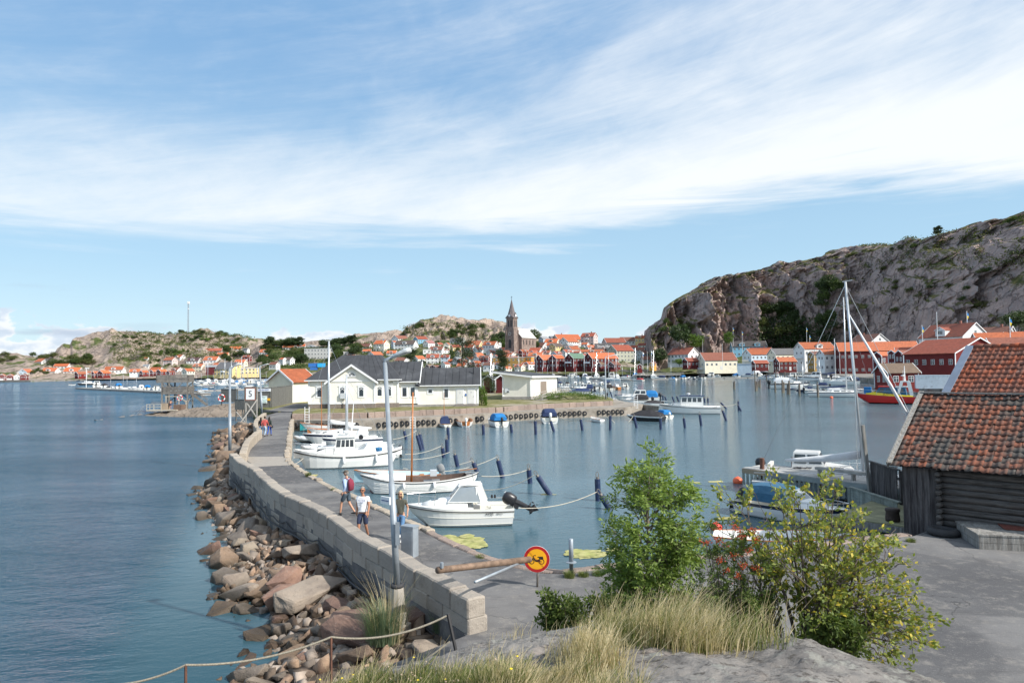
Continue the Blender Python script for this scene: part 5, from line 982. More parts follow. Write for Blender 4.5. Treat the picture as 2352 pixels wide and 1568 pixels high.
# local: x along wall, -y outward, z up
def _logs(nt,b):
 P=coord(nt);x,y,z=xyz(nt,P);g=noise(nt,scalev(nt,P,1.2,14,14),1.0,7,.7)
 c=mixc(nt,g.ss(.3,.7),(0.045,0.04,0.038),(0.165,0.15,0.14));c=mixc(nt,noise(nt,P,1.1,4).ss(.5,.7)*.4,c,(.10,.085,.075))
 nt.links.new(c.k,b.inputs['Base Color']);b.inputs['Roughness'].default_value=.9;b.inputs['Specular IOR Level'].default_value=.2;setbump(nt,b,g,.05)
mat('log',fn=_logs)
def _plk(nt,b,lo,hi):
 P=coord(nt);g=noise(nt,scalev(nt,P,12,12,1.0),1.0,7,.7);c=mixc(nt,g.ss(.3,.7),lo,hi)
 c=mixc(nt,1.0,c,mixc(nt,geo(nt,'Random Per Island'),(.75,)*3,(1.2,)*3),'MULTIPLY');nt.links.new(c.k,b.inputs['Base Color']);b.inputs['Roughness'].default_value=.9;b.inputs['Specular IOR Level'].default_value=.2;setbump(nt,b,g,.03)
mat('dark_plank',fn=lambda nt,b:_plk(nt,b,(0.035,0.03,0.032),(0.13,0.12,0.118)));mat('weathered',fn=lambda nt,b:_plk(nt,b,(0.14,0.13,0.12),(0.34,0.33,0.31)))
LS,DS,EZ,RZ=9.0,8.4,3.78,5.95
xc=1.12;sr=random.Random(21)
mb=MB();z_=1.42
for k in range(11):
 r_=sr.uniform(.105,.125);z_+=r_ if k else 0;mb.tube([(xc-.14-sr.uniform(0,.12),r_*.9,z_+.0),(xc+.3,r_*.9,z_),(LS*.5,r_*.9+sr.uniform(-.01,.01),z_+sr.uniform(-.01,.01)),(LS,r_*.9,z_)],[r_*.8,r_,r_*1.02,r_*.96],12,'log');z_+=r_*.92
mb.box(xc,LS,.18,.30,1.2,3.9,'dark');mb.build('log_wall','log',shed,smooth=True)
mb=MB();z_=1.30
for k in range(11):r_=.115;mb.tube([(xc-.02+sr.uniform(-.01,.01),-.16-sr.uniform(0,.1),z_+.11),(xc-.02,.5,z_+.11)],[r_*.75,r_],10);z_+=.216
mb.build('log_ends','log',shed,smooth=True)
mb=MB();x_=0
while x_<xc-.02:w_=sr.uniform(.16,.24);mb.box(x_+.004,min(x_+w_-.004,xc-.06),-.05-sr.uniform(0,.03),.0,1.22-sr.uniform(0,.06)-.25*(1-x_/xc),3.85);x_+=w_
mb.build('plank_cladding','dark_plank',shed)
mb=MB();y_=0
while y_<DS:mb.box(-.05-sr.uniform(0,.02),0,y_+.004,y_+.2-.004,1.1,EZ+(RZ-EZ)*(1-abs(y_-DS/2)/(DS/2))-.05);y_+=.2
mb.build('gable_cladding','dark_plank',shed);mb=MB();mb.box(LS-.1,LS,.2,DS,1.3,EZ);mb.box(.3,LS,DS-.1,DS,1.3,EZ);mb.build('back_wall','dark_plank',shed)
def tiled(name,parent,org,ex_,es_,L,Ls,m,w_=.235,c_=.345,seed=1,amp=.031):
 rr=np.random.default_rng(seed);ex_,es_=Vector(ex_).normalized(),Vector(es_).normalized();nrm=ex_.cross(es_).normalized();V,Fq=[],[];nx=int(L/w_);ns=int(Ls/c_);k0=0;org=Vector(org)
 prof=[(0,.2),(.12,.0),(.3,-.35),(.48,-.1),(.62,.5),(.78,1.0),(.92,.7),(1.06,.15)]
 for j in range(ns):
  for i in range(nx):
   jx,js,jn=rr.normal(0,.007),rr.normal(0,.018)-(.05 if rr.random()<.03 else 0),rr.normal(0,.006)-.05*math.sin(math.pi*i/nx)*math.sin(math.pi*j/ns);tl=rr.normal(0,.016);P=[]
   for s_,lift in((-.045,.040),(c_*.5,.022),(c_*1.03,.004)):
    for t,h in prof:P.append(org+ex_*(i*w_+t*w_+jx)+es_*(j*c_+s_+js+(.02*math.sin(t*3.1)if s_<0 else 0)*-1)+nrm*(lift+h*amp+jn+tl*t))
   P2=[q-nrm*.016 for q in P[:8]];V+=P+P2;n=8
   for a in range(2):
    for b in range(7):Fq.append((k0+a*n+b,k0+a*n+b+1,k0+(a+1)*n+b+1,k0+(a+1)*n+b))
   for b in range(7):Fq.append((k0+24+b,k0+24+b+1,k0+b+1,k0+b))
   k0+=32
 o=npmesh(name,[tuple(q)for q in V],Fq,m,parent,smooth=True);return o
def _oldtile(nt,b,reds,dark,dk=.5):
 P=coord(nt);r_=geo(nt,'Random Per Island');big=noise(nt,P,.55,4,.6);f=(r_*.34+big*1.35).ss(.60-.1+dk*.2,1.0)
 c=mixc(nt,(r_*7.31)._m('FRACT'),reds[0],reds[1]);c=mixc(nt,f,c,dark)
 n=noise(nt,P,16,6,.7);c=mixc(nt,n.ss(.52,.66)*.55*dk*1.6,c,(.085,.075,.07));li=noise(nt,P,9,5,.65).ss(.63,.70)*.7;c=mixc(nt,li,c,(.42,.41,.38))
 nt.links.new(c.k,b.inputs['Base Color']);b.inputs['Roughness'].default_value=.85;b.inputs['Specular IOR Level'].default_value=.25;setbump(nt,b,n,.012)
mat('tile_old',fn=lambda nt,b:_oldtile(nt,b,((0.25,0.085,0.048),(0.16,0.075,0.052)),(0.082,0.072,0.065),.75));mat('tile_orange',fn=lambda nt,b:_oldtile(nt,b,((0.38,0.098,0.045),(0.30,0.085,0.045)),(0.20,0.09,0.065),.42))
oh=.42;sl=(RZ-EZ)/(DS/2);es=Vector((0,1,sl)).normalized();eL=math.hypot(DS/2+oh,(DS/2+oh)*sl)
tiled('tile_roof',shed,(-.38,-oh,EZ-oh*sl+.03),(1,0,0),es,LS+.5,eL,'tile_old',seed=3)
tiled('tile_roof',shed,(LS+.1,DS+oh,EZ-oh*sl+.03),(-1,0,0),Vector((0,-1,sl)),LS+.5,eL,'tile_old',seed=4)
mb=MB();mb.add([(-.36,-oh+.02,EZ-oh*sl-.02),(LS,-oh+.02,EZ-oh*sl-.02),(LS,DS/2,RZ-.03),(-.36,DS/2,RZ-.03),(LS,DS+oh,EZ-oh*sl-.02),(-.36,DS+oh,EZ-oh*sl-.02)],[(0,1,2,3),(3,2,4,5)]);mb.build('roof_boarding','dark_plank',shed)
mb=MB();mb.beam((-.42,-oh-.05,EZ-oh*sl+.02),(-.42,DS/2,RZ+.06),.05,.24);mb.beam((-.42,DS+oh,EZ-oh*sl+.02),(-.42,DS/2+.01,RZ+.06),.05,.24);mb.beam((-.36,-oh-.04,EZ-oh*sl+.09),(-.36,DS/2,RZ+.14),.16,.03);mb.build('verge_board','weathered',shed)
mb=MB();mb.beam((-.4,DS/2-.07,RZ+.10),(LS,DS/2-.07,RZ+.10),.2,.05);mb.beam((-.4,DS/2+.07,RZ+.08),(LS,DS/2+.07,RZ+.08),.2,.05);mb.build('ridge_board','weathered',shed)
# second house: only its roof shows
RP0=Vector((23.0,34.0,8.02));exr=Vector((.6,-.8,0));esl=Vector((.8,.6,.72));L2=12;S2_=6.5
hs=thing('tiled_house','house with large orange pantile roof and blue-grey verge behind the log boathouse','house',(0,0,0))
esn=esl.normalized();org=RP0-esn*S2_;tiled('tile_roof',hs,org,exr,esl,L2,S2_,'tile_orange',.25,.36,9)
b2=RP0+Vector((.8,.6,-.72)).normalized()*S2_;tiled('tile_roof',hs,b2+exr*L2,-exr,Vector((-.8,-.6,.72)),L2,S2_,'tile_orange',.25,.36,10)
mb=MB();a_=org-exr*.16;c_=RP0-exr*.16;mb.beam(a_+Vector((0,0,.02)),c_+Vector((0,0,.02)),.34,.16);mb.build('verge_board',mat('verge_blue',(0.16,0.20,0.27),.6,.1),hs)
mb=MB();
for k in range(32):p_=RP0+exr*(k*.37+.02)+Vector((0,0,.02));mb.tube([p_,p_+exr*.40+Vector((0,0,.012))],[.10,.125],8)
mb.build('ridge_tiles','tile_orange',hs,smooth=True)
mb=MB();q0_,q1_=org+esn*.8,org+esn*.8+exr*L2;q2_,q3_=b2+exr*L2,b2;k_=lambda p:(p.x,p.y,p.z-.12)
mb.add([k_(org+esn*.3),k_(org+esn*.3+exr*L2),k_(RP0+exr*L2),k_(RP0),k_(b2+exr*L2),k_(b2)],[(0,1,2,3),(3,2,4,5)])
A2=[org+esn*.9,org+esn*.9+exr*(L2-.4),b2-Vector((.8,.6,0))*.9+exr*(L2-.4),b2-Vector((.8,.6,0))*.9];mb.poly([(p.x,p.y)for p in A2],1.3,org.z+.1);mb.build('wall','wall_red',hs)
# things by the log wall
def torus_tyre(loc,rot,label,R_=.36,r=.12,name='tyre',grp=None):
 mb=MB();mb.torus((0,0,0),R_,r,(0,0,1),22,10);
 o=mb.build(name,'rubber',smooth=True);o.location=loc;o.rotation_euler=rot;return tag(o,label,'tyre',grp)
mat('rubber2',(0.05,0.05,0.053),.85,.2,8,.01,30)
torus_tyre(G(*Z('S8',1760,262),1.47)+Vector((0,.3,0)),(0,.05,0),'black car tyre lying flat by the log boathouse',.38,.13)
torus_tyre(G(*Z('S8',2040,268),1.35)+Vector((.0,.2,.46)),(R(72),0,R(40)),'black car tyre leaning against the log wall',.38,.12)
bx=thing('timber_platform','low grey plank platform on the asphalt by the log wall','platform',G(*Z('S8',1995,385),ZP),R(-15))
mb=MB();
for k in range(9):mb.box(.0,4.5,k*.22+.005,k*.22+.215,.42,.47)
mb.build('deck_boards','weathered',bx);mb=MB();mb.box(0.03,4.5,.02,1.95,.0,.2);mb.box(.03,4.5,.02,1.95,.21,.415);mb.build('frame','weathered',bx)
mb=MB();mb.box(0,2.6,0,1.0,0,.03);o=mb.build('rusty_sheet',mat('rust_red',(0.17,0.05,0.035),.8,.3,3));o.location=bx.location+Vector((1.2,.5,.49));o.rotation_euler.z=R(-22);tag(o,'rusty red metal sheet lying on the low plank platform','metal sheet')
# ---- jetties on the right
jt=thing('jetty','grey timber jetty with hanging slats, running from the bench towards open water','jetty',(0,0,0))
ja,jb,jw=Vector((13.35,40.0,1.3)),Vector((18.6,32.7,1.3)),Vector((.80,.60,0));jd=(jb-ja).normalized();jL=(jb-ja).length;wj=2.3
mb=MB();n=int(jL/.16)
for k in range(n):a_=ja+jd*(k*.16+.006);b_=ja+jd*(k*.16+.152);mb.add([a_,b_,b_+jw*wj,a_+jw*wj]+[p-Vector((0,0,.04))for p in(a_,b_,b_+jw*wj,a_+jw*wj)],[(0,1,2,3),(4,7,6,5),(0,4,5,1),(1,5,6,2),(2,6,7,3),(3,7,4,0)])
mb.build('deck_boards',mat('deck_pale',(0.43,0.42,0.40),.8,.15,2,island=.12),jt)
mat('green_wood',(0.20,0.225,0.205),.88,.2,3,stretch=(1,1,4),island=.22)
mb=MB();nv=Vector((0,0,1));o_=-jw*.05
mb.beam(ja+o_-nv*.17,ja+o_+jd*1.5-nv*.17,.06,.26);mb.build('fascia',mat('tan_wood',(0.30,0.24,0.17),.85,.15,3),jt);mb=MB();mb.beam(ja+o_+jd*1.51-nv*.17,jb+o_-nv*.17,.06,.26);mb.build('fascia',mat('grey_beam',(0.24,0.27,0.27),.85,.15,3),jt);mb=MB();mb.beam(ja-jd*.04-nv*.17,ja-jd*.04+jw*wj-nv*.17,.06,.26);mb.build('fascia','tan_wood',jt)
mb=MB();
for k in range(int(jL/.27)):p_=ja-jw*.10+jd*(k*.27+.1)-nv*.28;h_=.62+sr.uniform(-.03,.05)+(.12 if k>22 else 0);mb.add([p_+jd*i*.07+jw*j*.02-nv*q for q in(0,h_)for i,j in((-1,-1),(1,-1),(1,1),(-1,1))],[(0,1,2,3),(4,7,6,5),(0,4,5,1),(1,5,6,2),(2,6,7,3),(3,7,4,0)])
mb.build('hanging_slats','green_wood',jt)
for s_,off in((1.3,.5),(1.3,2.0),(4.5,.4),(4.5,2.0),(8,.4),(8,2.0)):mb=MB();p_=ja+jd*s_+jw*off;mb.tube([p_-nv*2.4,p_-nv*.05],.12,8);mb.build('pile','dark_plank',jt)
mb=MB();mb.add([ja+jd*.2+jw*.3-nv*.3,jb-jd*.2+jw*.3-nv*.3,jb+jw*2-nv*.3,ja+jd*.2+jw*2-nv*.3],[(0,1,2,3)]);mb.build('joists','dark_plank',jt)
mat('rust',(0.13,0.06,0.04),.85,.3,6)
for(s_,w_,h_,lb)in((1.05,.35,.62,'rusty round steel bollard post at the left corner of the jetty'),(1.9,2.2,.58,'rusty round steel bollard post beside the coiled rope on the jetty')):mb=MB();p_=ja+jd*s_+jw*w_;mb.lathe([(.125,-3),(.125,h_),(.11,h_+.01)],14);o=mb.build('steel_bollard','rust',smooth=False);o.location=p_;tag(o,lb,'bollard')
mb=MB();p_=ja+jd*2.3+jw*2.05+nv*.02
for k in range(3):mb.torus((k*.3,0,.03+.01*k),.16,.03,(0,0,1),14,5)
mb.tube([(-.3,.1,.02),(.2,.2,.04),(.7,.05,.05),(1.0,.2,.02)],.03,5);o=mb.build('rope_coil',mat('rope_dark',(0.02,0.022,0.03),.9,.2));o.location=p_;tag(o,'coil of dark rope lying on the jetty beside a rusty post','rope')
bn=thing('bench','long grey wooden bench standing on the jetty','bench',ja+jd*4.3+jw*.25,math.atan2(jd.y,jd.x))
mb=MB();mb.box(0,4.0,0,.16,.44,.49);mb.box(0,4.0,.18,.34,.44,.49);mb.box(.02,3.98,-.02,.0,.36,.46);mb.build('seat','grey_wood',bn)
for x_ in(.15,1.95,3.75):
 for y_ in(.02,.26):mb=MB();mb.box(x_,x_+.09,y_,y_+.07,0,.44);mb.build('leg','grey_wood',bn)
def pot(loc,label):
 o=thing('lobster_pot',label,'lobster pot',loc,math.atan2(jd.y,jd.x)+.1);mb=MB();
 for z_ in np.linspace(0,.4,6):mb.box(0,.8,-.02,0,z_,z_+.03);mb.box(0,.8,.45,.47,z_,z_+.03);mb.box(-.01,.01,0,.45,z_,z_+.03);mb.box(.79,.81,0,.45,z_,z_+.03)
 for x_ in(0,.25,.55,.78):mb.box(x_,x_+.03,-.03,.48,.0,.02);mb.box(x_,x_+.03,-.03,-.0,0,.42);mb.box(x_,x_+.03,-.03,.48,.41,.43)
 mb.build('frame','dark_plank',o);mb=MB();mb.blob((.4,.22,.2),(.13,.12,.12));mb.build('float',mat('orange_float',(0.75,0.13,0.05),.5,.1),o,smooth=True);return o
pp=ja+jd*7.6+jw*.15;pot(pp+nv*.01,'slatted lobster pot on the jetty, lower one of the stack');pot(pp+nv*.46,'slatted lobster pot on the jetty, upper one of the stack')
scr=fence('plank_screen',D(*Z('S4',1785,640),33.2),D(*Z('S4',2075,668),30.5),.75,2.5,'dark weathered plank screen between the jetty and the log boathouse',m='dark_plank',bw=.2)
p_=G(*Z('S4',1790,640),.75);mb=MB();a_,b_=D(*Z('S4',1790,680),33.0),D(*Z('S4',1700,0),33.0);mb.beam(a_-Vector((0,0,1)),b_,.14,.14);tag(mb.build('timber_pole','weathered'),'leaning bare timber pole rising beside the lobster pots','pole')
ld=thing('lower_deck','mossy greenish plank landing between jetty and log boathouse','landing',(0,0,0));LQ=[Vector((13.2,28.5,1.0)),Vector((15.3,26.3,1.0)),Vector((18.2,29.3,1.0)),Vector((16.9,32.0,1.0))]
mb=MB();n=22
for k in range(n):
 a_,b_=LQ[0].lerp(LQ[3],(k+.04)/n),LQ[0].lerp(LQ[3],(k+.94)/n);c_,d_=LQ[1].lerp(LQ[2],(k+.94)/n),LQ[1].lerp(LQ[2],(k+.04)/n);mb.add([a_,d_,c_,b_]+[p-Vector((0,0,.05))for p in(a_,d_,c_,b_)],[(0,1,2,3),(4,7,6,5),(0,4,5,1),(1,5,6,2),(2,6,7,3),(3,7,4,0)])
mb.build('deck_boards',mat('mossy_plank',(0.24,0.235,0.14),.9,.2,2,.01,12,island=.18),ld)
mb=MB();mb.beam(LQ[0]-nv*.2,LQ[1]-nv*.2,.12,.28);mb.beam(LQ[0]-nv*.62,LQ[1]-nv*.62,.12,.3);mb.beam(LQ[0]-nv*.2,LQ[3]-nv*.2,.12,.28);mb.build('beam','weathered',ld)
for q in(.1,.5,.9):mb=MB();p_=LQ[0].lerp(LQ[1],q)+Vector((.1,.2,0));mb.tube([p_-nv*2,p_-nv*.06],.13,8);mb.build('pile','dark_plank',ld)
mb=MB();mb.lathe([(.26,0),(.27,.1),(.24,.35),(.28,.42),(.26,.5)],12);o=mb.build('wooden_bollard',mat('tarred',(0.05,0.035,0.03),.8,.3,5),smooth=True);o.location=G(*Z('S4',2015,1000),1.0);tag(o,'stout dark timber bollard on the mossy landing','bollard')
fence('slat_fence',D(*Z('S4',1580,820),33.2),D(*Z('S4',2080,800),29.5),.1,1.28,'low greenish slat fence under the plank screen',posts=False,m='green_wood',bw=.24)
# ---- barrier, sign, cabinet, posts
br=thing('barrier_boom','rusty steel tube barrier swung across the path entrance','barrier',(0,0,0))
ba,bb=D(*Z('S2',560,1522),15.6),D(*Z('S2',1385,1425),18.6);mb=MB();mb.tube([ba,bb],[.075,.085],14);mb.build('boom',mat('barrier_rust',(0.20,0.135,0.095),.75,.35,5,metal=.2),br,smooth=True)
mb=MB();bs_=D(*Z('S7',0,640),15.2);mb.tube([bs_,D(*Z('S2',1290,1460),18.2)],.032,8);mb.build('stay','gal',br,smooth=True);mb=MB();mb.tube([ba+Vector((.1,0,.05)),ba+Vector((.1,0,.17))],.04,8);mb.build('latch_pin','gal',br);
sg0=G(*Z('S7',487,680),ZP);sc_=sg0.y/FPX;sgn=thing('road_sign','round yellow sign with red ring and crossed moped on a short post','road sign',sg0,R(-6));sz=(Z('S7',0,680)[1]-Z('S7',0,466)[1])*sc_;rr_=(Z('S7',0,568)[1]-Z('S7',0,364)[1])*sc_/2
mb=MB();mb.tube([(0,.04,-.1),(0.03,.04,sz)],.03,10);mb.build('post',mat('post_steel',(0.22,0.20,0.18),.6,.2,6,metal=.4),sgn,smooth=True)
def disc(r,y,z,m_,n=48,r0=0):
 mb=MB();P=[(r*math.cos(2*math.pi*k/n),y,z+r*math.sin(2*math.pi*k/n))for k in range(n)]
 if r0:P+=[(r0*math.cos(2*math.pi*k/n),y,z+r0*math.sin(2*math.pi*k/n))for k in range(n)];mb.add(P,[(k,(k+1)%n,n+(k+1)%n,n+k)for k in range(n)],m_)
 else:mb.add(P+[(p[0],y+.012,p[2])for p in P],[tuple(range(n)),tuple(range(2*n-1,n-1,-1))]+[(k,n+k,n+(k+1)%n,(k+1)%n)for k in range(n)],m_)
 return mb
dz_=sz+.0;mat('sign_red',(0.42,0.018,0.02),.35,.05,3);mat('sign_amber',(0.86,0.42,0.015),.35,.04,3)
plate=disc(rr_,0,dz_,'sign_white').build('plate','sign_white',sgn);disc(rr_*.985,-.003,dz_,'sign_red').build('red_ring','sign_red',plate);disc(rr_*.76,-.006,dz_,'sign_amber').build('yellow_face','sign_amber',plate)
mb=MB();Q=rr_*.76
def mp(x,z):return(x*Q,-.010,dz_+z*Q)
for cx in(-.50,.50):mb.torus((cx*Q,-.010,dz_-.22*Q),.235*Q,.034*Q,(0,1,0),22,6)
for pts,r_ in(([(-.50,-.22),(-.30,.28)],.045),([(-.36,.18),(-.28,.36),(-.14,.42),(-.10,.33)],.038),([(-.30,.12),(-.08,-.18),(.22,-.20)],.07),([(-.05,-.12),(.24,-.08),(.30,.12),(.66,.10)],.085),([(.10,.22),(.62,.24),(.58,.14)],.06),([(.5,-.22),(.2,-.2)],.05)):mb.tube([mp(*p)for p in pts],r_*Q*.9,6)
mb.v=[(x,-.010+(y+.010)*.12,z)for x,y,z in mb.v];mb.build('moped_symbol','ink_black',plate)
mb=MB();a_,b_=Vector(mp(-.83,.83)),Vector(mp(.83,-.83));mb.beam(a_*1+Vector((0,-.006,0)),b_+Vector((0,-.006,0)),.16*Q,.004);mb.v=[(x,-.016+(y+.016)*.1,z)for x,y,z in mb.v];mb.build('red_bar','sign_red',plate)
cb=G(*Z('S2',312,1395),ZP);cabn=thing('power_cabinet','galvanised steel power cabinet standing on the path behind the wall','cabinet',cb,R(-28));k_=cb.y/FPX;
mb=MB();mb.box(-.23,.23,-.15,.15,-.02,.92);mb.build('body','gal',cabn);mb=MB();mb.box(-.25,.25,-.17,.17,.92,.97);mb.build('lid','gal',cabn);mb=MB();mb.box(-.2,.2,-.162,-.15,.05,.80);mb.build('door','gal',cabn)
ps=G(*Z('S2',1760,1560),ZP);mp_=thing('mooring_post','grey steel mooring post with flange at the quay edge beside the ash tree','post',ps);k_=ps.y/FPX;hh_=(Z('S2',0,1560)[1]-Z('S2',0,1250)[1])*k_
mb=MB();mb.lathe([(.058,-.2),(.058,hh_*.36),(.065,hh_*.36),(.065,hh_),(.05,hh_+.01)],12);mb.build('tube','gal',mp_,smooth=True);mb=MB();mb.lathe([(.15,hh_*.34),(.15,hh_*.355),(.07,hh_*.37)],14);mb.build('flange','gal',mp_)
# cables along the wall foot
mat('cable',(0.03,0.03,0.034),.6,.1)
for k,(zz,off,lb)in enumerate(((.88,.13,'thick black cable lying along the seaward foot of the granite wall'),(1.15,.10,'thinner black cable looped along the wall above the thick one'))):
 pts=[];base=resample(Wn,60)
 for i,p in enumerate(base[:57]):
  t_=(base[min(i+1,59)]-base[max(i-1,0)]).normalized();n_=Vector((-t_.y,t_.x,0));n_=n_ if n_.x<0 else-n_;pts.append(Vector((p.x,p.y,zz-(.08*k+.12)*abs(math.sin(i*(.9 if k else.37)))-.25*max(0,1-i/8)))+n_*(off+.05*math.sin(i*.8+k)))
 mb=MB();mb.tube(pts,.038-.012*k,7);tag(mb.build('cable','cable',smooth=True),lb,'cable','cables along the wall')
 # ================================================================== BOATS
mat('gel_white',(0.78,0.78,0.76),.25,.03,.8,coat=.3);mat('gel_cream',(0.72,0.70,0.62),.3,.04,1);mat('hull_navy',(0.012,0.022,0.06),.25,.1,1,coat=.3);mat('antifoul',(0.18,0.02,0.018),.8,.15,4);mat('hull_black',(0.02,0.02,0.024),.35,.1)
mat('canvas_blue',(0.01,0.16,0.42),.85,.10,3,.03,3);mat('canvas_navy',(0.018,0.035,0.10),.85,.12,3,.03,3);mat('canvas_black',(0.028,0.026,0.03),.85,.15,3,.04,2.5);mat('canvas_white',(0.66,0.67,0.68),.8,.06,3,.03,3);mat('canvas_red',(0.42,0.05,0.06),.85,.1,3);mat('canvas_steel',(0.035,0.12,0.21),.85,.1,3,.04,3);mat('canvas_green',(0.10,0.16,0.13),.85,.1,3);mat('canvas_grey',(0.20,0.21,0.22),.85,.1,3)
mat('tinted',(0.04,0.05,0.06),.05,.2,1,spec=.8);mat('acrylic',(0.30,0.34,0.37),.08,.1,1,spec=.8);mat('teak',(0.36,0.17,0.07),.5,.2,3,stretch=(1,6,1));mat('varnish',(0.42,0.15,0.04),.3,.2,2,stretch=(1,5,1),coat=.3)
mat('alu',(0.62,0.64,0.66),.35,.05,metal=.6);mat('steel_rail',(0.6,0.61,0.62),.25,.05,metal=.9);mat('inner_blue',(0.42,0.62,0.70),.5,.06);mat('inner_teal',(0.03,0.33,0.36),.5,.1);mat('rib_grey',(0.50,0.53,0.56),.6,.06);mat('rib_navy',(0.03,0.05,0.10),.6,.1);mat('rope_pale',(0.50,0.46,0.38),.95,.15,8);mat('resc_red',(0.55,0.025,0.02),.3,.06,coat=.2);mat('resc_yellow',(0.80,0.60,0.02),.35,.06);mat('hull_bluegrey',(0.52,0.62,0.70),.3,.04,coat=.2)
def hull_rings(L,B,fb,fs,dr,tr=.85,rake=.10,dbl=False,n=14,full=2.3,t0=0.0):
 rings=[]
 for i in range(n+1):
  t=i/n
  if dbl:w_=max(.0,1-abs(2*t-.96)**2.4)**.75 if 0<t<1 else 0.0
  else:w_=tr+(1-tr)*math.sin(min(1,t/.45)*math.pi/2)if t<.45 else max(0,1-((t-.45)/.55)**full)
  b=max(B/2*w_,.012);q=abs(2*t-1)**2 if dbl else t*t;zs=fs+(fb-fs)*q*(1 if not dbl or t>.5 else.75)
  e=t**7 if not dbl else abs(2*t-1)**7;sg=1 if(not dbl or t>.5)else-1
  zk=-dr*(1-e)+zs*.55*e;x=-L/2+t*L
  pts=[(1.0,zs),(.985,zs*.78),(.95,zs*.5),(.86,.10 if zk<0 else zk+(zs-zk)*.35),(.80,.03 if zk<0 else zk+(zs-zk)*.3),(.45,zk*.62 if zk<0 else zk+(zs-zk)*.15),(0,zk)]
  R_=[]
  for k,(f,z)in enumerate(pts):
   f2=f if e<.01 else f*(1-.25*(1-z/zs)*e);R_.append((x-sg*rake*L*max(0,(1-max(z,0)/zs))*e-(0 if dbl else(.02*L*(1-t)**8*(1-max(z,0)/zs))*-1),b*f2,z))
  rings.append(R_)
 return rings
def mk_hull(root,rings,top='gel_white',boot='hull_black',bottom='antifoul',stripe=None,clinker=0,name='hull'):
 mb=MB();m=len(rings[0]);V=[]
 for r_ in rings:
  P=list(r_)
  if clinker:
   P=[]
   for k in range(len(r_)-1):
    a_,b_=r_[k],r_[k+1];P.append(a_);
   P.append(r_[-1])
  V.append(P)
 mats_=[stripe or top,top,top,boot,bottom,bottom]
 for k in range(m-1):
  for sgn_ in(1,-1):
   P=[(x,y*sgn_,z)for r_ in V for(x,y,z)in(r_[k],r_[k+1])];FF={}
   for i in range(len(V)-1):
    za=(V[i][k][2]+V[i][k+1][2]+V[i+1][k][2]+V[i+1][k+1][2])/4;mm=mats_[k]if k<3 else(top if za>.16 else boot if za>.02 else bottom);FF.setdefault(mm,[]).append((2*i,2*i+1,2*i+3,2*i+2)if sgn_<0 else(2*i,2*i+2,2*i+3,2*i+1))
   for mm,ff in FF.items():mb.add(P,ff,mm)
   if clinker and k<4:
    for q in range(1,3):
     t=q/3*1.0;tl=[Vector(r_[k]).lerp(Vector(r_[k+1]),t)for r_ in V];mb.tube([(p.x,p.y*sgn_*1.004,p.z)for p in tl],.012,4,top,cap=False)
 r0=V[0];mb.add([(x,y,z)for x,y,z in r0]+[(x,-y,z)for x,y,z in r0[:-1]],[tuple(list(range(m))+list(range(2*m-2,m-1,-1)))],top)
 return mb.build(name,top,root,smooth=False)
def edge(rings,i0=0,i1=None,k=0,dz=0):return[Vector(r_[k])+Vector((0,0,dz))for r_ in rings[i0:i1]]
def mk_deck(root,rings,m='gel_white',i0=0,i1=None,dz=.0,camber=.05,name='deck'):
 e=edge(rings,i0,i1,0,dz);mb=MB();V=[];
 for p in e:V+=[(p.x,p.y,p.z),(p.x,0,p.z+camber*min(1,p.y)),(p.x,-p.y,p.z)]
 F_=[(3*i,3*i+1,3*i+4,3*i+3)for i in range(len(e)-1)]+[(3*i+1,3*i+2,3*i+5,3*i+4)for i in range(len(e)-1)];mb.add(V,[f[::-1]for f in F_]);return mb.build(name,m,root)
def mk_rub(root,rings,m='hull_black',r=.03,dz=-.02,name='rub_rail'):
 mb=MB();e=edge(rings,dz=dz);mb.tube(e+[Vector((p.x,-p.y,p.z))for p in e[::-1]],r,5,cap=True);return mb.build(name,m,root)
def mk_inner(root,rings,m='gel_white',floor=.12,i0=0,i1=None,inset=.07):
 mb=MB();V=[];rr=rings[i0:i1]
 for r_ in rr:
  x,b,z=r_[0];b2=max(b-inset,.005);V+=[(x,b,z),(x,b2,z+.005),(x,b2*.8,floor+.05),(x,0,floor),(x,-b2*.8,floor+.05),(x,-b2,z+.005),(x,-b,z)]
 n=len(rr);F_=[(7*i+k,7*i+k+1,7*i+k+8,7*i+k+7)for i in range(n-1)for k in range(6)];mb.add(V,[f[::-1]for f in F_]);mb.add([V[k]for k in range(7)],[(0,1,2,3,4,5,6)])
 return mb.build('cockpit_liner',m,root)
def tb(mb,x0,x1,X0,X1,w0,w1,W0,W1,z0,z1,m=None,zt1=None):
 t1=z1 if zt1 is None else zt1
 P=[(x0,-w0,z0),(x1,-w1,z0),(x1,w1,z0),(x0,w0,z0),(X0,-W0,z1),(X1,-W1,t1),(X1,W1,t1),(X0,W0,z1)]
 mb.add(P,[(0,3,2,1),(4,5,6,7),(0,1,5,4),(1,2,6,5),(2,3,7,6),(3,0,4,7)],m);return P
def panes(P,face,cells,m='tinted',out=.012,mb=None):
 q={'R':(0,1,5,4),'F':(1,2,6,5),'L':(2,3,7,6),'B':(3,0,4,7)}[face];a,b,c,d_=[Vector(P[i])for i in q];n=(b-a).cross(d_-a).normalized()
 mb=mb or MB();f=lambda u,v:a.lerp(b,u).lerp(d_.lerp(c,u),v)
 for u0,u1,v0,v1 in cells:
  Q=[f(u0,v0),f(u1,v0),f(u1,v1),f(u0,v1)];V=[p+n*out for p in Q]+[p-n*.01 for p in Q];mb.add(V,[(0,1,2,3),(4,7,6,5),(0,4,5,1),(1,5,6,2),(2,6,7,3),(3,7,4,0)],m)
 return mb
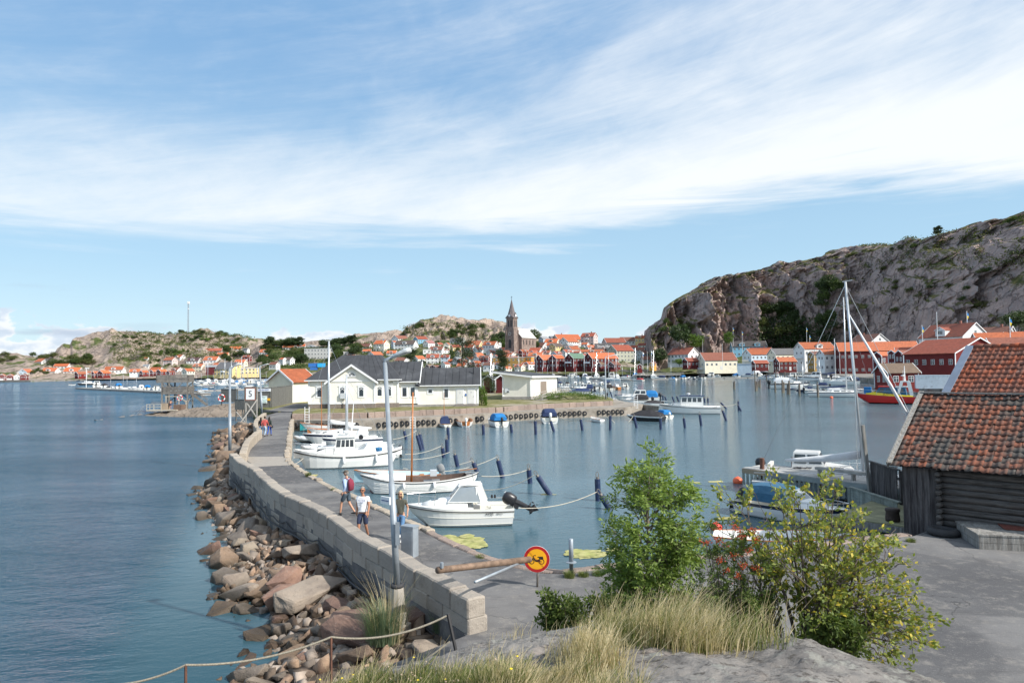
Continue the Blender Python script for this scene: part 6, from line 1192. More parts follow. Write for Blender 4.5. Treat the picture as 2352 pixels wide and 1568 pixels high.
def mk_outboard(root,x,z,s=1.0,tilt=0,m='hull_black',y=0,lettering=None):
 o=MB();rings=[]
 for zz,l0,l1,w_ in((.0,-.30,.12,.13),(.12,-.34,.16,.17),(.36,-.36,.16,.18),(.50,-.30,.10,.15),(.55,-.2,.02,.08)):rings.append([(l0+(l1-l0)*(.5-.5*math.cos(2*math.pi*k/12)),w_*math.sin(2*math.pi*k/12),zz)for k in range(12)])
 o.loft(rings);b=MB();b.loft([[(cx+a_*math.cos(2*math.pi*k/8),w_*math.sin(2*math.pi*k/8),zz)for k in range(8)]for zz,cx,a_,w_ in((.0,-.10,.13,.09),(-.55,-.12,.10,.05),(-.75,-.13,.12,.045))]);b.loft([[(xx,.07*r_*math.cos(2*math.pi*k/8),-.78+.07*r_*math.sin(2*math.pi*k/8))for k in range(8)]for xx,r_ in((.10,.1),(.0,1),(-.30,.9),(-.36,.3))])
 b.add([(-.05,0,-.84),(-.22,0,-1.05),(-.32,0,-.84)],[(0,1,2),(2,1,0)]);b.box(-.02,.14,-.1,.1,-.22,.02)
 for a_ in(0,2.1,4.2):b.add([(-.38,.02*math.cos(a_),-.78+.02*math.sin(a_)),(-.35,.17*math.cos(a_-.3),-.78+.17*math.sin(a_-.3)),(-.42,.17*math.cos(a_+.4),-.78+.17*math.sin(a_+.4))],[(0,1,2),(2,1,0)])
 b.box(-.34,-.02,-.13,.13,-.62,-.60)
 T=Matrix.Translation((x,y,z))@Matrix.Rotation(R(tilt),4,'Y')@Matrix.Scale(s,4)
 o.xf(T);b.xf(T);ob=b.build('outboard',m,root,smooth=False);c=o.build('cowling',m,ob,smooth=True)
 if lettering:
  t_=text(lettering,.13*s,'sign_white',c,(0,0,0));t_.matrix_world=Matrix.Translation((0,0,0));t_.matrix_local=T@Matrix.Translation((-.10,-.188,.24))@Matrix.Rotation(R(60 if tilt>10 else 0),4,'Y')@Matrix.Rotation(R(90),4,'X')
 return ob
def rail(root,pts,h,r=.016,n=4,m='steel_rail',name='rail'):
 mb=MB();top=[Vector(p)+Vector((0,0,h))for p in pts];mb.tube([Vector(pts[0])]+top+[Vector(pts[-1])],r,5,cap=True)
 for p in pts[1:-1]:mb.tube([p,Vector(p)+Vector((0,0,h))],r*.9,4)
 return mb.build(name,m,root)
def canopy(root,x0,x1,w_,z0,h,m,slope=.25,name='canopy',front=None):
 mb=MB();rings=[];n=9
 for t,hh in((0,.55 if slope else.9),(.12,.9),(.5,1.0),(.85,.95),(1,.62)):
  x=x0+(x1-x0)*t;rings.append([(x,-w_*math.cos(math.pi*k/(n-1))*(1 if k in(0,n-1)else 1.02),z0+h*hh*min(1,1.35*math.sin(math.pi*k/(n-1))))for k in range(n)])
 mb.loft(rings,None,closed=False,cap=True);return mb.build(name,m,root,smooth=False)
def new(name,L):o=thing(name,'','boat');o['len']=L;return o
def b_day(name='motorboat',L=5.6,B=2.1,can='canvas_navy',ob='hull_black',top='gel_white',stripe=None,canopy_on=True,tilt=0,open_=False):
 r_=new(name,L);rg=hull_rings(L,B,.95,.72,.3,.9,.13);mk_hull(r_,rg,top,top,'hull_black',stripe);mk_inner(r_,rg,'gel_cream',.25,0,9);mk_deck(r_,rg,'gel_white',8,None);mk_rub(r_,rg,'hull_black',.025)
 mb=MB();P=tb(mb,L*.02,L*.30,L*.02,L*.24,B*.40,B*.20,B*.34,B*.14,.84,1.10);mb.build('foredeck_coaming','gel_white',r_)
 mb=MB();P=tb(mb,L*.04,L*.12,L*-.02,L*.015,B*.41,B*.34,B*.34,B*.30,1.0,1.5,'acrylic');mb.build('windscreen','acrylic',r_)
 mb=MB();[mb.tube([P[i],P[j]],.02,4)for i,j in((0,4),(1,5),(2,6),(3,7),(4,5),(5,6),(6,7))];mb.build('windscreen_frame','steel_rail',r_)
 if canopy_on:canopy(r_,-L*.40,L*.03,B*.41,.85,.85,can)
 else:
  mb=MB();[mb.box(x_-.2,x_+.2,y_-.22,y_+.22,.28,.75)for x_ in(-L*.1,)for y_ in(-.42,.42)];[mb.box(x_-.28,x_-.2,y_-.22,y_+.22,.7,1.1)for x_ in(-L*.1,)for y_ in(-.42,.42)];mb.box(-L*.44,-L*.36,-B*.36,B*.36,.28,.78);mb.build('seats','canvas_white',r_)
 e=edge(rg,9,None,0,.02);rail(r_,[p*.97 for p in e]+[Vector((p.x,-p.y,p.z))*.97 for p in e[::-1]],.28)
 mk_outboard(r_,-L/2-.02,.75,1.0,tilt,ob);return r_
def b_cab(name='cabin_boat',L=6.5,B=2.3,can=None,top='gel_white',stripe='hull_navy'):
 r_=new(name,L);rg=hull_rings(L,B,1.15,.85,.35,.9,.13);mk_hull(r_,rg,top,top,'hull_black',stripe);mk_deck(r_,rg,'gel_white');mk_rub(r_,rg,'hull_black',.025)
 mb=MB();P=tb(mb,-L*.05,L*.36,-L*.05,L*.28,B*.40,B*.14,B*.34,B*.10,.9,1.45,zt1=1.32);cb_=mb.build('coachroof','gel_white',r_);panes(P,'R',[(.12,.5,.3,.75),(.56,.8,.3,.75)]).build('side_window','tinted',cb_);panes(P,'L',[(.12,.5,.3,.75),(.56,.8,.3,.75)]).build('side_window','tinted',cb_)
 mb=MB();P=tb(mb,-L*.22,L*.10,-L*.20,L*.02,B*.40,B*.36,B*.34,B*.30,1.0,2.05);wh=mb.build('wheelhouse','gel_white',r_)
 for f_,c_ in(('R',[(.06,.46,.42,.9),(.54,.94,.42,.9)]),('L',[(.06,.46,.42,.9),(.54,.94,.42,.9)]),('F',[(.05,.48,.35,.92),(.52,.95,.35,.92)]),('B',[(.1,.9,.5,.9)])):panes(P,f_,c_).build('side_window','tinted',wh)
 if can:canopy(r_,-L*.46,-L*.19,B*.41,.88,1.1,can)
 else:mb=MB();mb.box(-L*.44,-L*.24,-B*.32,B*.32,.87,1.02,'canvas_grey');mb.box(-L*.44,-L*.41,-B*.34,B*.34,.87,1.3);mb.build('cockpit_seat','gel_cream',r_)
 e=edge(rg,8,None,0,.02);rail(r_,[p*.97 for p in e]+[Vector((p.x,-p.y,p.z))*.97 for p in e[::-1]],.38)
 mk_outboard(r_,-L/2-.02,.9,1.15,0,'hull_black');return r_
def b_row(name='rowing_boat',L=4.4,B=1.6,inner='gel_cream',top='gel_white',mast=0,cover=None,ob=None,bottom='antifoul'):
 r_=new(name,L);rg=hull_rings(L,B,.85,.50,.22,.6,.10,full=2.0);mk_hull(r_,rg,top,top,bottom,clinker=1);mk_inner(r_,rg,inner,.08);mk_rub(r_,rg,'varnish',.03,.0)
 for x_ in(-L*.28,-L*.02,L*.22):b=max(.1,B/2*(.92 if x_<L*.1 else.62)-.08);mb=MB();mb.box(x_-.13,x_+.13,-b,b,.36,.40);mb.build('thwart','teak',r_)
 if cover:canopy(r_,-L*.05,L*.22,B*.40,.45,1.15,cover,0)
 if mast:mb=MB();mb.tube([(L*.1,0,.1),(L*.1,0,mast)],[.055,.03],8);mb.build('mast','varnish',r_)
 if ob:mk_outboard(r_,-L/2-.02,.48,.8,0,ob)
 return r_
def b_rib(name='inflatable_boat',L=4.6,B=1.9,m='rib_grey',ob='hull_black',console=True):
 r_=new(name,L);rg=hull_rings(L*.97,B*.6,.35,.25,.2,.9,.1);mk_hull(r_,rg,'gel_white');mk_deck(r_,rg,'gel_cream')
 pts=[(-L/2,-B*.38,.32),(0,-B*.40,.34),(L*.25,-B*.36,.40),(L*.40,-B*.22,.50),(L*.48,0,.60),(L*.40,B*.22,.50),(L*.25,B*.36,.40),(0,B*.40,.34),(-L/2,B*.38,.32)]
 mb=MB();mb.tube(pts,[.12,.23,.22,.2,.2,.2,.22,.23,.12],10);mb.build('tube',m,r_,smooth=True)
 if console:mb=MB();tb(mb,-.1,.5,.0,.4,.35,.3,.3,.25,.3,1.05);mb.box(-.9,-.4,-.35,.35,.3,.65,'canvas_grey');mb.build('console','gel_white',r_)
 mk_outboard(r_,-L/2-.02,.5,.85,0,ob);return r_
def b_cover(name='covered_boat',L=6.0,B=2.2,can='canvas_black',top='gel_white',stripe='hull_black',ob=True,peak=.75):
 r_=new(name,L);rg=hull_rings(L,B,.95,.75,.3,.9,.13);mk_hull(r_,rg,top,top,'antifoul',stripe);mk_deck(r_,rg,'gel_white');mk_rub(r_,rg,'alu',.03)
 mb=MB();rings=[]
 for t in np.linspace(.02,.86,9):
  i=t*14;a_=Vector(rg[int(i)][0]).lerp(Vector(rg[min(14,int(i)+1)][0]),i-int(i));h=peak*math.sin(math.pi*min(1,max(0.05,(t+.12)/1.02)))**.8*(1+.06*math.sin(t*23));rings.append([(a_.x,-a_.y*.97*math.cos(math.pi*k/8),a_.z+.02+h*(1-abs(math.cos(math.pi*k/8)))**.85)for k in range(9)])
 mb.loft(rings,None,closed=False,cap=True);mb.build('tarpaulin',can,r_)
 if ob:mk_outboard(r_,-L/2-.02,.75,1.0,0,'hull_black')
 return r_
def b_sail(name='sailing_boat',L=8.5,B=2.8,top='gel_white',stripe='hull_navy',mast=11.5,sailc='canvas_navy',wood=False,hood=None,mm='alu',boom=True,mr=.12):
 r_=new(name,L);rg=hull_rings(L,B,1.15,.95,.4,.65,.14,full=2.0);mk_hull(r_,rg,top,top,'antifoul',stripe);mk_deck(r_,rg,'teak' if wood else 'gel_white');mk_rub(r_,rg,'varnish' if wood else 'alu',.025)
 mb=MB();P=tb(mb,-L*.14,L*.26,-L*.12,L*.20,B*.32,B*.16,B*.27,B*.11,.98,1.48,zt1=1.35);cr=mb.build('coachroof','varnish' if wood else 'gel_white',r_)
 for f_ in 'RL':panes(P,f_,[(.1,.35,.35,.75),(.42,.62,.35,.75),(.68,.82,.35,.7)]).build('side_window','tinted',cr)
 mb=MB();mb.box(-L*.40,-L*.15,-B*.30,-B*.24,.98,1.2);mb.box(-L*.40,-L*.15,B*.24,B*.30,.98,1.2);mb.box(-L*.42,-L*.40,-B*.3,B*.3,.98,1.15);mb.build('cockpit_coaming','gel_white',r_)
 mx=L*.10;mb=MB();mb.tube([(mx,0,1.3),(mx-.05,0,mast)],[mr,mr*.7],8);ms=mb.build('mast',mm,r_,smooth=True)
 mb=MB();mb.beam((mx,-B*.30,mast*.56),(mx,B*.30,mast*.56),.05,.03);mb.beam((mx-.2,0,mast+.02),(mx+.3,0,mast+.06),.03,.03);mb.build('spreaders','alu',ms)
 mb=MB();
 for a_,b_ in(((mx-.05,0,mast*.98),(L*.48,0,1.15)),((mx-.05,0,mast*.99),(-L*.49,0,1.0)),((mx,0,mast*.97),(mx,B*.44,1.05)),((mx,0,mast*.97),(mx,-B*.44,1.05)),((mx,0,mast*.56),(mx-.3,B*.43,1.05)),((mx,0,mast*.56),(mx-.3,-B*.43,1.05))):mb.tube([a_,b_],.014,3)
 mb.build('rigging','steel_rail',r_)
 if boom:
  mb=MB();rings=[]
  for t in np.linspace(0,1,7):s_=.17*(1-t)**.6+.07;x_=mx-.1-t*L*.40;rings.append([(x_,s_*.55*math.cos(a_),2.0+(.28*(1-t)**2)+s_*math.sin(a_))for a_ in[2*math.pi*k/8 for k in range(8)]])
  mb.loft(rings);mb.build('boom_cover',sailc,r_,smooth=True)
 if hood:canopy(r_,-L*.26,-L*.08,B*.30,1.25,.75,hood)
 e=edge(rg,0,None,0,.02);rail(r_,[p*.97 for p in e[1::2]]+[Vector((p.x,-p.y,p.z))*.97 for p in e[::-2]],.5,.014);return r_
def b_pilot(name='pilot_boat',L=8.5,B=2.9,top='gel_white',boot='gel_white',stripe=None,rubm='hull_black',roof=None,mastb=True,wh=(-.18,.14),dbl=False,hh=1.55,house='gel_white'):
 r_=new(name,L);rg=hull_rings(L,B,1.45,1.05,.4,.85,.10,dbl,full=2.4);mk_hull(r_,rg,top,boot,'antifoul',stripe);mk_rub(r_,rg,rubm,.04,-.22)
 mk_deck(r_,rg,'gel_cream',dz=-.28,camber=.03);mk_inner(r_,rg,'gel_white',.95 if False else.75,0,None,.06)
 mb=MB();P=tb(mb,wh[1]*L-.05,L*.36,wh[1]*L-.05,L*.30,B*.34,B*.16,B*.28,B*.12,.8,1.62,zt1=1.5);fc=mb.build('fore_cabin',house,r_);
 for f_ in 'RL':panes(P,f_,[(.15,.65,.62,.85)]).build('side_window','tinted',fc)
 mb=MB();P=tb(mb,wh[0]*L,wh[1]*L,wh[0]*L+.05,wh[1]*L-.22,B*.36,B*.34,B*.33,B*.30,.7,1.0+hh);w_=mb.build('wheelhouse',house,r_)
 for f_ in 'RL':panes(P,f_,[(.05,.26,.55,.88),(.31,.48,.55,.88),(.53,.70,.55,.88),(.75,.93,.55,.88)]).build('side_window','tinted',w_)
 panes(P,'F',[(.05,.32,.6,.9),(.36,.64,.6,.9),(.68,.95,.6,.9)]).build('front_window','tinted',w_);panes(P,'B',[(.1,.4,.1,.85),(.5,.9,.5,.85)]).build('cabin_door','tinted',w_)
 mb=MB();mb.box(wh[0]*L-.15,wh[1]*L+.05,-B*.37,B*.37,1.0+hh,1.06+hh);mb.build('roof',roof or house,r_)
 if mastb:mb=MB();mb.tube([(wh[0]*L+.3,0,1.0+hh),(wh[0]*L+.1,0,3.6+hh)],[.06,.025],6);mb.lathe([(.0,1.25+hh),(.28,1.28+hh),(.28,1.42+hh),(.0,1.46+hh)],12,'white_plastic',(.02*L,0,0));mb.tube([(.02*L,0,1.0+hh),(.02*L,0,1.3+hh)],.05,6);mb.beam((wh[0]*L+.2,-.4,2.7+hh),(wh[0]*L+.2,.4,2.7+hh),.03,.03);mb.build('radar_mast','white_plastic',r_)
 e=edge(rg,7,None,0,.0);rail(r_,[p*.98 for p in e]+[Vector((p.x,-p.y,p.z))*.98 for p in e[::-1]],.45)
 e=edge(rg,0,5,0,.0);rail(r_,[Vector((p.x,-p.y,p.z))for p in e[::-1]]+[p for p in e],.35);return r_
def b_yacht(name='motor_yacht',L=11,B=3.6,can=None,hard=True):
 r_=new(name,L);rg=hull_rings(L,B,1.7,1.25,.5,.92,.15);mk_hull(r_,rg,'gel_white','gel_white','hull_black','gel_white');mk_deck(r_,rg,'gel_white')
 mb=MB();P=tb(mb,-L*.08,L*.34,-L*.08,L*.22,B*.42,B*.16,B*.38,B*.12,1.3,2.0,zt1=1.85);c_=mb.build('coachroof','gel_white',r_);[panes(P,f_,[(.1,.4,.3,.6),(.5,.7,.3,.6)]).build('side_window','tinted',c_)for f_ in 'RL']
 mb=MB();P=tb(mb,-L*.30,L*.12,-L*.22,-L*.02,B*.42,B*.36,B*.36,B*.28,1.6,2.8);w_=mb.build('wheelhouse','gel_white',r_);panes(P,'F',[(.04,.96,.2,.9)]).build('windscreen','tinted',w_);[panes(P,f_,[(.05,.5,.35,.85),(.55,.95,.35,.85)]).build('side_window','tinted',w_)for f_ in 'RL'];panes(P,'B',[(.1,.9,.1,.9)]).build('side_window','tinted',w_)
 mb=MB();mb.box(-L*.30,-L*.02,-B*.38,B*.38,2.8,2.95);mb.build('hardtop','gel_white' if not can else can,r_)
 mb=MB();mb.beam((-L*.36,-B*.42,1.6),(-L*.30,-B*.3,3.3),.3,.1);mb.beam((-L*.36,B*.42,1.6),(-L*.30,B*.3,3.3),.3,.1);mb.beam((-L*.30,-B*.3,3.3),(-L*.30,B*.3,3.3),.35,.1);mb.build('radar_arch','gel_white',r_)
 e=edge(rg,6,None,0,.02);rail(r_,[p*.97 for p in e]+[Vector((p.x,-p.y,p.z))*.97 for p in e[::-1]],.5);return r_
BOATS=[]
PROTO={}
def proto(kind):
 if kind in PROTO:return PROTO[kind][0]
 f={'day_n':lambda:b_day(),'day_b':lambda:b_day(can='canvas_blue'),'day_w':lambda:b_day(can='canvas_white',stripe='hull_navy'),'day_o':lambda:b_day(canopy_on=False),'day_k':lambda:b_day(can='canvas_black',stripe='hull_black'),'day_r':lambda:b_day(L=7.5,B=2.7,can='canvas_red'),'cab':lambda:b_cab(),'cab_b':lambda:b_cab(can='canvas_blue',stripe=None),'cab_n':lambda:b_cab(can='canvas_navy'),'sail_n':lambda:b_sail(),'sail_w':lambda:b_sail(sailc='canvas_white',hood='canvas_white'),'sail_b':lambda:b_sail(sailc='canvas_blue',stripe='canvas_blue',hood='canvas_blue',mast=12.5),'sail_d':lambda:b_sail(top='hull_navy',sailc='canvas_navy',hood='canvas_navy'),'rib_g':lambda:b_rib(),'rib_n':lambda:b_rib(m='rib_navy'),'cov_k':lambda:b_cover(),'cov_b':lambda:b_cover(can='canvas_blue',stripe=None),'cov_n':lambda:b_cover(can='canvas_navy'),'cov_w':lambda:b_cover(can='canvas_white'),'cov_g':lambda:b_cover(can='canvas_green',stripe=None),'yacht':lambda:b_yacht(),'yacht_n':lambda:b_yacht(can='canvas_navy'),'pilot':lambda:b_pilot(),'pilot_n':lambda:b_pilot(top='hull_navy',boot='hull_navy',stripe='hull_navy',rubm='gel_white'),'row':lambda:b_row(),'row_o':lambda:b_row(ob='gel_white')}[kind]
 PROTO[kind]=[f(),False];return PROTO[kind][0]
KN=dict(day_n='white motorboat with navy canopy',day_b='white motorboat with blue canopy',day_w='white motorboat with white canopy',day_o='open white motorboat with windscreen',day_k='white motorboat with black canopy',day_r='white cruiser with red canopy',cab='white cabin boat',cab_b='white cabin boat with blue canopy',cab_n='white cabin boat with navy canopy',sail_n='white sailing boat, navy sail cover',sail_w='white sailing boat, white sail cover',sail_b='white sailing boat, blue sail cover',sail_d='navy hulled sailing boat',rib_g='grey inflatable boat',rib_n='navy inflatable boat',cov_k='white boat under black tarpaulin',cov_b='white boat under blue tarpaulin',cov_n='white boat under navy tarpaulin',cov_w='white boat under white tarpaulin',cov_g='boat under green tarpaulin',yacht='white motor yacht',yacht_n='white motor yacht with navy top',pilot='white wheelhouse boat',pilot_n='navy wheelhouse boat',row='white rowing boat',row_o='white rowing boat with outboard')
WID=dict(sail=.33,rib=.41,yach=.33,pilo=.34,row=.36)
def boat(zn,kind,key,x0,x1,y,ang=180,own=None,label=None,L=None,dz=0.0,heel=0):
 r0=own or proto(kind);u0,v=Z(key,x0,y);u1,_=Z(key,x1,y);uc=(u0+u1)/2;p=G(uc,v,0)
 W=(u1-u0)*p.y/FPX;ar=R(ang);wr_=WID.get(kind[:4]if kind else '',.38);l_=L or W/(abs(math.cos(ar))+wr_*abs(math.sin(ar)))
 s_=l_/r0['len'];off=abs(math.cos(ar))*l_*wr_/2+abs(math.sin(ar))*l_/2*.9;Yc=p.y+off;Xc=p.x/p.y*Yc;rz=ar-math.atan2(Xc,Yc)
 if own or not PROTO[kind][1]:
  o=r0;o.location=(Xc,Yc,dz);o.rotation_euler=(heel,0,rz);o.scale=(s_,)*3
  if not own:PROTO[kind][1]=True
 else:o=dup(r0,(Xc,Yc,dz),rz,scl=s_)
 o['group']='boats '+zn if zn else 'boats moored near the breakwater'
 BOATS.append(dict(base=KN.get(kind,''),zone=zn,u=uc,o=o,label=label));return o
 # --- boats of their own near the breakwater
ry=b_day;r_=new('cabin_boat',5.0);rg=hull_rings(5.0,2.0,.98,.80,.28,.92,.13,n=16)
mk_hull(r_,rg,'gel_white','gel_white','hull_black');mk_inner(r_,rg,'gel_cream',.28,0,7,.09);mk_deck(r_,rg,'gel_white',6,None);mk_rub(r_,rg,'hull_black',.022,-.12)
mb=MB();
for sg_ in(1,-1):
 for k_,q_ in((1,.02),(2,.02),(3,.02)):mb.tube([(p[k_][0],p[k_][1]*sg_*1.01,p[k_][2]+q_)for p in rg[:15]],.013,4)
mb.build('strakes','gel_cream',r_)
mb=MB();rings=[[(x_,w_*math.cos(math.pi*k/8)*-1,z0_+h_*math.sin(math.pi*k/8)**.7)for k in range(9)]for x_,w_,z0_,h_ in((-.35,.78,.82,.42),(.3,.74,.84,.42),(.9,.58,.88,.33),(1.4,.40,.92,.20),(1.75,.22,.95,.06))];mb.loft(rings,None,closed=False);mb.build('foredeck_cabin','gel_white',r_,smooth=True)
mb=MB();mb.add([(1.0,-.2,1.205),(1.35,-.16,1.125),(1.35,.16,1.125),(1.0,.2,1.205)],[(0,1,2,3)]);mb.build('hatch','tinted',r_)
mb=MB();P=tb(mb,-.95,.55,-.75,-.02,.78,.66,.62,.52,1.12,1.82,'acrylic');mb.build('windscreen',mat('clear_plastic',(0.55,0.60,0.64),.05,.05,alpha=.35),r_)
mb=MB();[mb.tube([P[i],P[j]],.022,5)for i,j in((0,4),(1,5),(2,6),(3,7),(0,1),(2,3),(1,2),(3,0))];mb.build('windscreen_frame','gel_white',r_)
mb=MB();mb.loft([[(x_+(.05 if abs(y_)>.3 else 0),y_*w_,z_+.10*(1-y_*y_*2))for y_ in(-.62,-.5,-.25,0,.25,.5,.62)]for x_,w_,z_ in((.02,.86,1.79),(-.4,1.0,1.86),(-.95,1.0,1.83),(-1.05,.9,1.74))],None,closed=False,cap=False);mb.loft([[(x_+(.05 if abs(y_)>.3 else 0),y_*w_,z_+.10*(1-y_*y_*2)-.05)for y_ in(.62,.5,.25,0,-.25,-.5,-.62)]for x_,w_,z_ in((.02,.86,1.79),(-.4,1.0,1.86),(-.95,1.0,1.83),(-1.05,.9,1.74))],None,closed=False,cap=False);mb.build('hardtop','gel_white',r_,smooth=True)
mb=MB();[mb.add([(-1.0,y_,1.85),(-.72,y_*1.05,1.82),(-.80,y_*1.22,1.0),(-1.35,y_*1.22,.95)],[(0,1,2,3),(3,2,1,0)])for y_ in(-.62,.62)];mb.build('rear_pillar','gel_white',r_)
mb=MB();mb.box(-.55,-.1,-.60,-.15,.45,1.05,'canvas_grey');mb.box(-.55,-.1,.15,.60,.45,1.05,'canvas_grey');mb.box(-.95,-.55,-.60,-.18,.45,.75);mb.build('seats','canvas_grey',r_)
rail(r_,[(1.15,-.62,.98),(1.9,-.36,1.0),(2.45,-.05,1.02),(2.45,.05,1.02),(1.9,.36,1.0),(1.15,.62,.98)],.42,.016)
mb=MB();mb.tube([(-1.4,-.88,.86),(-1.4,-.88,1.0),(-2.3,-.90,.98),(-2.3,-.9,.84)],.014,5);mb.tube([(-1.4,.88,.86),(-1.4,.88,1.0),(-2.3,.90,.98),(-2.3,.9,.84)],.014,5);mb.build('side_rail','steel_rail',r_)
mb=MB();[mb.tube([(-.9-.12*k,-.62,.9),(-.6-.15*k,-.66,1.9+.3*(k==0))],.010,4,'hull_black')for k in range(3)];mb.tube([(-.85,-.5,1.9),(-.82,-.5,2.9)],.008,4,'hull_black');mb.build('fishing_rods','hull_black',r_)
mb=MB();[mb.lathe([(.02,0),(.06,.03),(.04,.16),(.0,.18)],8,None,(x_,-.86,.98))for x_ in(-1.55,-1.7)];mb.build('cleats','hull_black',r_)
mk_outboard(r_,-2.55,.85,1.15,62,'hull_black',lettering='MERCURY')
h_=MB();rl=[c for c in r_.children if c.name.startswith('hull')][0];t_=text('RYDS',.15,'ink_black',rl,(-1.35,.985,.60),(R(84),0,R(180)));t_=text('490 TCi',.09,'ink_black',rl,(-1.82,.972,.60),(R(84),0,R(180)))
boat('',None,'S2',300,1225,1146,180,own=r_,label='white cabin boat with clear windscreen and tilted black outboard, nearest to the quay',L=5.0)
ida=b_pilot('fishing_boat',7.9,2.6,'gel_white','gel_white',None,wh=(-.06,.14),dbl=True,hh=1.25);rl=[c for c in ida.children if c.name.startswith('hull')][0]
text('IDA',.20,'ink_black',rl,(1.55,1.06,1.02),(R(80),0,R(180)))
mb=MB();mb.box(-1.0,-.35,-.35,.35,1.95,2.0,'alu');mb.tube([(-.9,-.3,2.15),(-.9,.3,2.15)],.17,10,'hull_black');mb.build('line_drum','hull_black',ida)
mb=MB();mb.lathe([(.22,.9),(.25,1.35),(.23,1.36)],12,None,(-2.2,.5,0));mb.build('barrel',mat('barrel_blue',(0.01,0.16,0.36),.5,.1),ida)
for x_ in(.35,-2.0):mb=MB();mb.lathe([(.02,0),(.10,.06),(.11,.25),(.10,.5),(.03,.58)],10,None,(x_,1.36 if x_>0 else 1.2,.35));mb.tube([(x_,1.34 if x_>0 else 1.2,.9),(x_,1.25,1.25)],.01,4);mb.build('fender','white_plastic',ida,smooth=True)
mb=MB();mb.tube([(.1,0,2.2),(.05,0,5.8)],[.05,.03],6);mb.tube([(.1,.12,2.2),(.1,.14,5.6)],[.03,.02],6);mb.build('aerials','alu',ida)
boat('',None,'S1',1075,2040,618,180,own=ida,label='white fishing boat with black rub rail, wheelhouse and the name IDA on its bow')
sn=new('open_wooden_boat',7.2);rg=hull_rings(7.2,2.3,1.15,.72,.3,.6,.06,True,n=18);mk_hull(sn,rg,'gel_white','gel_white','antifoul',clinker=1);mk_inner(sn,rg,mat('inner_dark',(0.10,0.065,0.05),.7,.2,3),.15,2,16);mk_rub(sn,rg,'hull_black',.03,-.08);mk_deck(sn,rg,'gel_white',13,None,.01)
mb=MB();mb.loft([[(x_,-w_*math.cos(math.pi*k/6),.82+h_*math.sin(math.pi*k/6))for k in range(7)]for x_,w_,h_ in((.9,.85,.32),(1.9,.70,.34),(2.6,.42,.30),(2.9,.25,.2))],None,closed=False);mb.build('spray_deck','gel_white',sn,smooth=True)
mb=MB();mb.box(-1.2,-.2,-.4,.4,.2,.62,'canvas_grey');mb.box(-1.0,-.6,-.25,.2,.9,1.25);mb.build('engine_box','box_grey',sn);mb=MB();mb.tube([(.55,0,.2),(.42,0,6.05)],[.07,.045],10);mb.build('mast','varnish',sn,smooth=True);mb=MB();mb.beam((-3.5,0,1.25),(-2.4,0,1.15),.06,.05);mb.build('tiller','teak',sn)
for x_ in(1.0,-.8):mb=MB();mb.lathe([(.02,0),(.075,.04),(.08,.2),(.07,.36),(.02,.4)],10,None,(x_,1.2,.32));mb.build('fender','white_plastic',sn,smooth=True)
boat('',None,'S2',-135,950,850,181,own=sn,label='long white clinker boat with dark red keel and tall brown mast')
bl=b_row('open_motorboat',5.2,1.9,'inner_blue');mk_outboard(bl,-2.62,.55,.9,25,'canvas_grey');boat('',None,'S2',-190,600,765,178,own=bl,label='white open boat, pale blue inside, with grey outboard tilted at its stern')
boat('',None,'S1',1400,2010,540,180,own=b_day('motorboat',7.0,2.4,'canvas_white'),label='white motorboat under a white tent canopy, moored behind the fishing boat')
s1=b_sail('sailing_boat',6.5,2.2,mast=10.6,sailc='canvas_white',boom=True);boat('',None,'S1',1150,1720,400,180,own=s1,label='small white sailing boat with tall white mast and furled white sail')
s2=b_sail('sailing_boat',6.2,2.1,mast=7.6,sailc='canvas_white',hood='canvas_white');boat('',None,'S1',1320,1860,440,180,own=s2,label='white sailing boat with short grey mast and white spray hood')
boat('','rib_n','S1',1075,1440,378,180,label='inflatable boat with dark tube, bow to the breakwater',own=b_rib('inflatable_boat',m='rib_grey'));boat('',None,'S1',1140,1560,465,180,own=b_rib('inflatable_boat',L=5.2,m='canvas_white'),label='white inflatable boat just behind the fishing boat')
boat('',None,'S1',1128,1540,280,180,own=b_row('rowing_boat',inner='inner_teal',mast=0,cover=None),label='white rowing boat, turquoise inside, in the inner corner of the harbour')
boat('',None,'S1',1190,1500,310,180,own=b_row('rowing_boat',4.2,1.6,'varnish',mast=6.4),label='varnished wooden interior rowing boat with slim orange-brown mast')
boat('',None,'R2',1000,1252,1338,125,own=b_day('motorboat',5.4,2.1,canopy_on=False,ob='hull_black',stripe=None),label='white open motorboat with windscreen and black outboard beside the quay tyres')
boat('',None,'R2',1748,1918,1318,100,own=b_row('rowing_boat',5.0,1.9,'gel_cream',cover='canvas_navy',mast=5.2),label='white clinker boat with navy cuddy and thin mast at the quay')
boat('',None,'R2',1932,2102,1308,95,own=b_row('rowing_boat',4.0,1.7,'varnish',ob='gel_white'),label='small boat with orange wooden interior and white outboard at the quay')
boat('',None,'R3',78,325,1315,105,own=b_day('motorboat',5.4,2.1,'canvas_blue'),label='white motorboat with royal blue cover, stern to the blue posts')
boat('',None,'R3',595,788,1280,95,own=b_day('motorboat',5.2,2.1,'canvas_navy',ob='gel_white'),label='white motorboat with navy top and white outboard at the quay')
boat('',None,'R3',1048,1238,1268,118,own=b_row('rowing_boat',4.6,1.7,'gel_white'),label='white clinker rowing boat with brown thwarts tied to the tyre-hung quay')
boat('',None,'R3',1395,1805,1262,158,own=b_cover('covered_boat',6.6,2.3,'canvas_black','hull_black','gel_white',False,1.0),label='dark hulled boat under a big black tarpaulin at the quay corner')
boat('',None,'R3',1640,1872,1238,120,own=b_day('motorboat',5.6,2.2,'canvas_blue',ob='gel_white'),label='white boat with bright blue tent canopy behind the black tarpaulin')
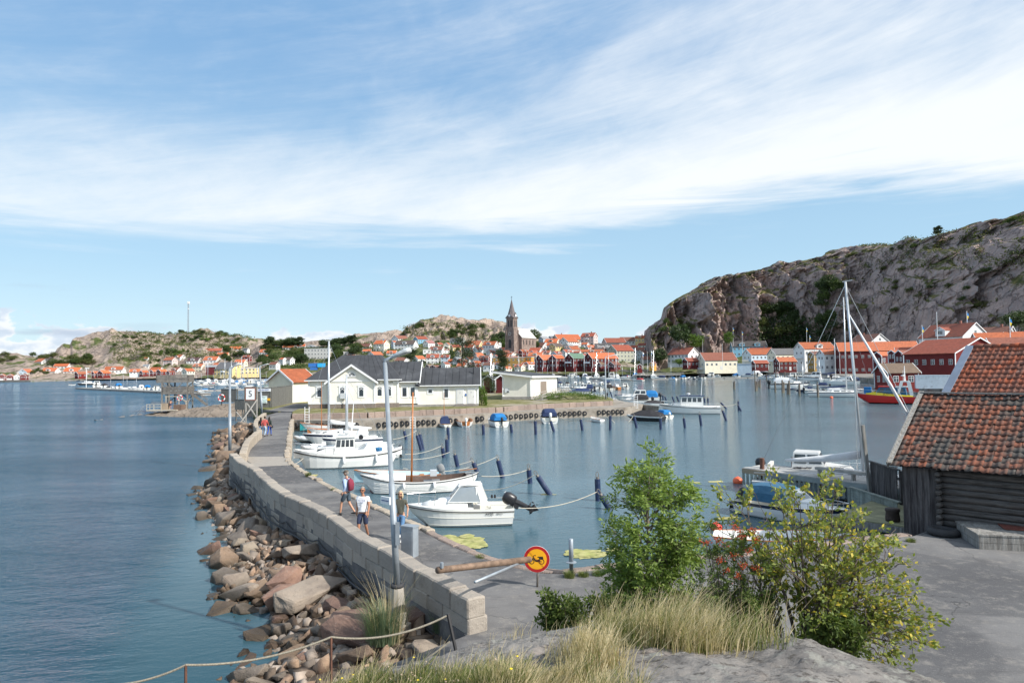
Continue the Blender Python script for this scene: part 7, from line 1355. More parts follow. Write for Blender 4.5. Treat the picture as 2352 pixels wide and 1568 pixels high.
tg=b_pilot('pilot_boat',9.0,3.1,roof='canvas_navy',wh=(-.22,.16),hh=1.6);[o_ for o_ in[text('Targa 25',.2,'ink_black',[c for c in tg.children if c.name.startswith('hull')][0],(-3.5,1.40,.98),(R(82),0,R(180)))]]
boat('',None,'R3',1740,2305,1188,180,own=tg,label='large white pilot-house boat with four side windows and radar mast')
boat('',None,'G',1290,2215,860,182,own=b_cab('cabin_boat',7.5,2.6,'canvas_blue',stripe=None),label='white cabin cruiser with bright blue aft canopy behind the quay tip')
boat('',None,'G',1390,2060,905,180,own=b_day('motorboat',5.5,2.1,'canvas_black',canopy_on=True),label='low white motorboat with black cover in front of the blue-canopied cruiser')
boat('',None,'G',1850,2276,935,180,own=b_cover('covered_boat',5.5,2.1,'canvas_black','gel_white',None,True),label='white boat with black tarpaulin beside the large pilot-house boat')
boat('',None,'G',1310,1690,758,182,own=b_rib('inflatable_boat',m='rib_navy'),label='navy inflatable boat lying behind the quay tip');boat('',None,'G',1205,1500,830,182,own=b_day('motorboat',canopy_on=False),label='small open motorboat with framed windscreen by the quay tip lamp')
zn='in the rows behind the lawn'
for k_,x0,x1,y,a in(('cab',140,480,600,180),('cab_n',395,890,640,180),('day_o',880,1090,640,95),('day_k',1080,1290,625,95),('cab',1410,1620,590,100),('cov_g',110,215,650,60),('cov_n',380,830,690,180),('day_o',700,1150,765,180),('day_n',130,260,505,100),('day_k',290,400,500,100),('day_w',450,560,505,95),('day_o',560,700,505,95),('day_w',700,840,500,100),('day_o',840,960,500,95),('day_w',950,1100,505,110),('day_n',1080,1240,505,100),('rib_n',870,1010,640,100)):boat(zn,k_,'G',x0,x1,y,a)
ws=b_sail('sailing_boat',6.5,2.2,'varnish','varnish',6.0,'canvas_white',True,'canvas_white');boat('',None,'G',1170,1468,600,120,own=ws,label='wooden sailing boat with cream cover among the boats behind the lawn')
zn='in the central harbour'
yt=b_yacht();boat('',None,'G',295,600,352,135,own=yt,label='large white flybridge motor yacht in the central harbour');boat('',None,'G',592,828,370,108,own=b_sail('sailing_boat',10,3.2,mast=14,hood='canvas_navy',sailc='canvas_navy'),label='white sailing yacht seen from astern with navy hood in the central harbour')
boat('',None,'G',1010,1442,412,168,own=b_sail('sailing_boat',12,3.6,'hull_bluegrey','hull_bluegrey',17.5,'canvas_grey'),label='pale blue-grey sailing yacht, tallest mast in the central harbour');boat('',None,'G',1632,1922,425,148,own=b_day('motorboat',8,2.9,'canvas_red'),label='white cruiser with dark red canopy at the pontoon end')
boat('',None,'G',1320,1745,268,180,own=b_yacht('passenger_boat',14,3.8,'gel_cream'),label='long white passenger boat below the steep harbour street')
for k_,x0,x1,y,a in(('day_n',1450,1620,345,150),('sail_n',140,330,300,170),('cab',330,420,330,110),('sail_w',800,1010,330,160),('sail_b',960,1130,300,20),('yacht',940,1170,235,170),('sail_n',1150,1320,290,160),('day_w',1200,1330,330,170),('yacht_n',560,700,240,160),('sail_w',660,860,232,20),('sail_n',150,300,245,170),('sail_b',20,170,330,170),('day_b',0,120,290,180),('sail_n',1280,1400,300,100),('sail_w',1395,1500,300,95),('sail_n',420,560,250,30),('sail_w',560,640,262,90),('day_n',700,800,300,180),('yacht',1180,1300,235,10),('sail_w',860,960,262,95),('sail_n',1050,1150,262,95),('sail_b',760,830,262,95),('sail_w',220,300,262,95),('sail_n',60,150,262,95)):boat(zn,k_,'G',x0,x1,y,a)
zn='in the dense mast rows of the central harbour'
rb_=random.Random(12)
for k in range(30):u_=1080+k*14.2+rb_.uniform(-4,4);boat(zn,rb_.choice(['sail_n','sail_w','sail_b','sail_w','cab','day_w','yacht']),'P',u_,u_+rb_.uniform(15,22),rb_.uniform(866.5,868.5),rb_.choice([95,85,170,10,100]))
zn='in the far rows of the left marina'
for k in range(26):u_=436+k*8.2+rb_.uniform(-3,3);boat(zn,rb_.choice(['sail_n','sail_w','sail_b','sail_w','cab','day_w','yacht']),'P',u_,u_+rb_.uniform(12,19),rb_.uniform(876,884),rb_.choice([95,85,170,10,100]))
zn='in the crowd of boats off the right quay'
for k in range(16):u_=1700+k*17+rb_.uniform(-5,5);boat(zn,rb_.choice(['day_w','cab','day_o','day_n','sail_w','cab_n']),'P',u_,u_+rb_.uniform(19,30),rb_.uniform(864,869)+k*.8,rb_.choice([100,170,160,10]))
zn='along the long pontoon'
for k in range(15):u_=212+k*17+rb_.uniform(-4,4);boat(zn,rb_.choice(['day_w','sail_n','day_o','cov_k','cab','day_b','sail_w']),'P',u_,u_+rb_.uniform(15,22),890+k*.75,rb_.choice([95,170,175,85]))
zn='at the dock below the cliff'
for k_,x0,x1,y,a in(('day_n',60,312,1112,160),('sail_b',312,518,1125,140),('day_b',518,692,1112,110),('rib_g',690,800,1110,100),('rib_n',790,905,1110,110),('day_k',862,1062,1108,110),('cab',1060,1238,1100,95),('cab',1195,1330,1062,160),('cov_b',1522,1716,1085,100),('day_w',1882,2142,1075,170),('day_n',912,1150,992,180),('day_o',385,602,1002,175),('rib_g',2110,2260,1075,150)):boat(zn,k_,'E',x0,x1,y,a)
zn='at the piles on the right'
boat('',None,'N',342,700,520,165,own=b_pilot('fishing_boat',9.5,3.2,mastb=True,wh=(-.05,.2),roof='buoy_red'),label='white fishing boat with small red-topped wheelhouse right of the cliff dock');boat('',None,'N',675,1130,545,178,own=b_pilot('pilot_boat',10,3.3,'hull_navy','hull_navy','hull_navy','gel_white',wh=(-.2,.15),house='gel_cream'),label='navy hulled boat with long cream wheelhouse')
for k_,x0,x1,y,a in(('day_w',390,1110,728,2),('rib_n',640,860,745,0),('sail_d',838,1260,792,178),('cab',905,1500,590,175),('day_n',1110,1480,720,180),('yacht',1390,2000,660,178),('sail_n',1250,1850,585,2),('day_w',1420,1990,862,2)):boat(zn,k_,'N',x0,x1,y,a)
boat('',None,'N',1050,1830,822,2,own=b_day('motorboat',8.5,2.7,'canvas_grey',stripe='hull_black',canopy_on=False),label='long white motorboat with dark stripe in front of the piles')
# rescue boat
rs=new('rescue_boat',11.5);rg=hull_rings(11.5,3.5,1.75,1.2,.5,.92,.12,n=18);mk_hull(rs,rg,'resc_red','resc_red','hull_black','resc_red');mk_deck(rs,rg,'canvas_grey');
mb=MB();
for sg_ in(1,-1):
 e=[(p[0][0],p[0][1]*sg_*.97,p[0][2])for p in rg[3:16]];mb.loft([[(x,y,z),(x,y*.94,z+.55*min(1,.35+i*.06 if i<11 else.8-.2*(i-10)))]for i,(x,y,z)in enumerate(e)],'resc_yellow',closed=False,cap=False);mb.loft([[(x,y*.94,z+.55*min(1,.35+i*.06 if i<11 else.8-.2*(i-10))),(x,y,z)]for i,(x,y,z)in enumerate(e)],'resc_yellow',closed=False,cap=False)
bw_=mb.build('bulwark','resc_yellow',rs);text('SJÖRÄDDNING',.52,'ink_black',bw_,(-.4,1.66,1.68),(R(80),0,R(180)),sx=.8)
mb=MB();P=tb(mb,-2.8,2.6,-2.6,1.6,1.25,1.1,1.05,.85,1.3,2.9);w_=mb.build('wheelhouse','canvas_steel',rs);[panes(P,f_,[(.08,.25,.4,.85),(.30,.48,.4,.85),(.53,.70,.4,.85),(.75,.92,.4,.85)]).build('side_window','tinted',w_)for f_ in 'RL'];panes(P,'F',[(.05,.48,.4,.88),(.52,.95,.4,.88)]).build('front_window','tinted',w_)
mb=MB();mb.box(-1.0,1.8,-1.0,1.0,2.9,3.15,'resc_red');mb.box(-2.9,-1.0,-1.1,1.1,2.9,3.1,'gel_white');mb.build('roof','resc_red',rs)
mb=MB();
for y_ in(-1.2,1.2):mb.beam((-3.6,y_,1.3),(-3.1,y_*.8,3.9),.5,.15);mb.beam((-1.4,y_,1.3),(-2.0,y_*.8,3.9),.4,.15)
mb.box(-3.2,-1.8,-1.0,1.0,3.85,4.05);mb.build('arch','gel_white',rs);mb=MB();mb.tube([(-2.5,0,4.0),(-2.5,0,6.8)],[.14,.05],8);mb.lathe([(.0,4.9),(.3,4.95),(.3,5.1),(0,5.15)],10,None,(-2.2,0,0));mb.beam((-2.5,-.8,5.6),(-2.5,.8,5.6),.05,.05);mb.tube([(-2.3,.6,4.0),(-2.3,.6,6.0)],.02,4);mb.build('radar_mast','white_plastic',rs)
mb=MB();mb.box(-6.6,-5.6,-1.5,1.5,.15,.75);mb.box(-5.7,-4.4,-1.3,1.3,1.15,1.9,'hull_black');mb.build('stern_platform','hull_black',rs);rail(rs,[(-4,-1.6,1.25),(-1,-1.68,1.3),(2,-1.55,1.45),(4.4,-.9,1.65),(5.4,-.1,1.75),(5.4,.1,1.75),(4.4,.9,1.65),(2,1.55,1.45),(-1,1.68,1.3),(-4,1.6,1.25)],.8,.02)
mb=MB();mb.box(3.0,4.2,-.5,.5,1.7,2.9);mb.build('deck_cover','canvas_blue',rs)
boat('',None,'K',385,1150,1085,176,own=rs,label='red, yellow and white rescue boat moored below the shipping container',dz=.15)
# --- big masts at right; sailing boats lying behind the jetty
bg=b_sail('sailing_boat',9.5,3.0,'hull_bluegrey','hull_bluegrey',11.75,'canvas_white',mr=.085);bg.location=(18.2,37.7,0);bg.rotation_euler=(0,R(-3),R(-25));mb=MB();mb.tube([(.95,0,9.9),(2.6,0,6.0),(4.5,0,1.4)],[.04,.085,.06],8);mb.build('furled_jib','canvas_white',bg,smooth=True);tag(bg,'pale sailing boat with tallest mast and plastic-wrapped boom behind the jetty','boat','boats moored near the breakwater')
s3=b_sail('sailing_boat',13,3.8,mast=21.7,sailc='canvas_navy',mr=.15);p_=D(1943,900,150);s3.location=(p_.x-1.3,150,0);s3.rotation_euler=(0,0,R(-26));tag(s3,'large white sailing boat with navy boom cover and second tallest mast','boat','boats moored near the breakwater')
rm=G(1990,1010,0)
mo=b_cab('cabin_boat',6.0,2.2);PROTO_x=mo;[bpy.data.objects.remove(c)for c in list(mo.children)if c.name.startswith('outboard')and not c.children]
mo.location=(17.6,39.8,0.15);mo.rotation_euler=(0,0,R(-28));tag(mo,'white cabin boat with curved windscreen moored behind the jetty bench','boat','boats moored near the breakwater')
cc=b_day('motorboat',5.8,2.2,'canvas_steel',ob='hull_black',top='gel_white',stripe='hull_navy',tilt=35);cc.location=(13.1,32.3,0);cc.scale=(.92,)*3;cc.rotation_euler=(0,0,R(-50));tag(cc,'white motorboat with steel-blue cover in front of the slatted jetty','boat','boats moored near the breakwater')
rb=b_row('rowing_boat',5.2,1.9,'gel_white');rb.location=(10.5,27.0,0);rb.rotation_euler=(0,0,R(-20));tag(rb,'white open rowing boat half hidden behind the rowan bush','boat','boats moored near the breakwater')
zn='in the left marina'
LM=[('cov_k',1750,1880,822,180),('day_k',1930,2080,822,180),('sail_n',2240,2440,830,180)]
for k_,x0,x1,y,a in LM:boat(zn,k_,'L',x0,x1,y,a)
MR=[('day_w',-60,60,565,170),('day_b',50,170,560,170),('sail_n',-130,40,560,180),('cab_n',200,300,545,150),('day_n',300,400,545,150),('sail_w',330,460,560,180),('day_k',1030,1100,480,100),('day_w',1020,1200,475,160),('cov_n',1090,1190,520,160),('yacht',1310,1560,490,170),('day_r',1210,1310,460,150),('cov_k',1180,1290,520,170),('cov_b',1058,1190,575,175),('rib_n',1190,1290,540,170),('day_n',1240,1330,590,160),('rib_g',1330,1420,580,150),('cab',1580,1760,460,165),('sail_n',1500,1700,500,175),('cab_n',1640,1760,540,165),('day_w',1740,1870,490,160),('cov_w',1790,2010,540,175),('cab',1950,2120,470,150),('sail_w',1800,2000,430,170),('day_b',2090,2240,420,170),('day_k',1880,2040,540,165),('cov_g',2130,2300,525,175),('yacht',2080,2230,430,165),('sail_b',1700,1850,400,175),('sail_n',1880,2050,400,170),('sail_w',1480,1640,420,175),('day_o',1600,1700,420,170),('day_k',1450,1560,540,165),('day_w',1680,1780,380,170),('day_n',2200,2330,390,170),('sail_n',2150,2330,360,170),('yacht_n',1480,1590,365,170),('day_w',960,1040,590,150),('cab',960,1090,500,150)]
for k_,x0,x1,y,a in MR:boat(zn,k_,'M',x0,x1,y,a)
for k_,x0,x1,y,a in(('yacht',590,750,1005,170),('cov_k',470,570,1000,175),('sail_n',130,270,985,180),('day_w',190,310,975,170),('sail_w',20,170,990,180),('sail_n',380,520,985,180),('cab',560,640,985,160)):boat(zn,k_,'F',x0,x1,y,a)
zn='on the far left water'
dk=b_sail('sailing_boat',10,2.6,'hull_black','hull_black',2.8,'canvas_white',False,'canvas_white');boat('',None,'L',1465,1785,752,180,own=dk,label='dark hulled yacht with white cover anchored off the long pontoon');boat(zn,'row_o','L',1300,1402,755,180);boat(zn,'sail_b','L',470,608,672,180);boat(zn,'day_k','L',352,430,680,180);boat(zn,'day_w','L',640,760,668,170);boat(zn,'row','L',112,168,684,180)
fr=b_yacht('ferry',16,4.5,'gel_cream');boat('',None,'L',1640,2095,636,178,own=fr,label='long low white workboat at the quay under the rocky hill')
rows=[b for b in BOATS if not b['label']];label_all(rows)
for b in BOATS:
 if b['label']:b['o']['label']=b['label']
 b['o']['category']='boat'
for k_,(o,used)in PROTO.items():
 if not used:
  for c in[o]+list(o.children_recursive):bpy.data.objects.remove(c)
for o in COL.objects:
 if 'len' in o:del o['len']
 # --- pontoons
def pontoon(a,b,w_,label,z=.5,m='concrete'):
 a,b=Vector(a),Vector(b);t=(b-a);L=t.length;o=thing('pontoon',label,'pontoon',(a.x,a.y,0),math.atan2(t.y,t.x));mb=MB();mb.box(0,L,-w_/2,w_/2,z-.12,z);mb.build('deck','grey_wood',o);n=max(2,int(L/12));mb=MB();[mb.box(L*k/n+.3,L*(k+1)/n-.3,-w_/2+.1,w_/2-.1,-.3,z-.12)for k in range(n)];mb.build('floats','foundation',o);return o
pontoon(G(181,893.5,0),G(474,908,0),3.0,'long floating pontoon reaching left into the bay behind the diving tower',.7);a_,b_=Z('M',960,600),Z('M',2300,548);pontoon(G(*a_,0),G(*b_,0),2.5,'nearer marina pontoon behind the grey fence');pontoon(G(*Z('M',950,500),0),G(*Z('M',2330,440),0),2.5,'second marina pontoon behind the grey fence');pontoon(G(*Z('M',960,410),0),G(*Z('M',2330,375),0),2.5,'farthest marina pontoon behind the grey fence')
pontoon(G(*Z('E',20,1120),0),G(*Z('E',2260,1085),0),2.2,'floating dock along the foot of the cliff houses');pontoon(G(*Z('G',830,372),0),G(*Z('G',1650,415),0),2.4,'wooden pontoon in the central harbour with a standing man');pontoon(G(*Z('G',100,640),0),G(*Z('G',1300,600),0),2.0,'pontoon among the small boats behind the lawn')
p_=G(198,889.5,.7);mb=MB();mb.tube([(0,0,0),(0,0,8.3)],.12,8);mb.box(-.5,1.1,-.15,.15,8.2,8.6);o=mb.build('harbour_light','white_plastic');o.location=p_;tag(o,'white harbour light pole near the left end of the long pontoon','light pole')
# raised wooden quay with piles in front of the kiosks
wq=thing('pile_quay','wooden quay on piles with railing below the flagpoles','quay',(0,0,0));a_,b_=G(*Z('D',1750,1185),1.2),G(*Z('E',1750,1010),1.2);a_=D(*Z('D',1740,1160),405);b_=D(*Z('E',640,985),400);a_.z=b_.z=1.6;t_=(b_-a_);mb=MB();mb.beam(a_+Vector((0,8,0)),b_+Vector((0,8,0)),16,.3);mb.build('deck','grey_wood',wq)
for k in range(14):mb=MB();p_=a_+t_*(k/13);mb.tube([p_+Vector((0,.5,-2.5)),p_+Vector((0,.5,-.15))],.22,6);mb.build('pile','grey_wood',wq)
mb=MB();[mb.beam(a_+t_*(k/30)+Vector((0,.3,.1)),a_+t_*(k/30)+Vector((0,.3,1.2)),.12,.12)for k in range(31)];mb.beam(a_+Vector((0,.3,1.2)),b_+Vector((0,.3,1.2)),.12,.2);mb.beam(a_+Vector((0,.3,.7)),b_+Vector((0,.3,.7)),.08,.16);mb.build('railing','grey_wood',wq)
# --- blue sleeved mooring poles: (key, top x,y, water x,y)
mat('sleeve',(0.010,0.024,0.075),.45,.12,3,dirt=(.05,.07,.12),ds=5)
PL=[('S2',260,275,280,352),('S2',378,315,415,450),('S2',400,305,430,445),('S2',605,428,617,515),('S2',642,352,646,470),('S2',717,490,740,595),('S2',880,560,912,635),('S2',1103,540,1143,695),('S2',1378,625,1390,745),('S2',1460,685,1565,845),('S2',1993,705,2000,900),('S2',2028,855,2100,975),('R3',76,1290,80,1385),('R3',336,1285,346,1365),('R3',566,1255,571,1385),('R3',712,1255,742,1355),('R3',995,1240,1010,1345),('R3',1273,1205,1272,1340),('R3',1497,1210,1520,1320),('R3',1744,1228,1747,1335),('R3',1965,1228,1975,1320),('R3',2115,1195,2128,1300),('S3',1305,245,1355,300),('S3',1463,235,1466,318),('S3',1460,268,1488,320),('S3',1322,318,1355,408),('S2',653,245,657,352),('S2',968,225,972,305),('S3',787,180,789,222),('S3',805,192,818,226),('S3',872,192,890,246),('S3',912,190,930,235),('S3',1158,205,1162,245),('S3',1190,205,1192,250),('G',1220,635,1255,745)]
poles=[]
for i,(k_,tx,ty,wx,wy)in enumerate(PL):
 w_=G(*Z(k_,wx,wy),0);t_=D(*Z(k_,tx,ty),w_.y);tdir=(t_-w_);ln=tdir.length;r_=.155
 o=thing('mooring_pole','','mooring pole',w_);n_=tdir.normalized();mb=MB();mb.tube([-n_*1.2,tdir],r_,12);mb.build('sleeve','sleeve',o,smooth=False)
 mb=MB();mb.tube([tdir,tdir+n_*.12],r_*.55,8);s_=n_.orthogonal().normalized();s_=n_.cross(Vector((0,1,0))).normalized();mb.tube([tdir+n_*.1+s_*.07]+[tdir+n_*(.28+.1*math.sin(a))+s_*(.07*math.cos(a))for a in[math.pi*j/6 for j in range(7)]]+[tdir+n_*.1-s_*.07],.022,5);mb.build('shackle','post_steel',o)
 poles.append(o);lean=math.degrees(math.atan2(t_.x-w_.x,t_.z));
 rows_=dict(base='blue sleeved mooring pole'+(', nearly upright' if abs(lean)<5 else(', leaning' if abs(lean)<18 else ', leaning strongly')),zone='off the breakwater boats' if(k_=='S2' and ty>260 and wy!=305 and wy!=352)or i==0 else('in the row off the tyre quay' if i<22 or k_=='S2' else 'beyond the pilot-house boat'),u=Z(k_,wx,wy)[0],o=o);o['group']='blue mooring poles';poles[-1]=rows_
label_all(poles)
PW=[('N',95,575,113,775),('N',125,590,130,765),('N',160,575,158,690),('N',188,545,188,710),('N',470,590,478,800),('N',605,560,612,815),('N',632,600,635,810),('N',710,640,708,840),('N',735,570,738,842),('N',925,632,930,860),('N',1268,640,1280,890),('N',88,380,92,560),('N',312,440,316,600),('N',655,405,660,590),('N',485,370,488,600),('N',872,480,875,560),('N',1265,600,1265,700),('R4',430,1170,435,1275),('R4',424,1185,425,1275)]
pw=[]
for i,(k_,tx,ty,wx,wy)in enumerate(PW):
 w_=G(*Z(k_,wx,wy),0);t_=D(*Z(k_,tx,ty),w_.y);tdir=t_-w_;mb=MB();mb.tube([-tdir.normalized()*1.0,tdir*.5,tdir],[.24,.23,.19],9);o=mb.build('timber_pile',mat('pile_wood',(0.16,0.135,0.11),.9,.3,2,.02,8,stretch=(1,1,.3),dirt=(.09,.13,.08),ds=.6));o.location=w_;o['category']='pile';o['group']='weathered timber piles';pw.append(dict(base='weathered timber pile',zone='standing in the water on the right',u=Z(k_,wx,wy)[0],o=o))
label_all(pw)
# --- mooring ropes
def rope(a,b,sag=.3,r=.018,m='rope_pale',label='',n=12,grp='mooring ropes'):
 a,b=Vector(a),Vector(b);mb=MB();mb.tube([a.lerp(b,i/n)-Vector((0,0,sag*4*(i/n)*(1-i/n)))for i in range(n+1)],r,5);return tag(mb.build('rope',m),label,'rope',grp)
def DP(k,x,y,Y):return D(*Z(k,x,y),Y)
rr=[(('S2',1285,965,31.5),('S2',1985,822,33.5),.25,'from the tilted outboard boat to the right-hand pair of blue poles'),(('S2',950,800,41),('S2',1435,665,40),.3,'from the brown-masted boat to the strongly leaning blue pole'),(('S2',955,680,41),('S2',1365,625,44),.15,'from the brown-masted boat to the upright blue pole'),(('S2',250,610,50),('S2',875,540,52),.3,'from the fishing boat to the short leaning blue pole'),(('S2',560,640,47),('S2',1095,505,50),.25,'from the blue-inside boat to the tall leaning blue pole'),(('S2',240,530,52),('S2',670,465,56),.2,'pale line to the pole with the coiled white rope'),(('S2',160,350,62),('S2',375,270,66),.15,'from the tent-canopy boat to the paired blue poles'),(('S2',270,485,55),('S2',595,408,62),.2,'reddish ended line to the short blue pole'),(('R3',790,1210,92),('R3',990,1235,88),.4,'from the navy-topped boat to its blue pole'),(('R3',1240,1215,90),('R3',1270,1210,88),.2,'short line at the white clinker rowing boat'),(('R3',1285,1240,88),('R3',1490,1205,90),1.0,'hanging in a curve between two blue poles at the quay'),(('S3',1290,270,100),('S3',1445,258,100),.2,'between the leaning poles beyond the pilot-house boat'),(('S1',1100,640,50),('S1',700,665,46),.0,'')]
for a_,b_,sg_,lb in rr[:-1]:rope(DP(*a_),DP(*b_),sg_,.020 if a_[3]<70 else.035,label='pale mooring rope '+lb)
p0_=DP('S1',1060,500,49.3);rope(DP('S1',1150,520,48.8),G(*Z('S1',1010,590),ZP),.1,label='mooring rope from the fishing boat bow to the quay edge');rope(DP('S2',275,1040,29.5),G(*Z('S2',120,1055),ZP),.1,label='mooring rope from the nearest cabin boat to the quay edge')
# --- tyres on the quay face
ty=[]
def qf_at(u):
 for a_,b_ in zip(QF[:-1],QF[1:]):
  ua,ub=proj(a_)[0],proj(b_)[0]
  if ua<=u<=ub:t=(u-ua)/(ub-ua);return a_.lerp(b_,t),(b_-a_).normalized()
tu=[Z('R2',x,0)[0]for x in(440,505,590,645,690,745,800,860,905,1000,1205,1262,1322,1370,1425,1472,1577,1624,1672,1724,1872,1922,2118,2165)]+[Z('R3',x,0)[0]for x in(8,50,280,326,375,420,467,516,565,700,745,790,836,882,926,972,1020,1155,1202,1247,1290,1334,1375)]
for i,u in enumerate(tu):
 q_=qf_at(u)
 if not q_:continue
 p_,t_=q_;n_=Vector((t_.y,-t_.x,0));mb=MB();mb.torus((0,0,0),.25,.105,n_,14,7)
 if i==0:m0=mb.build('tyre_fender','rubber',smooth=True);o=m0
 else:o=m0.copy();COL.objects.link(o)
 o.location=p_+n_*.13+Vector((0,0,-.62+.05*math.sin(i*2.3)));tag(o,'','tyre','tyres hung on the quay face');ty.append(dict(base='black tyre fender',zone='on the quay face '+('left of the clubhouse corner' if u<900 else 'below the clubhouse' if u<1060 else 'below the cream hut' if u<1250 else 'near the quay tip'),u=u,o=o))
label_all(ty)
for k_,x0,x1,y,lb in(('R2',522,562,1215,'white ladder standing on the quay edge near the inner corner'),('R2',1503,1550,1210,'grey metal ladder hanging on the quay face between tyres'),('G',1693,1765,830,'white ladder at the quay corner behind the black tarpaulin')):
 u0_,v_=Z(k_,x0,y);u1_,_=Z(k_,x1,y);q_=qf_at((u0_+u1_)/2)or(QF[-1],Vector((1,0,0)));w_=(u1_-u0_)*q_[0].y/FPX;up=1.6 if k_!='R2' or x0<600 else.1;o=thing('ladder',lb,'ladder',q_[0]+Vector((0,-.12,0)));
 for x_ in(-w_/2,w_/2):mb=MB();mb.tube([(x_,0,-1.3 if up<1 else-.4),(x_,0,up)],.04,6);mb.build('rail','white_plastic',o)
 mb=MB();[mb.tube([(-w_/2,0,z_),(w_/2,0,z_)],.028,5)for z_ in np.arange(-1.2 if up<1 else-.3,up,.32)];mb.build('rungs','white_plastic',o)
 # buoys
for k_,x,y,r_,m_,lb in(('S4',395,605,.30,'orange_float','orange round buoy floating at the left end of the jetty'),('N',1532,905,.34,'orange_float','orange round buoy floating before the small outboard boat at the piles'),('S3',1265,1385,.26,'buoy_red','red round buoy by the rowan bush')):
 p_=G(*Z(k_,x,y),0);mb=MB();mb.blob((0,0,.12*r_/.3),(r_,r_,r_*.92),None,16,10);mb.tube([(0,0,r_*.9),(0.02,0,r_*1.4)],.05,6);o=mb.build('buoy',m_,smooth=True);o.location=p_;tag(o,lb,'buoy')
 # floating weed
mat('algae',(0.27,0.28,0.09),.9,.35,1.6,.01,10,dirt=(.44,.41,.18),ds=2.5,dlo=.4,dhi=.65);mat('algae2',(0.42,0.38,0.16),.9,.3,1.6)
def weed(cx,cy,rx,ry,seed,label,m='algae',rot=0):
 rr_=random.Random(seed);c=G(cx,cy,0);s_=c.y/FPX;ex_=(G(cx+rx,cy,0)-c).length;ey_=abs(G(cx,cy-ry,0).y-G(cx,cy+ry,0).y)/2;mb=MB()
 for b in range(9 if rx>25 else 4):
  bx_,by_=(0,0)if b==0 else(rr_.uniform(-.8,.8),rr_.uniform(-.6,.6));sc_2=.62 if b==0 else rr_.uniform(.15,.42);n=40;P=[]
  for k in range(n):a=2*math.pi*k/n;r=sc_2*(1+.30*float(pn(math.cos(a)*1.7+b*7+seed,math.sin(a)*1.7,.5))+.2*float(pn(math.cos(a)*5+b,math.sin(a)*5,seed)));P.append((c.x+ex_*(bx_+r*math.cos(a))+rot*ey_*(by_+r*math.sin(a)),c.y+ey_*(by_+r*math.sin(a)),.012+.003*b))
  mb.add(P+[(c.x+ex_*bx_+rot*ey_*by_,c.y+ey_*by_,.02+.003*b)],[(k,(k+1)%n,n)for k in range(n)])
 o=mb.build('floating_algae',m);return tag(o,label,'algae',None,'stuff')
weed(1065,1243,72,20,1,'yellow-green algae mat beside the nearest cabin boat');weed(1355,1272,62,16,2,'yellow-green algae mat beside the steel mooring post',rot=.3)
for i,(x_,y_,a_,b_)in enumerate(((1640,1106,22,2.5),(1598,1108,14,2.5),(1255,1135,24,2.5),(1672,1190,26,4),(1130,962,30,2.5),(1220,958,26,2),(820,985,30,2.2),(700,985,28,3),(920,980,20,2),(893,1118,10,4),(720,1092,15,4),(1240,1268,18,4))):weed(x_,y_,a_,b_,20+i,'thin pale algae streak drifting on the harbour water','algae2')
# ================================================================== PEOPLE
mat('skin',(0.48,0.26,0.17),.55,.06,6);mat('skin_tan',(0.36,0.17,0.10),.55,.06,6);mat('shoe_dark',(0.03,0.03,0.032),.6,.1);mat('shoe_white',(0.7,0.7,0.68),.6,.1)
def cloth(n,c):return mat(n,c,.9,.14,7,.01,12)
for n_,c_ in dict(c_white=(.78,.78,.80),c_navy=(.025,.035,.075),c_shirt=(.36,.47,.66),c_slate=(.05,.075,.10),c_olive=(.085,.085,.065),c_jeans=(.09,.19,.34),c_pale=(.30,.40,.52),c_black=(.014,.014,.016),c_coral=(.50,.10,.09),c_royal=(.012,.07,.36),c_green=(.035,.05,.045),c_maroon=(.20,.025,.05),c_yellow=(.75,.55,.03),c_cap=(.10,.085,.07),h_blonde=(.52,.42,.27),h_dark=(.018,.014,.012),h_grey=(.25,.23,.21),c_red=(.5,.04,.04)).items():cloth(n_,c_)
def skin_mesh(verts,edges,rad,root=0,sub=2):
 me=bpy.data.meshes.new('t');me.from_pydata([tuple(v)for v in verts],edges,[]);o=bpy.data.objects.new('t',me);COL.objects.link(o);o.modifiers.new('s','SKIN')
 for i,r in enumerate(rad):sv=me.skin_vertices[0].data[i];sv.radius=(r if isinstance(r,tuple)else(r,r));sv.use_root=i==root
 sb_=o.modifiers.new('u','SUBSURF');sb_.levels=sb_.render_levels=sub;bpy.context.view_layer.update();dg=bpy.context.evaluated_depsgraph_get();m2=bpy.data.meshes.new_from_object(o.evaluated_get(dg));bpy.data.objects.remove(o)
 V=[tuple(v.co)for v in m2.vertices];F_=[tuple(p.vertices)for p in m2.polygons];bpy.data.meshes.remove(m2);return V,F_
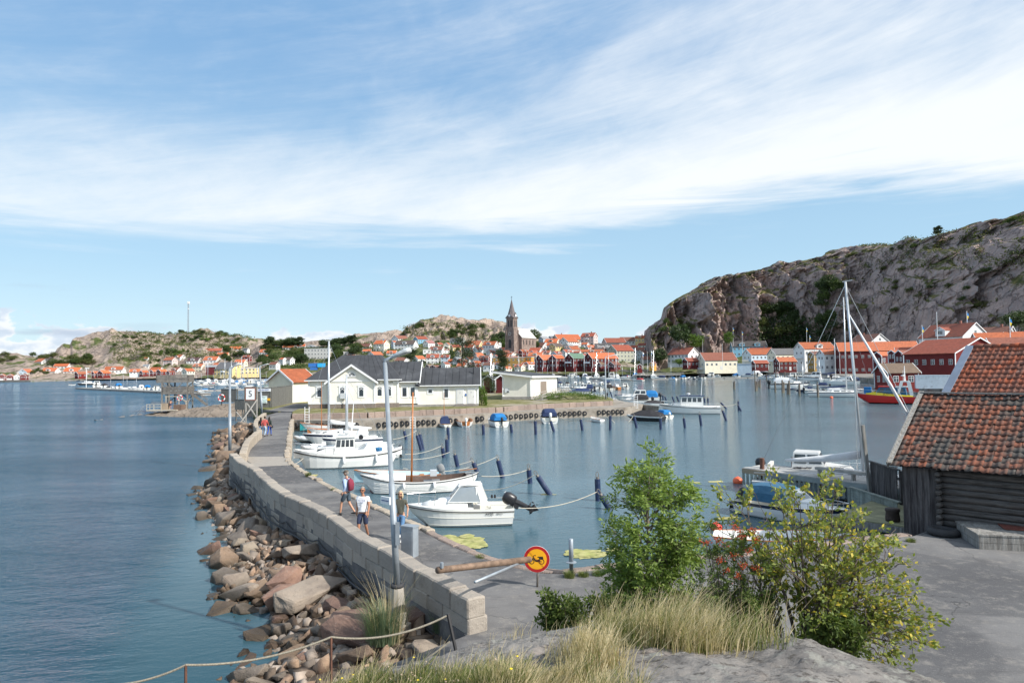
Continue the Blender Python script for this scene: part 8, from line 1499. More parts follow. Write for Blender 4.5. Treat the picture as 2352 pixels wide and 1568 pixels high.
def person(label,loc,rz,h,P,top,bottom,shoes='shoe_dark',hair='h_dark',hl=0,sleeves=.45,legs=1.0,female=False,glasses=False,skin='skin',sub=2,cap=None,group=None,shirt=True):
 """P: joints for arms and legs, body frame x = own left-right (picture right when rz = 0 faces away +y); faces +y"""
 o=thing('person',label,'person',loc,rz,group);k=h/1.78;lean=P.get('lean',0)
 def T(p):p=Vector(p);z=max(0,p.z-.95);return Vector((p.x,p.y+math.sin(lean)*z,.95+z*math.cos(lean)if p.z>.95 else p.z))*k
 pel,wai,che,nek,hd=T((0,0,.95)),T((0,.01,1.10)),T((0,.0,1.33)),T((0,.0,1.50)),T((0,.02,1.60));sw,hw=(.185,.095)if not female else(.165,.10)
 A=P['arms'];Lg=P['legs'];verts=[pel,wai,che,nek,hd];rad=[(.105*k,.085*k),(.10*k,.075*k)if shirt else(.125*k,.095*k),(.125*k,.075*k)if shirt else(.15*k,.10*k),.055*k,.052*k];edges=[(0,1),(1,2),(2,3),(3,4)]
 def chain(root,pts,rs):
  i0=len(verts);
  for j,(p,r)in enumerate(zip(pts,rs)):verts.append(p);rad.append(r);edges.append((root if j==0 else i0+j-1,i0+j))
  return i0
 arms=[]
 for s_,(el,wr)in zip((-1,1),A):
  sh=T((s_*sw,0,1.43));e_,w_=T((s_*abs(el[0])if len(el)==3 else 0,el[1],el[2])),T((s_*wr[0],wr[1],wr[2]));chain(2,[sh,sh.lerp(e_,.5),e_,e_.lerp(w_,.5),w_],[.058*k,.047*k,.040*k,.036*k,.025*k]);arms.append((sh,e_,w_))
 lgs=[]
 for s_,(kn,an)in zip((-1,1),Lg):
  hp=T((s_*hw,0,.88));kn_,an_=Vector((s_*kn[0],kn[1],kn[2]))*k,Vector((s_*an[0],an[1],an[2]))*k;chain(0,[hp,hp.lerp(kn_,.5),kn_,kn_.lerp(an_,.35),an_],[.088*k,.075*k,.052*k,.050*k,.034*k]);lgs.append((hp,kn_,an_))
 V,F_=skin_mesh(verts,edges,rad,0,sub);mb=MB();mb.add(V,F_)
 # head with face, ears; palms and fingers
 hc=hd+Vector((0,.015,.085))*k;n,m_=14,10;HV=[]
 for j in range(m_+1):
  t=math.pi*j/m_;zz=math.cos(t)*.118
  for i in range(n):
   a=2*math.pi*i/n;x,y=math.sin(t)*.078*math.cos(a),math.sin(t)*.098*math.sin(a)
   if zz<-.03:x*=1-.35*(-.03-zz)/.09;y=y*(.80 if y<0 else 1)+.008
   if y>.06 and abs(x)<.022 and-.045<zz<.03:y+=.024*(1-abs(x)/.025)
   if y>.05 and-.005<zz<.035 and.02<abs(x)<.05:y-=.010
   if y>.06 and-.085<zz<-.055:y+=.006
   HV.append(hc+Vector((x,y,zz))*k)
 mb.add(HV,[(j*n+i,j*n+(i+1)%n,(j+1)*n+(i+1)%n,(j+1)*n+i)for j in range(m_)for i in range(n)])
 for s_ in(-1,1):mb.blob(tuple(hc+Vector((s_*.080,-.005,-.005))*k),(.012*k,.022*k,.032*k),None,6,4)
 for sh,e_,w_ in arms:
  dr=(w_-e_).normalized();sd=dr.cross(Vector((0,1,0))).normalized()if abs(dr.y)<.9 else Vector((1,0,0));fw=sd.cross(dr).normalized();pc_=w_+dr*.05*k
  mb.tube([w_-dr*.01,w_+dr*.03*k,w_+dr*.085*k],[.024*k,.034*k,.030*k],8)
  for q,ln in zip((-1.5,-.5,.5,1.5),(.062,.075,.07,.055)):b_=w_+dr*.08*k+fw*(q*.016*k);mb.tube([b_,b_+dr*ln*.5*k+sd*.006*k,b_+dr*ln*.95*k+sd*.025*k*(1 if sh.x<0 else-1)],[.009*k,.008*k,.006*k],5)
  b_=w_+dr*.03*k+fw*.026*k;mb.tube([b_,b_+fw*.028*k+dr*.03*k,b_+fw*.034*k+dr*.058*k],[.011*k,.009*k,.007*k],5)
 mb.build('body',skin,o,smooth=True)
 def layer(nm,pts_r,m,root=0,ed=None):v_,r_,e_=[],[],[];[(v_.append(p),r_.append(r))for p,r in pts_r];V2,F2=skin_mesh(v_,ed or[(i,i+1)for i in range(len(v_)-1)],r_,root,sub);q=MB();q.add(V2,F2);return q.build(nm,m,o,smooth=True)
 if shirt:
  pts=[(T((0,.01,.99)),(.135*k,.115*k)),(wai,(.140*k if not female else.125*k,.115*k)),(che,(.19*k if not female else.165*k,.15*k)),(T((0,0,1.47)),(.085*k,.07*k))];ed=[(0,1),(1,2),(2,3)]
  for sh,e_,w_ in arms:
   i0=len(pts);pts+=[(sh,.072*k),(sh.lerp(e_,.55),.062*k)];ed+=[(2,i0),(i0,i0+1)]
   if sleeves>.6:pts+=[(e_,.050*k),(e_.lerp(w_,.9),.036*k)];ed+=[(i0+1,i0+2),(i0+2,i0+3)]
   elif sleeves>.5:pts+=[(e_.lerp(w_,.15),.052*k)];ed+=[(i0+1,i0+2)]
  layer('shirt',pts,top,1,ed)
 pts=[(T((0,.0,1.0)),(.128*k,.108*k)),(pel,(.135*k,.118*k))];ed=[(0,1)]
 for hp,kn_,an_ in lgs:
  i0=len(pts);pts+=[(hp,.102*k),(hp.lerp(kn_,.6),.092*k if legs<.7 else.082*k)];ed+=[(1,i0),(i0,i0+1)]
  if legs>.7:pts+=[(kn_,.062*k),(kn_.lerp(an_,.5),.058*k),(kn_.lerp(an_,.95),.048*k)];ed+=[(i0+1,i0+2),(i0+2,i0+3),(i0+3,i0+4)]
  elif legs>.4:pts+=[(hp.lerp(kn_,.92),.086*k)];ed+=[(i0+1,i0+2)]
 layer('trousers' if legs>.7 else 'shorts',pts,bottom,1,ed)
 if shoes:
  for hp,kn_,an_ in lgs:
   q=MB();fz=an_.z-.075*k;q.loft([[(an_.x+w_*math.cos(a),an_.y+y_,fz+hh*(1+math.sin(a))*.5)for a in[2*math.pi*i/10 for i in range(10)]]for y_,w_,hh in((-.075*k,.03*k,.075*k),(-.05*k,.042*k,.11*k),(.04*k,.045*k,.095*k),(.13*k,.045*k,.06*k),(.185*k,.025*k,.035*k))]);q.build('shoe',shoes,o,smooth=True)
 if hair:
  q=MB();
  for i in range(len(HV)):pass
  pts=[hc+(HV[i]-hc)*1.09+Vector((0,-.008,.006))*k for i in range(len(HV))];F2=[(j*n+i,j*n+(i+1)%n,(j+1)*n+(i+1)%n,(j+1)*n+i)for j in range(m_)for i in range(n)if(j<3 or(j<7 and math.sin(2*math.pi*(i+.5)/n)<.15))];q.add(pts,F2)
  if hl:q.loft([[hc+Vector((.085*math.cos(a)*w_,-.055+.05*math.sin(a)*w_,z_))*k for a in[2*math.pi*i/10 for i in range(10)]]for z_,w_ in((.04,.9),(-.06,1.15),(-.06-hl*.6,1.1),(-.06-hl,.6))])
  if hl and female and hl<.2:[q.loft([[hc+Vector((s_*.075+.03*math.cos(a)*w_,.01+.05*math.sin(a)*w_,z_))*k for a in[2*math.pi*i/8 for i in range(8)]]for z_,w_ in((.06,.6),(-.03,1.0),(-.13,.8),(-.16,.4))])for s_ in(-1,1)]
  q.build('hair',hair,o,smooth=True)
 if glasses:q=MB();q.box(hc.x-.062*k,hc.x-.006*k,hc.y+.080*k,hc.y+.100*k,hc.z-.008*k,hc.z+.028*k);q.box(hc.x+.006*k,hc.x+.062*k,hc.y+.080*k,hc.y+.100*k,hc.z-.008*k,hc.z+.028*k);q.box(hc.x-.08*k,hc.x+.08*k,hc.y-.02*k,hc.y+.085*k,hc.z+.014*k,hc.z+.024*k);q.build('sunglasses','ink_black',o)
 q=MB();q.box(hc.x-.024*k,hc.x+.024*k,hc.y+.088*k,hc.y+.097*k,hc.z-.060*k,hc.z-.050*k,'c_maroon');
 if not glasses:[q.blob(tuple(hc+Vector((s_*.032,.084,.012))*k),.011*k,'ink_black',6,4)for s_ in(-1,1)]
 q.build('face','ink_black',o)
 if cap:q=MB();q.loft([[hc+Vector((.088*w_*math.cos(a),.105*w_*math.sin(a),z_))*k for a in[2*math.pi*i/14 for i in range(14)]]for z_,w_ in((.04,1.0),(.085,.95),(.125,.55),(.132,.1))]);q.box(hc.x-.06*k,hc.x+.06*k,hc.y+.08*k,hc.y+.175*k,hc.z+.040*k,hc.z+.052*k);q.build('cap',cap,o)
 return o,T,k
STAND=dict(arms=[((.27,-.02,1.16),(.29,.08,.92)),((.27,-.02,1.16),(.28,.06,.92))],legs=[((.10,.02,.50),(.12,.0,.085)),((.10,.02,.50),(.11,-.02,.085))])
WALK=dict(arms=[((.24,-.10,1.17),(.25,.02,.95)),((.24,.10,1.18),(.25,.26,1.0))],legs=[((.09,.20,.52),(.09,.26,.085)),((.09,-.04,.50),(.09,-.32,.13))])
WALK2=dict(arms=[((.24,.08,1.17),(.25,.20,.96)),((.24,-.12,1.18),(.25,-.10,.93))],legs=[((.09,-.02,.50),(.09,-.26,.11)),((.09,.16,.52),(.09,.20,.085))])
pa,T_,k_=person('man in cap, blue shirt and shorts with maroon backpack walking on the path',G(797,1183,ZP),R(68),1.80,WALK,'c_shirt','c_slate',sleeves=.8,legs=.5,hair='h_grey',cap='c_cap',glasses=True)
mb=MB();mb.loft([[T_((w_*math.cos(a),y_+d_*math.sin(a),z_))for a in[2*math.pi*i/10 for i in range(10)]]for z_,w_,d_,y_ in((1.0,.10,.05,-.17),(1.04,.15,.085,-.20),(1.25,.155,.10,-.21),(1.42,.13,.07,-.18),(1.47,.06,.03,-.15))]);[mb.tube([T_((s_*.10,-.14,1.46)),T_((s_*.12,.0,1.51)),T_((s_*.13,.13,1.36)),T_((s_*.13,.02,1.08))],.018,5)for s_ in(-1,1)];mb.build('backpack','c_maroon',pa,smooth=True)
pb,T_,k_=person('man in white lettered T-shirt, navy shorts and sunglasses walking towards us',G(834,1241,ZP),R(172),1.84,WALK2,'c_white','c_navy',sleeves=.45,legs=.6,hair='h_grey',glasses=True,skin='skin_tan')
sh_=[c for c in pb.children if c.name.startswith('shirt')][0];text('POLO CLUB',.055,'ink_blue',sh_,tuple(T_((0,.142,1.36))),(R(84),0,R(180)),sx=.9);text('EST 83',.04,'ink_blue',sh_,tuple(T_((0,.142,1.30))),(R(84),0,R(180)))
person('blonde woman in olive top and jeans with sunglasses, right of the lamp post',G(921,1240,ZP),R(176),1.69,WALK,'c_olive','c_jeans','shoe_white','h_blonde',.12,.45,1.0,True,True)
g_='three people walking away on the path'
person('woman in black top and blue jeans, leftmost of three walking away',G(599,1000.5,ZP),R(4),1.66,WALK2,'c_black','c_jeans',hair='h_dark',hl=.2,sleeves=.8,female=True,group=g_,sub=1);person('man in coral red shirt and pale jeans, middle of three walking away',G(608,1002.5,ZP),R(0),1.80,WALK,'c_coral','c_pale',hair='h_dark',sleeves=.8,group=g_,sub=1)
pc_,T_,k_=person('long-haired woman in dark top and royal blue trousers, rightmost of three',G(618.5,1000.5,ZP),R(-3),1.70,WALK2,'c_green','c_royal',hair='h_dark',hl=.42,sleeves=.8,female=True,group=g_,sub=1);mb=MB();mb.blob(tuple(T_((.30,-.05,.85))),(.07,.09,.12));mb.build('handbag','c_black',pc_,smooth=True)
BEND=dict(lean=R(38),arms=[((.20,.25,1.12),(.20,.42,.95)),((.20,.25,1.12),(.20,.42,.95))],legs=[((.10,.12,.50),(.10,-.05,.085)),((.10,-.06,.50),(.10,-.30,.10))])
p_=D(*Z('M',530,868),114.8);person('bather in dark trunks bending forward on the bathing platform',Vector((p_.x,p_.y,.93)),R(20),1.75,BEND,'c_navy','c_navy',shoes=None,skin='skin_tan',legs=.35,sub=1,shirt=False)
p_=G(*Z('G',1565,370),.5);person('man in yellow and red life vest standing on the central pontoon',p_,R(180),1.85,STAND,'c_red','c_navy',sub=1)
for k_,x,y,Y,tp,lb in(('E',1985,932,415,'c_white','small figure in white sitting by the boathouse below the cliff'),('D',1830,1160,408,'c_red','small figure in red top on the wooden quay by the kiosk'),('D',1465,1032,470,'c_black','small dark figure walking up the steep harbour street'),('R5',765,152,None,'c_white','tiny hiker in pale top on the cliff ridge'),('R5',1148,66,None,'c_black','tiny hiker beside the bush on the clifftop'),('R5',1246,58,None,'c_red','tiny hiker farthest right on the clifftop')):
 u_,v_=Z(k_,x,y);p_=D(u_,v_,Y)if Y else cliff.at(u_,v_);person(lb,p_+Vector((0,0,.0 if Y else.2)),R(150),1.8,STAND,tp,'c_navy',sub=1)
 # ================================================================== ROCKS, TREES, GRASS
def hull_rock(seed,sx,sy,sz,simple=False):
 import bmesh
 rr_=random.Random(seed);bm=bmesh.new()
 for _ in range(9 if simple else 13):
  v=Vector((rr_.gauss(0,1),rr_.gauss(0,1),rr_.gauss(0,1))).normalized()*rr_.uniform(.82,1.0);v=Vector((max(-.78,min(.78,v.x*1.1)),max(-.75,min(.75,v.y*1.1)),max(-.7,min(.7,v.z*1.1))));bm.verts.new((v.x*sx,v.y*sy,v.z*sz))
 r_=bmesh.ops.convex_hull(bm,input=bm.verts);bmesh.ops.delete(bm,geom=[g for g in r_['geom_interior']if isinstance(g,bmesh.types.BMVert)],context='VERTS')
 if not simple:bmesh.ops.bevel(bm,geom=list(bm.edges),offset=.03,segments=1,affect='EDGES',clamp_overlap=True)
 bmesh.ops.triangulate(bm,faces=bm.faces)
 if not simple:bmesh.ops.subdivide_edges(bm,edges=bm.edges,cuts=2,use_grid_fill=True)
 bmesh.ops.triangulate(bm,faces=bm.faces)
 for v in bm.verts:p=v.co;d_=float(fbm(p.x*2.6+seed,p.y*2.6,p.z*2.6,4,.6))*.055;v.co=p*(1+d_)
 me=bpy.data.meshes.new('boulder');bm.to_mesh(me);bm.free();return me
def _rock(nt,b,c1,c2):
 P=coord(nt);W=xyz(nt,geo(nt,'Position'))[2];oi=S(nt,nt.nodes.new('ShaderNodeObjectInfo').outputs['Random'])
 c=mixc(nt,noise(nt,P,1.6,5,.6).ss(.35,.65),c1,c2);c=mixc(nt,1.0,c,mixc(nt,oi,(.72,.72,.74),(1.22,1.17,1.12)),'MULTIPLY');n=noise(nt,P,9,6,.7)
 c=mixc(nt,n.ss(.55,.72)*.35,c,(.42,.38,.33));c=mixc(nt,n.ss(.30,.42,1,0)*.5,c,tuple(q*.4 for q in c2));wn=noise(nt,P,1.5,3)*.5
 wet=(W+wn).ss(.30,.75,1.0,0.0);c=mixc(nt,wet*.85,c,(.045,.034,.022));nt.links.new(c.k,b.inputs['Base Color']);nt.links.new((0.9-wet*.45).k,b.inputs['Roughness']);b.inputs['Specular IOR Level'].default_value=.25;setbump(nt,b,n*.6+noise(nt,P,30,3,.6)*.2,.05)
RC=dict(grey=((.26,.225,.19),(.17,.145,.125)),brown=((.225,.165,.12),(.15,.11,.082)),reddish=((.24,.155,.12),(.17,.11,.09)),pale=((.40,.34,.265),(.30,.25,.195)))
for n_,(a_,b_)in RC.items():mat('boulder_'+n_,fn=lambda nt,b,a_=a_,b_=b_:_rock(nt,b,a_,b_))
RM={}
for n_ in RC:
 for s_ in range(5):me=hull_rock(s_*7+len(n_),*[(1,.75,.55),(1.2,.7,.4),(.8,.8,.7),(1.3,.6,.5),(.95,.85,.42)][s_]);me.materials.append(MATS['boulder_'+n_]);RM[n_,s_]=me
rr=random.Random(42);placed=[];tries=0
SP=[(Z('S1',755,1060),'pale',.62,0,'large pale rounded boulder standing out on the upper slope'),(Z('S1',650,1285),'pale',.62,2,'large pale cracked boulder lower down the slope'),(Z('S6',760,640),'reddish',.95,2,'big red upright boulder in the middle of the near slope'),(Z('S6',1000,650),'grey',1.15,1,'huge flat grey slab in the middle of the near slope'),(Z('S6',340,650),'brown',.85,2,'dark upright boulder standing alone at the water edge'),(Z('S6',1330,960),'reddish',1.05,0,'large pinkish boulder behind the rope fence'),(Z('S6',1700,960),'reddish',.95,0,'large pink boulder right of the lamp plinth'),(Z('S6',920,400),'grey',1.1,4,'broad grey sloping slab below the upper wall')]
for(u_,v_),c_,s_,k_,lb in SP:p_=G(u_,v_,.6);placed.append((p_.x,p_.y,s_,c_,k_,lb))
while len(placed)<298 and tries<30000:
 tries+=1;Y=rr.choice([rr.uniform(8.5,24),rr.uniform(18,46),rr.uniform(44,98)]);a_,b_=float(shore_x(Y)),float(wall_x(Y))-.45;X=rr.uniform(a_-.1,b_);s_=rr.choice([.30,.36,.42,.5,.6,.75])*(1.0 if Y<30 else 1.15 if Y<45 else 1.7)*rr.uniform(.85,1.15)
 if all((X-q[0])**2+(Y-q[1])**2>(.46*(s_+q[2]))**2 for q in placed)and X+s_*.4<b_+.3:placed.append((X,Y,s_,rr.choices(['grey','brown','reddish','pale'],[5,4,1.5,.5])[0],rr.randrange(5),None))
BL=[]
for X,Y,s_,c_,k_,lb in placed:
 o=bpy.data.objects.new('boulder',RM[c_,k_]);COL.objects.link(o);z_=float(heap(np.array(X),np.array(Y)));o.location=(X,Y,z_+s_*.22);o.rotation_euler=(rr.uniform(-.5,.5),rr.uniform(-.5,.5),rr.uniform(0,6.28));o.scale=(s_*rr.uniform(.95,1.25),s_,s_*rr.uniform(.85,1.25))
 t_=(X-float(shore_x(Y)))/max(.5,float(wall_x(Y)-shore_x(Y)));zn_='at the waterline' if t_<.33 else('mid-slope' if t_<.66 else 'by the wall');yz='near the lamp plinth' if Y<22 else('beside the wall bend' if Y<46 else 'at the far end')
 tag(o,lb,'boulder','riprap boulders along the breakwater')
 if not lb:BL.append(dict(base=f"{'big' if s_ > .62 else 'small' if s_ < .42 else 'middling'} {c_} boulder",zone=f'{zn_} {yz}',u=proj(o.location)[0],o=o))
label_all(BL)
# the smaller riprap beyond 300 boulders
SM=[hull_rock(50+i,1.25,.8,.5,True)for i in range(6)]
V,Fq,k0=[],[],0
for i in range(1500):
 Y=rr.choice([rr.uniform(8.5,26),rr.uniform(20,60),rr.uniform(55,98)]);a_,b_=float(shore_x(Y)),float(wall_x(Y))-.15;X=rr.uniform(a_-.25,b_);s_=rr.uniform(.16,.36)*(1.5 if Y>50 else 1);me=SM[i%6];M_=np.array(Matrix.Rotation(rr.uniform(0,6.28),3,(rr.random(),rr.random(),rr.random())));C_=np.empty(len(me.vertices)*3,np.float32);me.vertices.foreach_get('co',C_);C_=(C_.reshape(-1,3)*s_*np.array([1.2,1,.9]))@M_.T+np.array([X,Y,float(heap(np.array(X),np.array(Y)))+s_*.12]);T_=[tuple(p.vertices)for p in me.polygons];T_=np.array([t for t in T_ if len(t)==3]);V.append(C_);Fq.append(T_+k0);k0+=len(C_)
def _riprap(nt,b):_rock(nt,b,(.25,.20,.155),(.155,.12,.097))
mat('boulder_fill',fn=_riprap);fo=npmesh('riprap_fill',np.concatenate(V),np.concatenate(Fq),'boulder_fill');tag(fo,'smaller broken riprap stones packed between the big boulders','stones',None,'stuff')
nt=MATS['boulder_fill'].node_tree;pb_=nt.nodes['Principled BSDF'];lk=pb_.inputs['Base Color'].links[0].from_socket;cc_=mixc(nt,1.0,S(nt,lk),mixc(nt,geo(nt,'Random Per Island'),(.6,.6,.62),(1.45,1.3,1.2)),'MULTIPLY');nt.links.new(cc_.k,pb_.inputs['Base Color'])
# small rubble between them
V,Fq=[],[];cube=np.array([(x,y,z)for z in(-1,1)for y in(-1,1)for x in(-1,1)],float);cf=np.array([(0,2,3,1),(4,5,7,6),(0,1,5,4),(2,6,7,3),(0,4,6,2),(1,3,7,5)])
for i in range(1800):
 Y=rr.uniform(8.5,60);a_,b_=float(shore_x(Y)),float(wall_x(Y))-.2;X=rr.uniform(a_,b_);s_=rr.uniform(.05,.17);M_=np.array(Matrix.Rotation(rr.uniform(0,6),3,(rr.random(),rr.random(),rr.random())));P_=(cube*np.array([s_,s_*rr.uniform(.5,.9),s_*rr.uniform(.4,.8)])+rng.normal(0,s_*.16,(8,3)))@M_.T+np.array([X,Y,float(heap(np.array(X),np.array(Y)))+s_*.3]);Fq.append(cf+8*i);V.append(P_)
tag(npmesh('rubble_stones',np.concatenate(V),np.concatenate(Fq),mat('rubble_mix',(0.26,0.215,0.18),.9,.3,2,.02,12,island=.35)),'loose small stones filling the gaps between the boulders','stones',None,'stuff')
# ---- leaves
def _leaf(nt,b,c1,c2,tr=.25,c3=None):
 r_=geo(nt,'Random Per Island');c=mixc(nt,r_,c1,c2);
 if c3:c=mixc(nt,(r_*9.7)._m('FRACT').ss(.80,.86),c,c3)
 nt.links.new(c.k,b.inputs['Base Color']);b.inputs['Roughness'].default_value=.55;b.inputs['Specular IOR Level'].default_value=.3
 t=nt.nodes.new('ShaderNodeBsdfTranslucent');nt.links.new(mixc(nt,1.0,c,(1.5,1.55,.9),'MULTIPLY').k,t.inputs[0]);m=nt.nodes.new('ShaderNodeMixShader');m.inputs[0].default_value=tr;out=[n for n in nt.nodes if n.type=='OUTPUT_MATERIAL'][0]
 nt.links.new(b.outputs[0],m.inputs[1]);nt.links.new(t.outputs[0],m.inputs[2]);nt.links.new(m.outputs[0],out.inputs[0])
for n_,a in dict(leaf_tree=((.035,.062,.016),(.075,.11,.028)),leaf_dark=((.028,.052,.020),(.06,.088,.032)),leaf_pine=((.022,.042,.020),(.055,.07,.028)),leaf_bright=((.07,.13,.022),(.13,.19,.04)),leaf_scrub=((.05,.075,.022),(.12,.125,.04)),leaf_ash=((.10,.165,.035),(.25,.33,.08)),leaf_willow=((.13,.18,.035),(.26,.28,.07)),leaf_rowan=((.05,.09,.02),(.14,.18,.045)),grass_dry=((.33,.265,.15),(.58,.50,.34)),grass_green=((.07,.11,.03),(.20,.21,.07)),grass_blue=((.09,.14,.09),(.17,.22,.13))).items():mat(n_,fn=lambda nt,b,a=a,n_=n_:_leaf(nt,b,*a,tr=.3,c3=(.50,.40,.06)if n_=='leaf_willow' else None))
mat('bark',(0.10,0.08,0.065),.95,.3,4,.01,20);mat('bark_grey',(0.20,0.165,0.14),.9,.3,4,.01,20);mat('berry',(0.42,0.065,0.015),.4,.15,8)
def leaves(P,Ln,W,up=.3,dirs=None,seed=0,droop=0.0):
 """diamond leaves at points P; returns V, F"""
 g=np.random.default_rng(seed);n=len(P);d_=g.normal(size=(n,3))if dirs is None else dirs+g.normal(0,.28,(n,3));d_[:,2]-=droop;d_/=np.linalg.norm(d_,axis=1)[:,None];q=g.normal(size=(n,3));q[:,2]*=.6;s_=np.cross(d_,q+np.array([0,0,up]));s_/=np.linalg.norm(s_,axis=1)[:,None]+1e-9
 nn_=np.cross(s_,d_);L=Ln*g.uniform(.7,1.25,(n,1));w_=W*g.uniform(.75,1.2,(n,1));A=P;B=P+d_*L*.45+s_*w_*.5+nn_*L*.05;C=P+d_*L;E=P+d_*L*.45-s_*w_*.5+nn_*L*.05
 V=np.stack([A,B,C,E],1).reshape(-1,3);return V,np.arange(4*n).reshape(-1,4)
def crown(kind,seed):
 g=np.random.default_rng(seed);P=[]
 if kind=='pine':
  for k in range(34):z=g.uniform(.42,1);r=.34*(1-abs(z-.68)/.45)**.6*g.uniform(.3,1);a=g.uniform(0,6.28);c=np.array([r*math.cos(a),r*math.sin(a),z]);P.append(c+g.normal(0,[.075,.075,.022],(46,3)))
 elif kind=='tree':
  for k in range(36):v=g.normal(size=3);v/=np.linalg.norm(v);v*=g.uniform(.45,1)**.5;c=np.array([v[0]*.36,v[1]*.36,.60+v[2]*.33]);P.append(c+g.normal(0,.065,(50,3)))
 else:
  for k in range(26):v=g.normal(size=3);v/=np.linalg.norm(v);c=np.array([v[0]*.5,v[1]*.5,.35+abs(v[2])*.45])*np.array([g.uniform(.4,1)]*2+[g.uniform(.5,1)]);P.append(c+g.normal(0,.085,(46,3)))
 return np.concatenate(P)
PT={}
def veg(kind,m,seed,name,trunk=True):
 o=thing(name,'','tree' if kind!='bush' else 'bush');P=crown(kind,seed);V,F_=leaves(P,.075,.055,seed=seed);npmesh('crown',V,F_,m,o)
 if trunk:
  mb=MB();g=random.Random(seed);mb.tube([(0,0,-.08),(g.uniform(-.02,.02),0,.3),(g.uniform(-.04,.04),g.uniform(-.03,.03),.62)],[.026,.02,.010],6)
  for k in range(7):a,z=g.uniform(0,6.28),g.uniform(.3,.58);mb.tube([(0,0,z),(.12*math.cos(a),.12*math.sin(a),z+.07),(.26*math.cos(a),.26*math.sin(a),z+.13+g.uniform(0,.1))],[.011,.007,.003],4)
  mb.build('trunk','bark',o)
 return o
for k_,a in dict(tree1=('tree','leaf_tree',1,'broadleaf_tree'),tree2=('tree','leaf_dark',2,'broadleaf_tree'),tree3=('tree','leaf_bright',3,'broadleaf_tree'),pine1=('pine','leaf_pine',4,'pine_tree'),pine2=('pine','leaf_dark',5,'pine_tree'),bush1=('bush','leaf_tree',6,'bush'),bush2=('bush','leaf_scrub',7,'bush'),bush3=('bush','leaf_bright',8,'bush'),bush4=('bush','leaf_tree',9,'bush')).items():PT[k_]=[veg(*a),0]
VEG=[]
VN=dict(tree1='green leafy tree',tree2='dark green leafy tree',tree3='bright green tree',pine1='scraggly pine tree',pine2='dark pine tree',bush1='green bush',bush2='olive scrubby bush',bush3='bright green bush',bush4='dark green bush')
def plant(k_,p,h,w_,zn,label=None):
 o0,used=PT[k_];
 if used:o=dup(o0,p,random.uniform(0,6.28))
 else:o=o0;PT[k_][1]=1;o.location=p;
 o.scale=(w_,w_,h);o['category']='tree' if 'bush' not in k_ else 'bush';o['group']='trees and bushes '+zn;VEG.append(dict(base=VN[k_],zone=zn,u=proj(p)[0],o=o,label=label));return o
def vz(kinds,hill,key,box,n,hr,zn,seed,wr=1.0):
 g=random.Random(seed);x0,x1,y0,y1=box
 for i in range(n):
  u_,v_=Z(key,g.uniform(x0,x1),g.uniform(y0,y1));p=hill.at(u_,v_)if hill else G(u_,v_,1.6);h=g.uniform(*hr)*(.62 if hill in(lefthill,coast)else 1);plant(g.choice(kinds),p-Vector((0,0,.3)),h,h*g.uniform(.8,1.25)*wr,zn)
vz(['bush1','bush2','tree1'],lefthill,'L',(950,1700,230,420),12,(9,15),'on the slope left of the big rocky hill',1,1.5);vz(['bush1','bush4'],lefthill,'L',(560,900,420,560),8,(5,8),'between the far left houses',2);vz(['bush1','bush2'],coast,'L',(0,900,200,330),10,(8,12),'on the far low coast',3,1.6)
vz(['bush2','bush1','pine2'],lefthill,'F',(950,2000,195,260),12,(5,9),'on the ridge by the telecom mast',4,1.5);vz(['bush1','bush2'],lefthill,'F',(1100,1500,300,380),7,(5,8),'on the rocky hill below the mast',5,1.5);vz(['bush2','bush3'],lefthill,'F',(1500,2200,260,430),12,(5,8),'on the green hillside right of the mast',6,1.5);vz(['tree1','bush1','tree3'],lefthill,'F',(760,1300,540,640),12,(6,9),'above the pink house',7);vz(['tree2','tree1'],lefthill,'F',(1870,2330,540,720),9,(8,13),'behind the yellow boatyard hall',8,1.2);vz(['bush1','bush3'],lefthill,'F',(600,1400,690,830),12,(4,7),'between the houses behind the diving tower',9);vz(['bush1','bush4','bush2'],lefthill,'F',(0,700,200,620),12,(4,7),'in clefts of the big rocky hill',10,1.5)
vz(['tree1','tree2','pine1'],lefttown,'A',(-100,900,370,440),12,(9,13),'on the skyline above the marina',11,1.2);vz(['tree2','pine1'],lefttown,'A',(1340,1900,330,400),8,(8,11),'on the skyline right of the modern block',12,1.2);vz(['bush1','bush2'],lefttown,'A',(0,1300,500,700),12,(5,8),'between the houses above the marina',13,1.3);vz(['tree2','bush4'],lefttown,'A',(80,1000,720,920),12,(7,10),'low on the slope behind the marina',14,1.2);vz(['tree1','tree2'],lefttown,'A',(1480,2000,600,760),8,(7,10),'around the flat-roofed blocks',15,1.2)
vz(['bush2','bush1','pine2'],midhill,'B',(300,1000,180,280),7,(3,6),'on the low ridge left of the central hill',16,1.3);vz(['bush2','bush1','bush4'],midhill,'B',(1000,2300,60,330),12,(4,8),'on the central rocky hill',17,1.6);vz(['bush1','tree1','bush4'],lefttown,'B',(1000,2300,480,860),12,(4,7),'between the houses below the central hill',18)
vz(['tree2','bush4'],lefttown,'C',(150,560,430,760),9,(7,10),'at the foot of the church tower',19,1.2);vz(['bush1','tree1'],lefttown,'C',(700,2100,700,960),10,(4,6),'between the houses right of the church',20)
vz(['bush2','bush1'],cliff,'E',(100,700,60,300),8,(4,7),'on ledges at the left end of the cliff',21,1.4);vz(['bush2','tree2','bush4'],cliff,'R4',(600,1000,280,640),12,(8,13),'in the cleft above the blue house',22,1.3);vz(['tree2','tree1'],cliff,'R4',(1000,1420,330,700),10,(7,12),'in the big green clump on the cliff',23,.9);vz(['tree2','bush4'],cliff,'R4',(1250,1460,20,260),7,(9,13),'high in the cleft of the cliff',24)
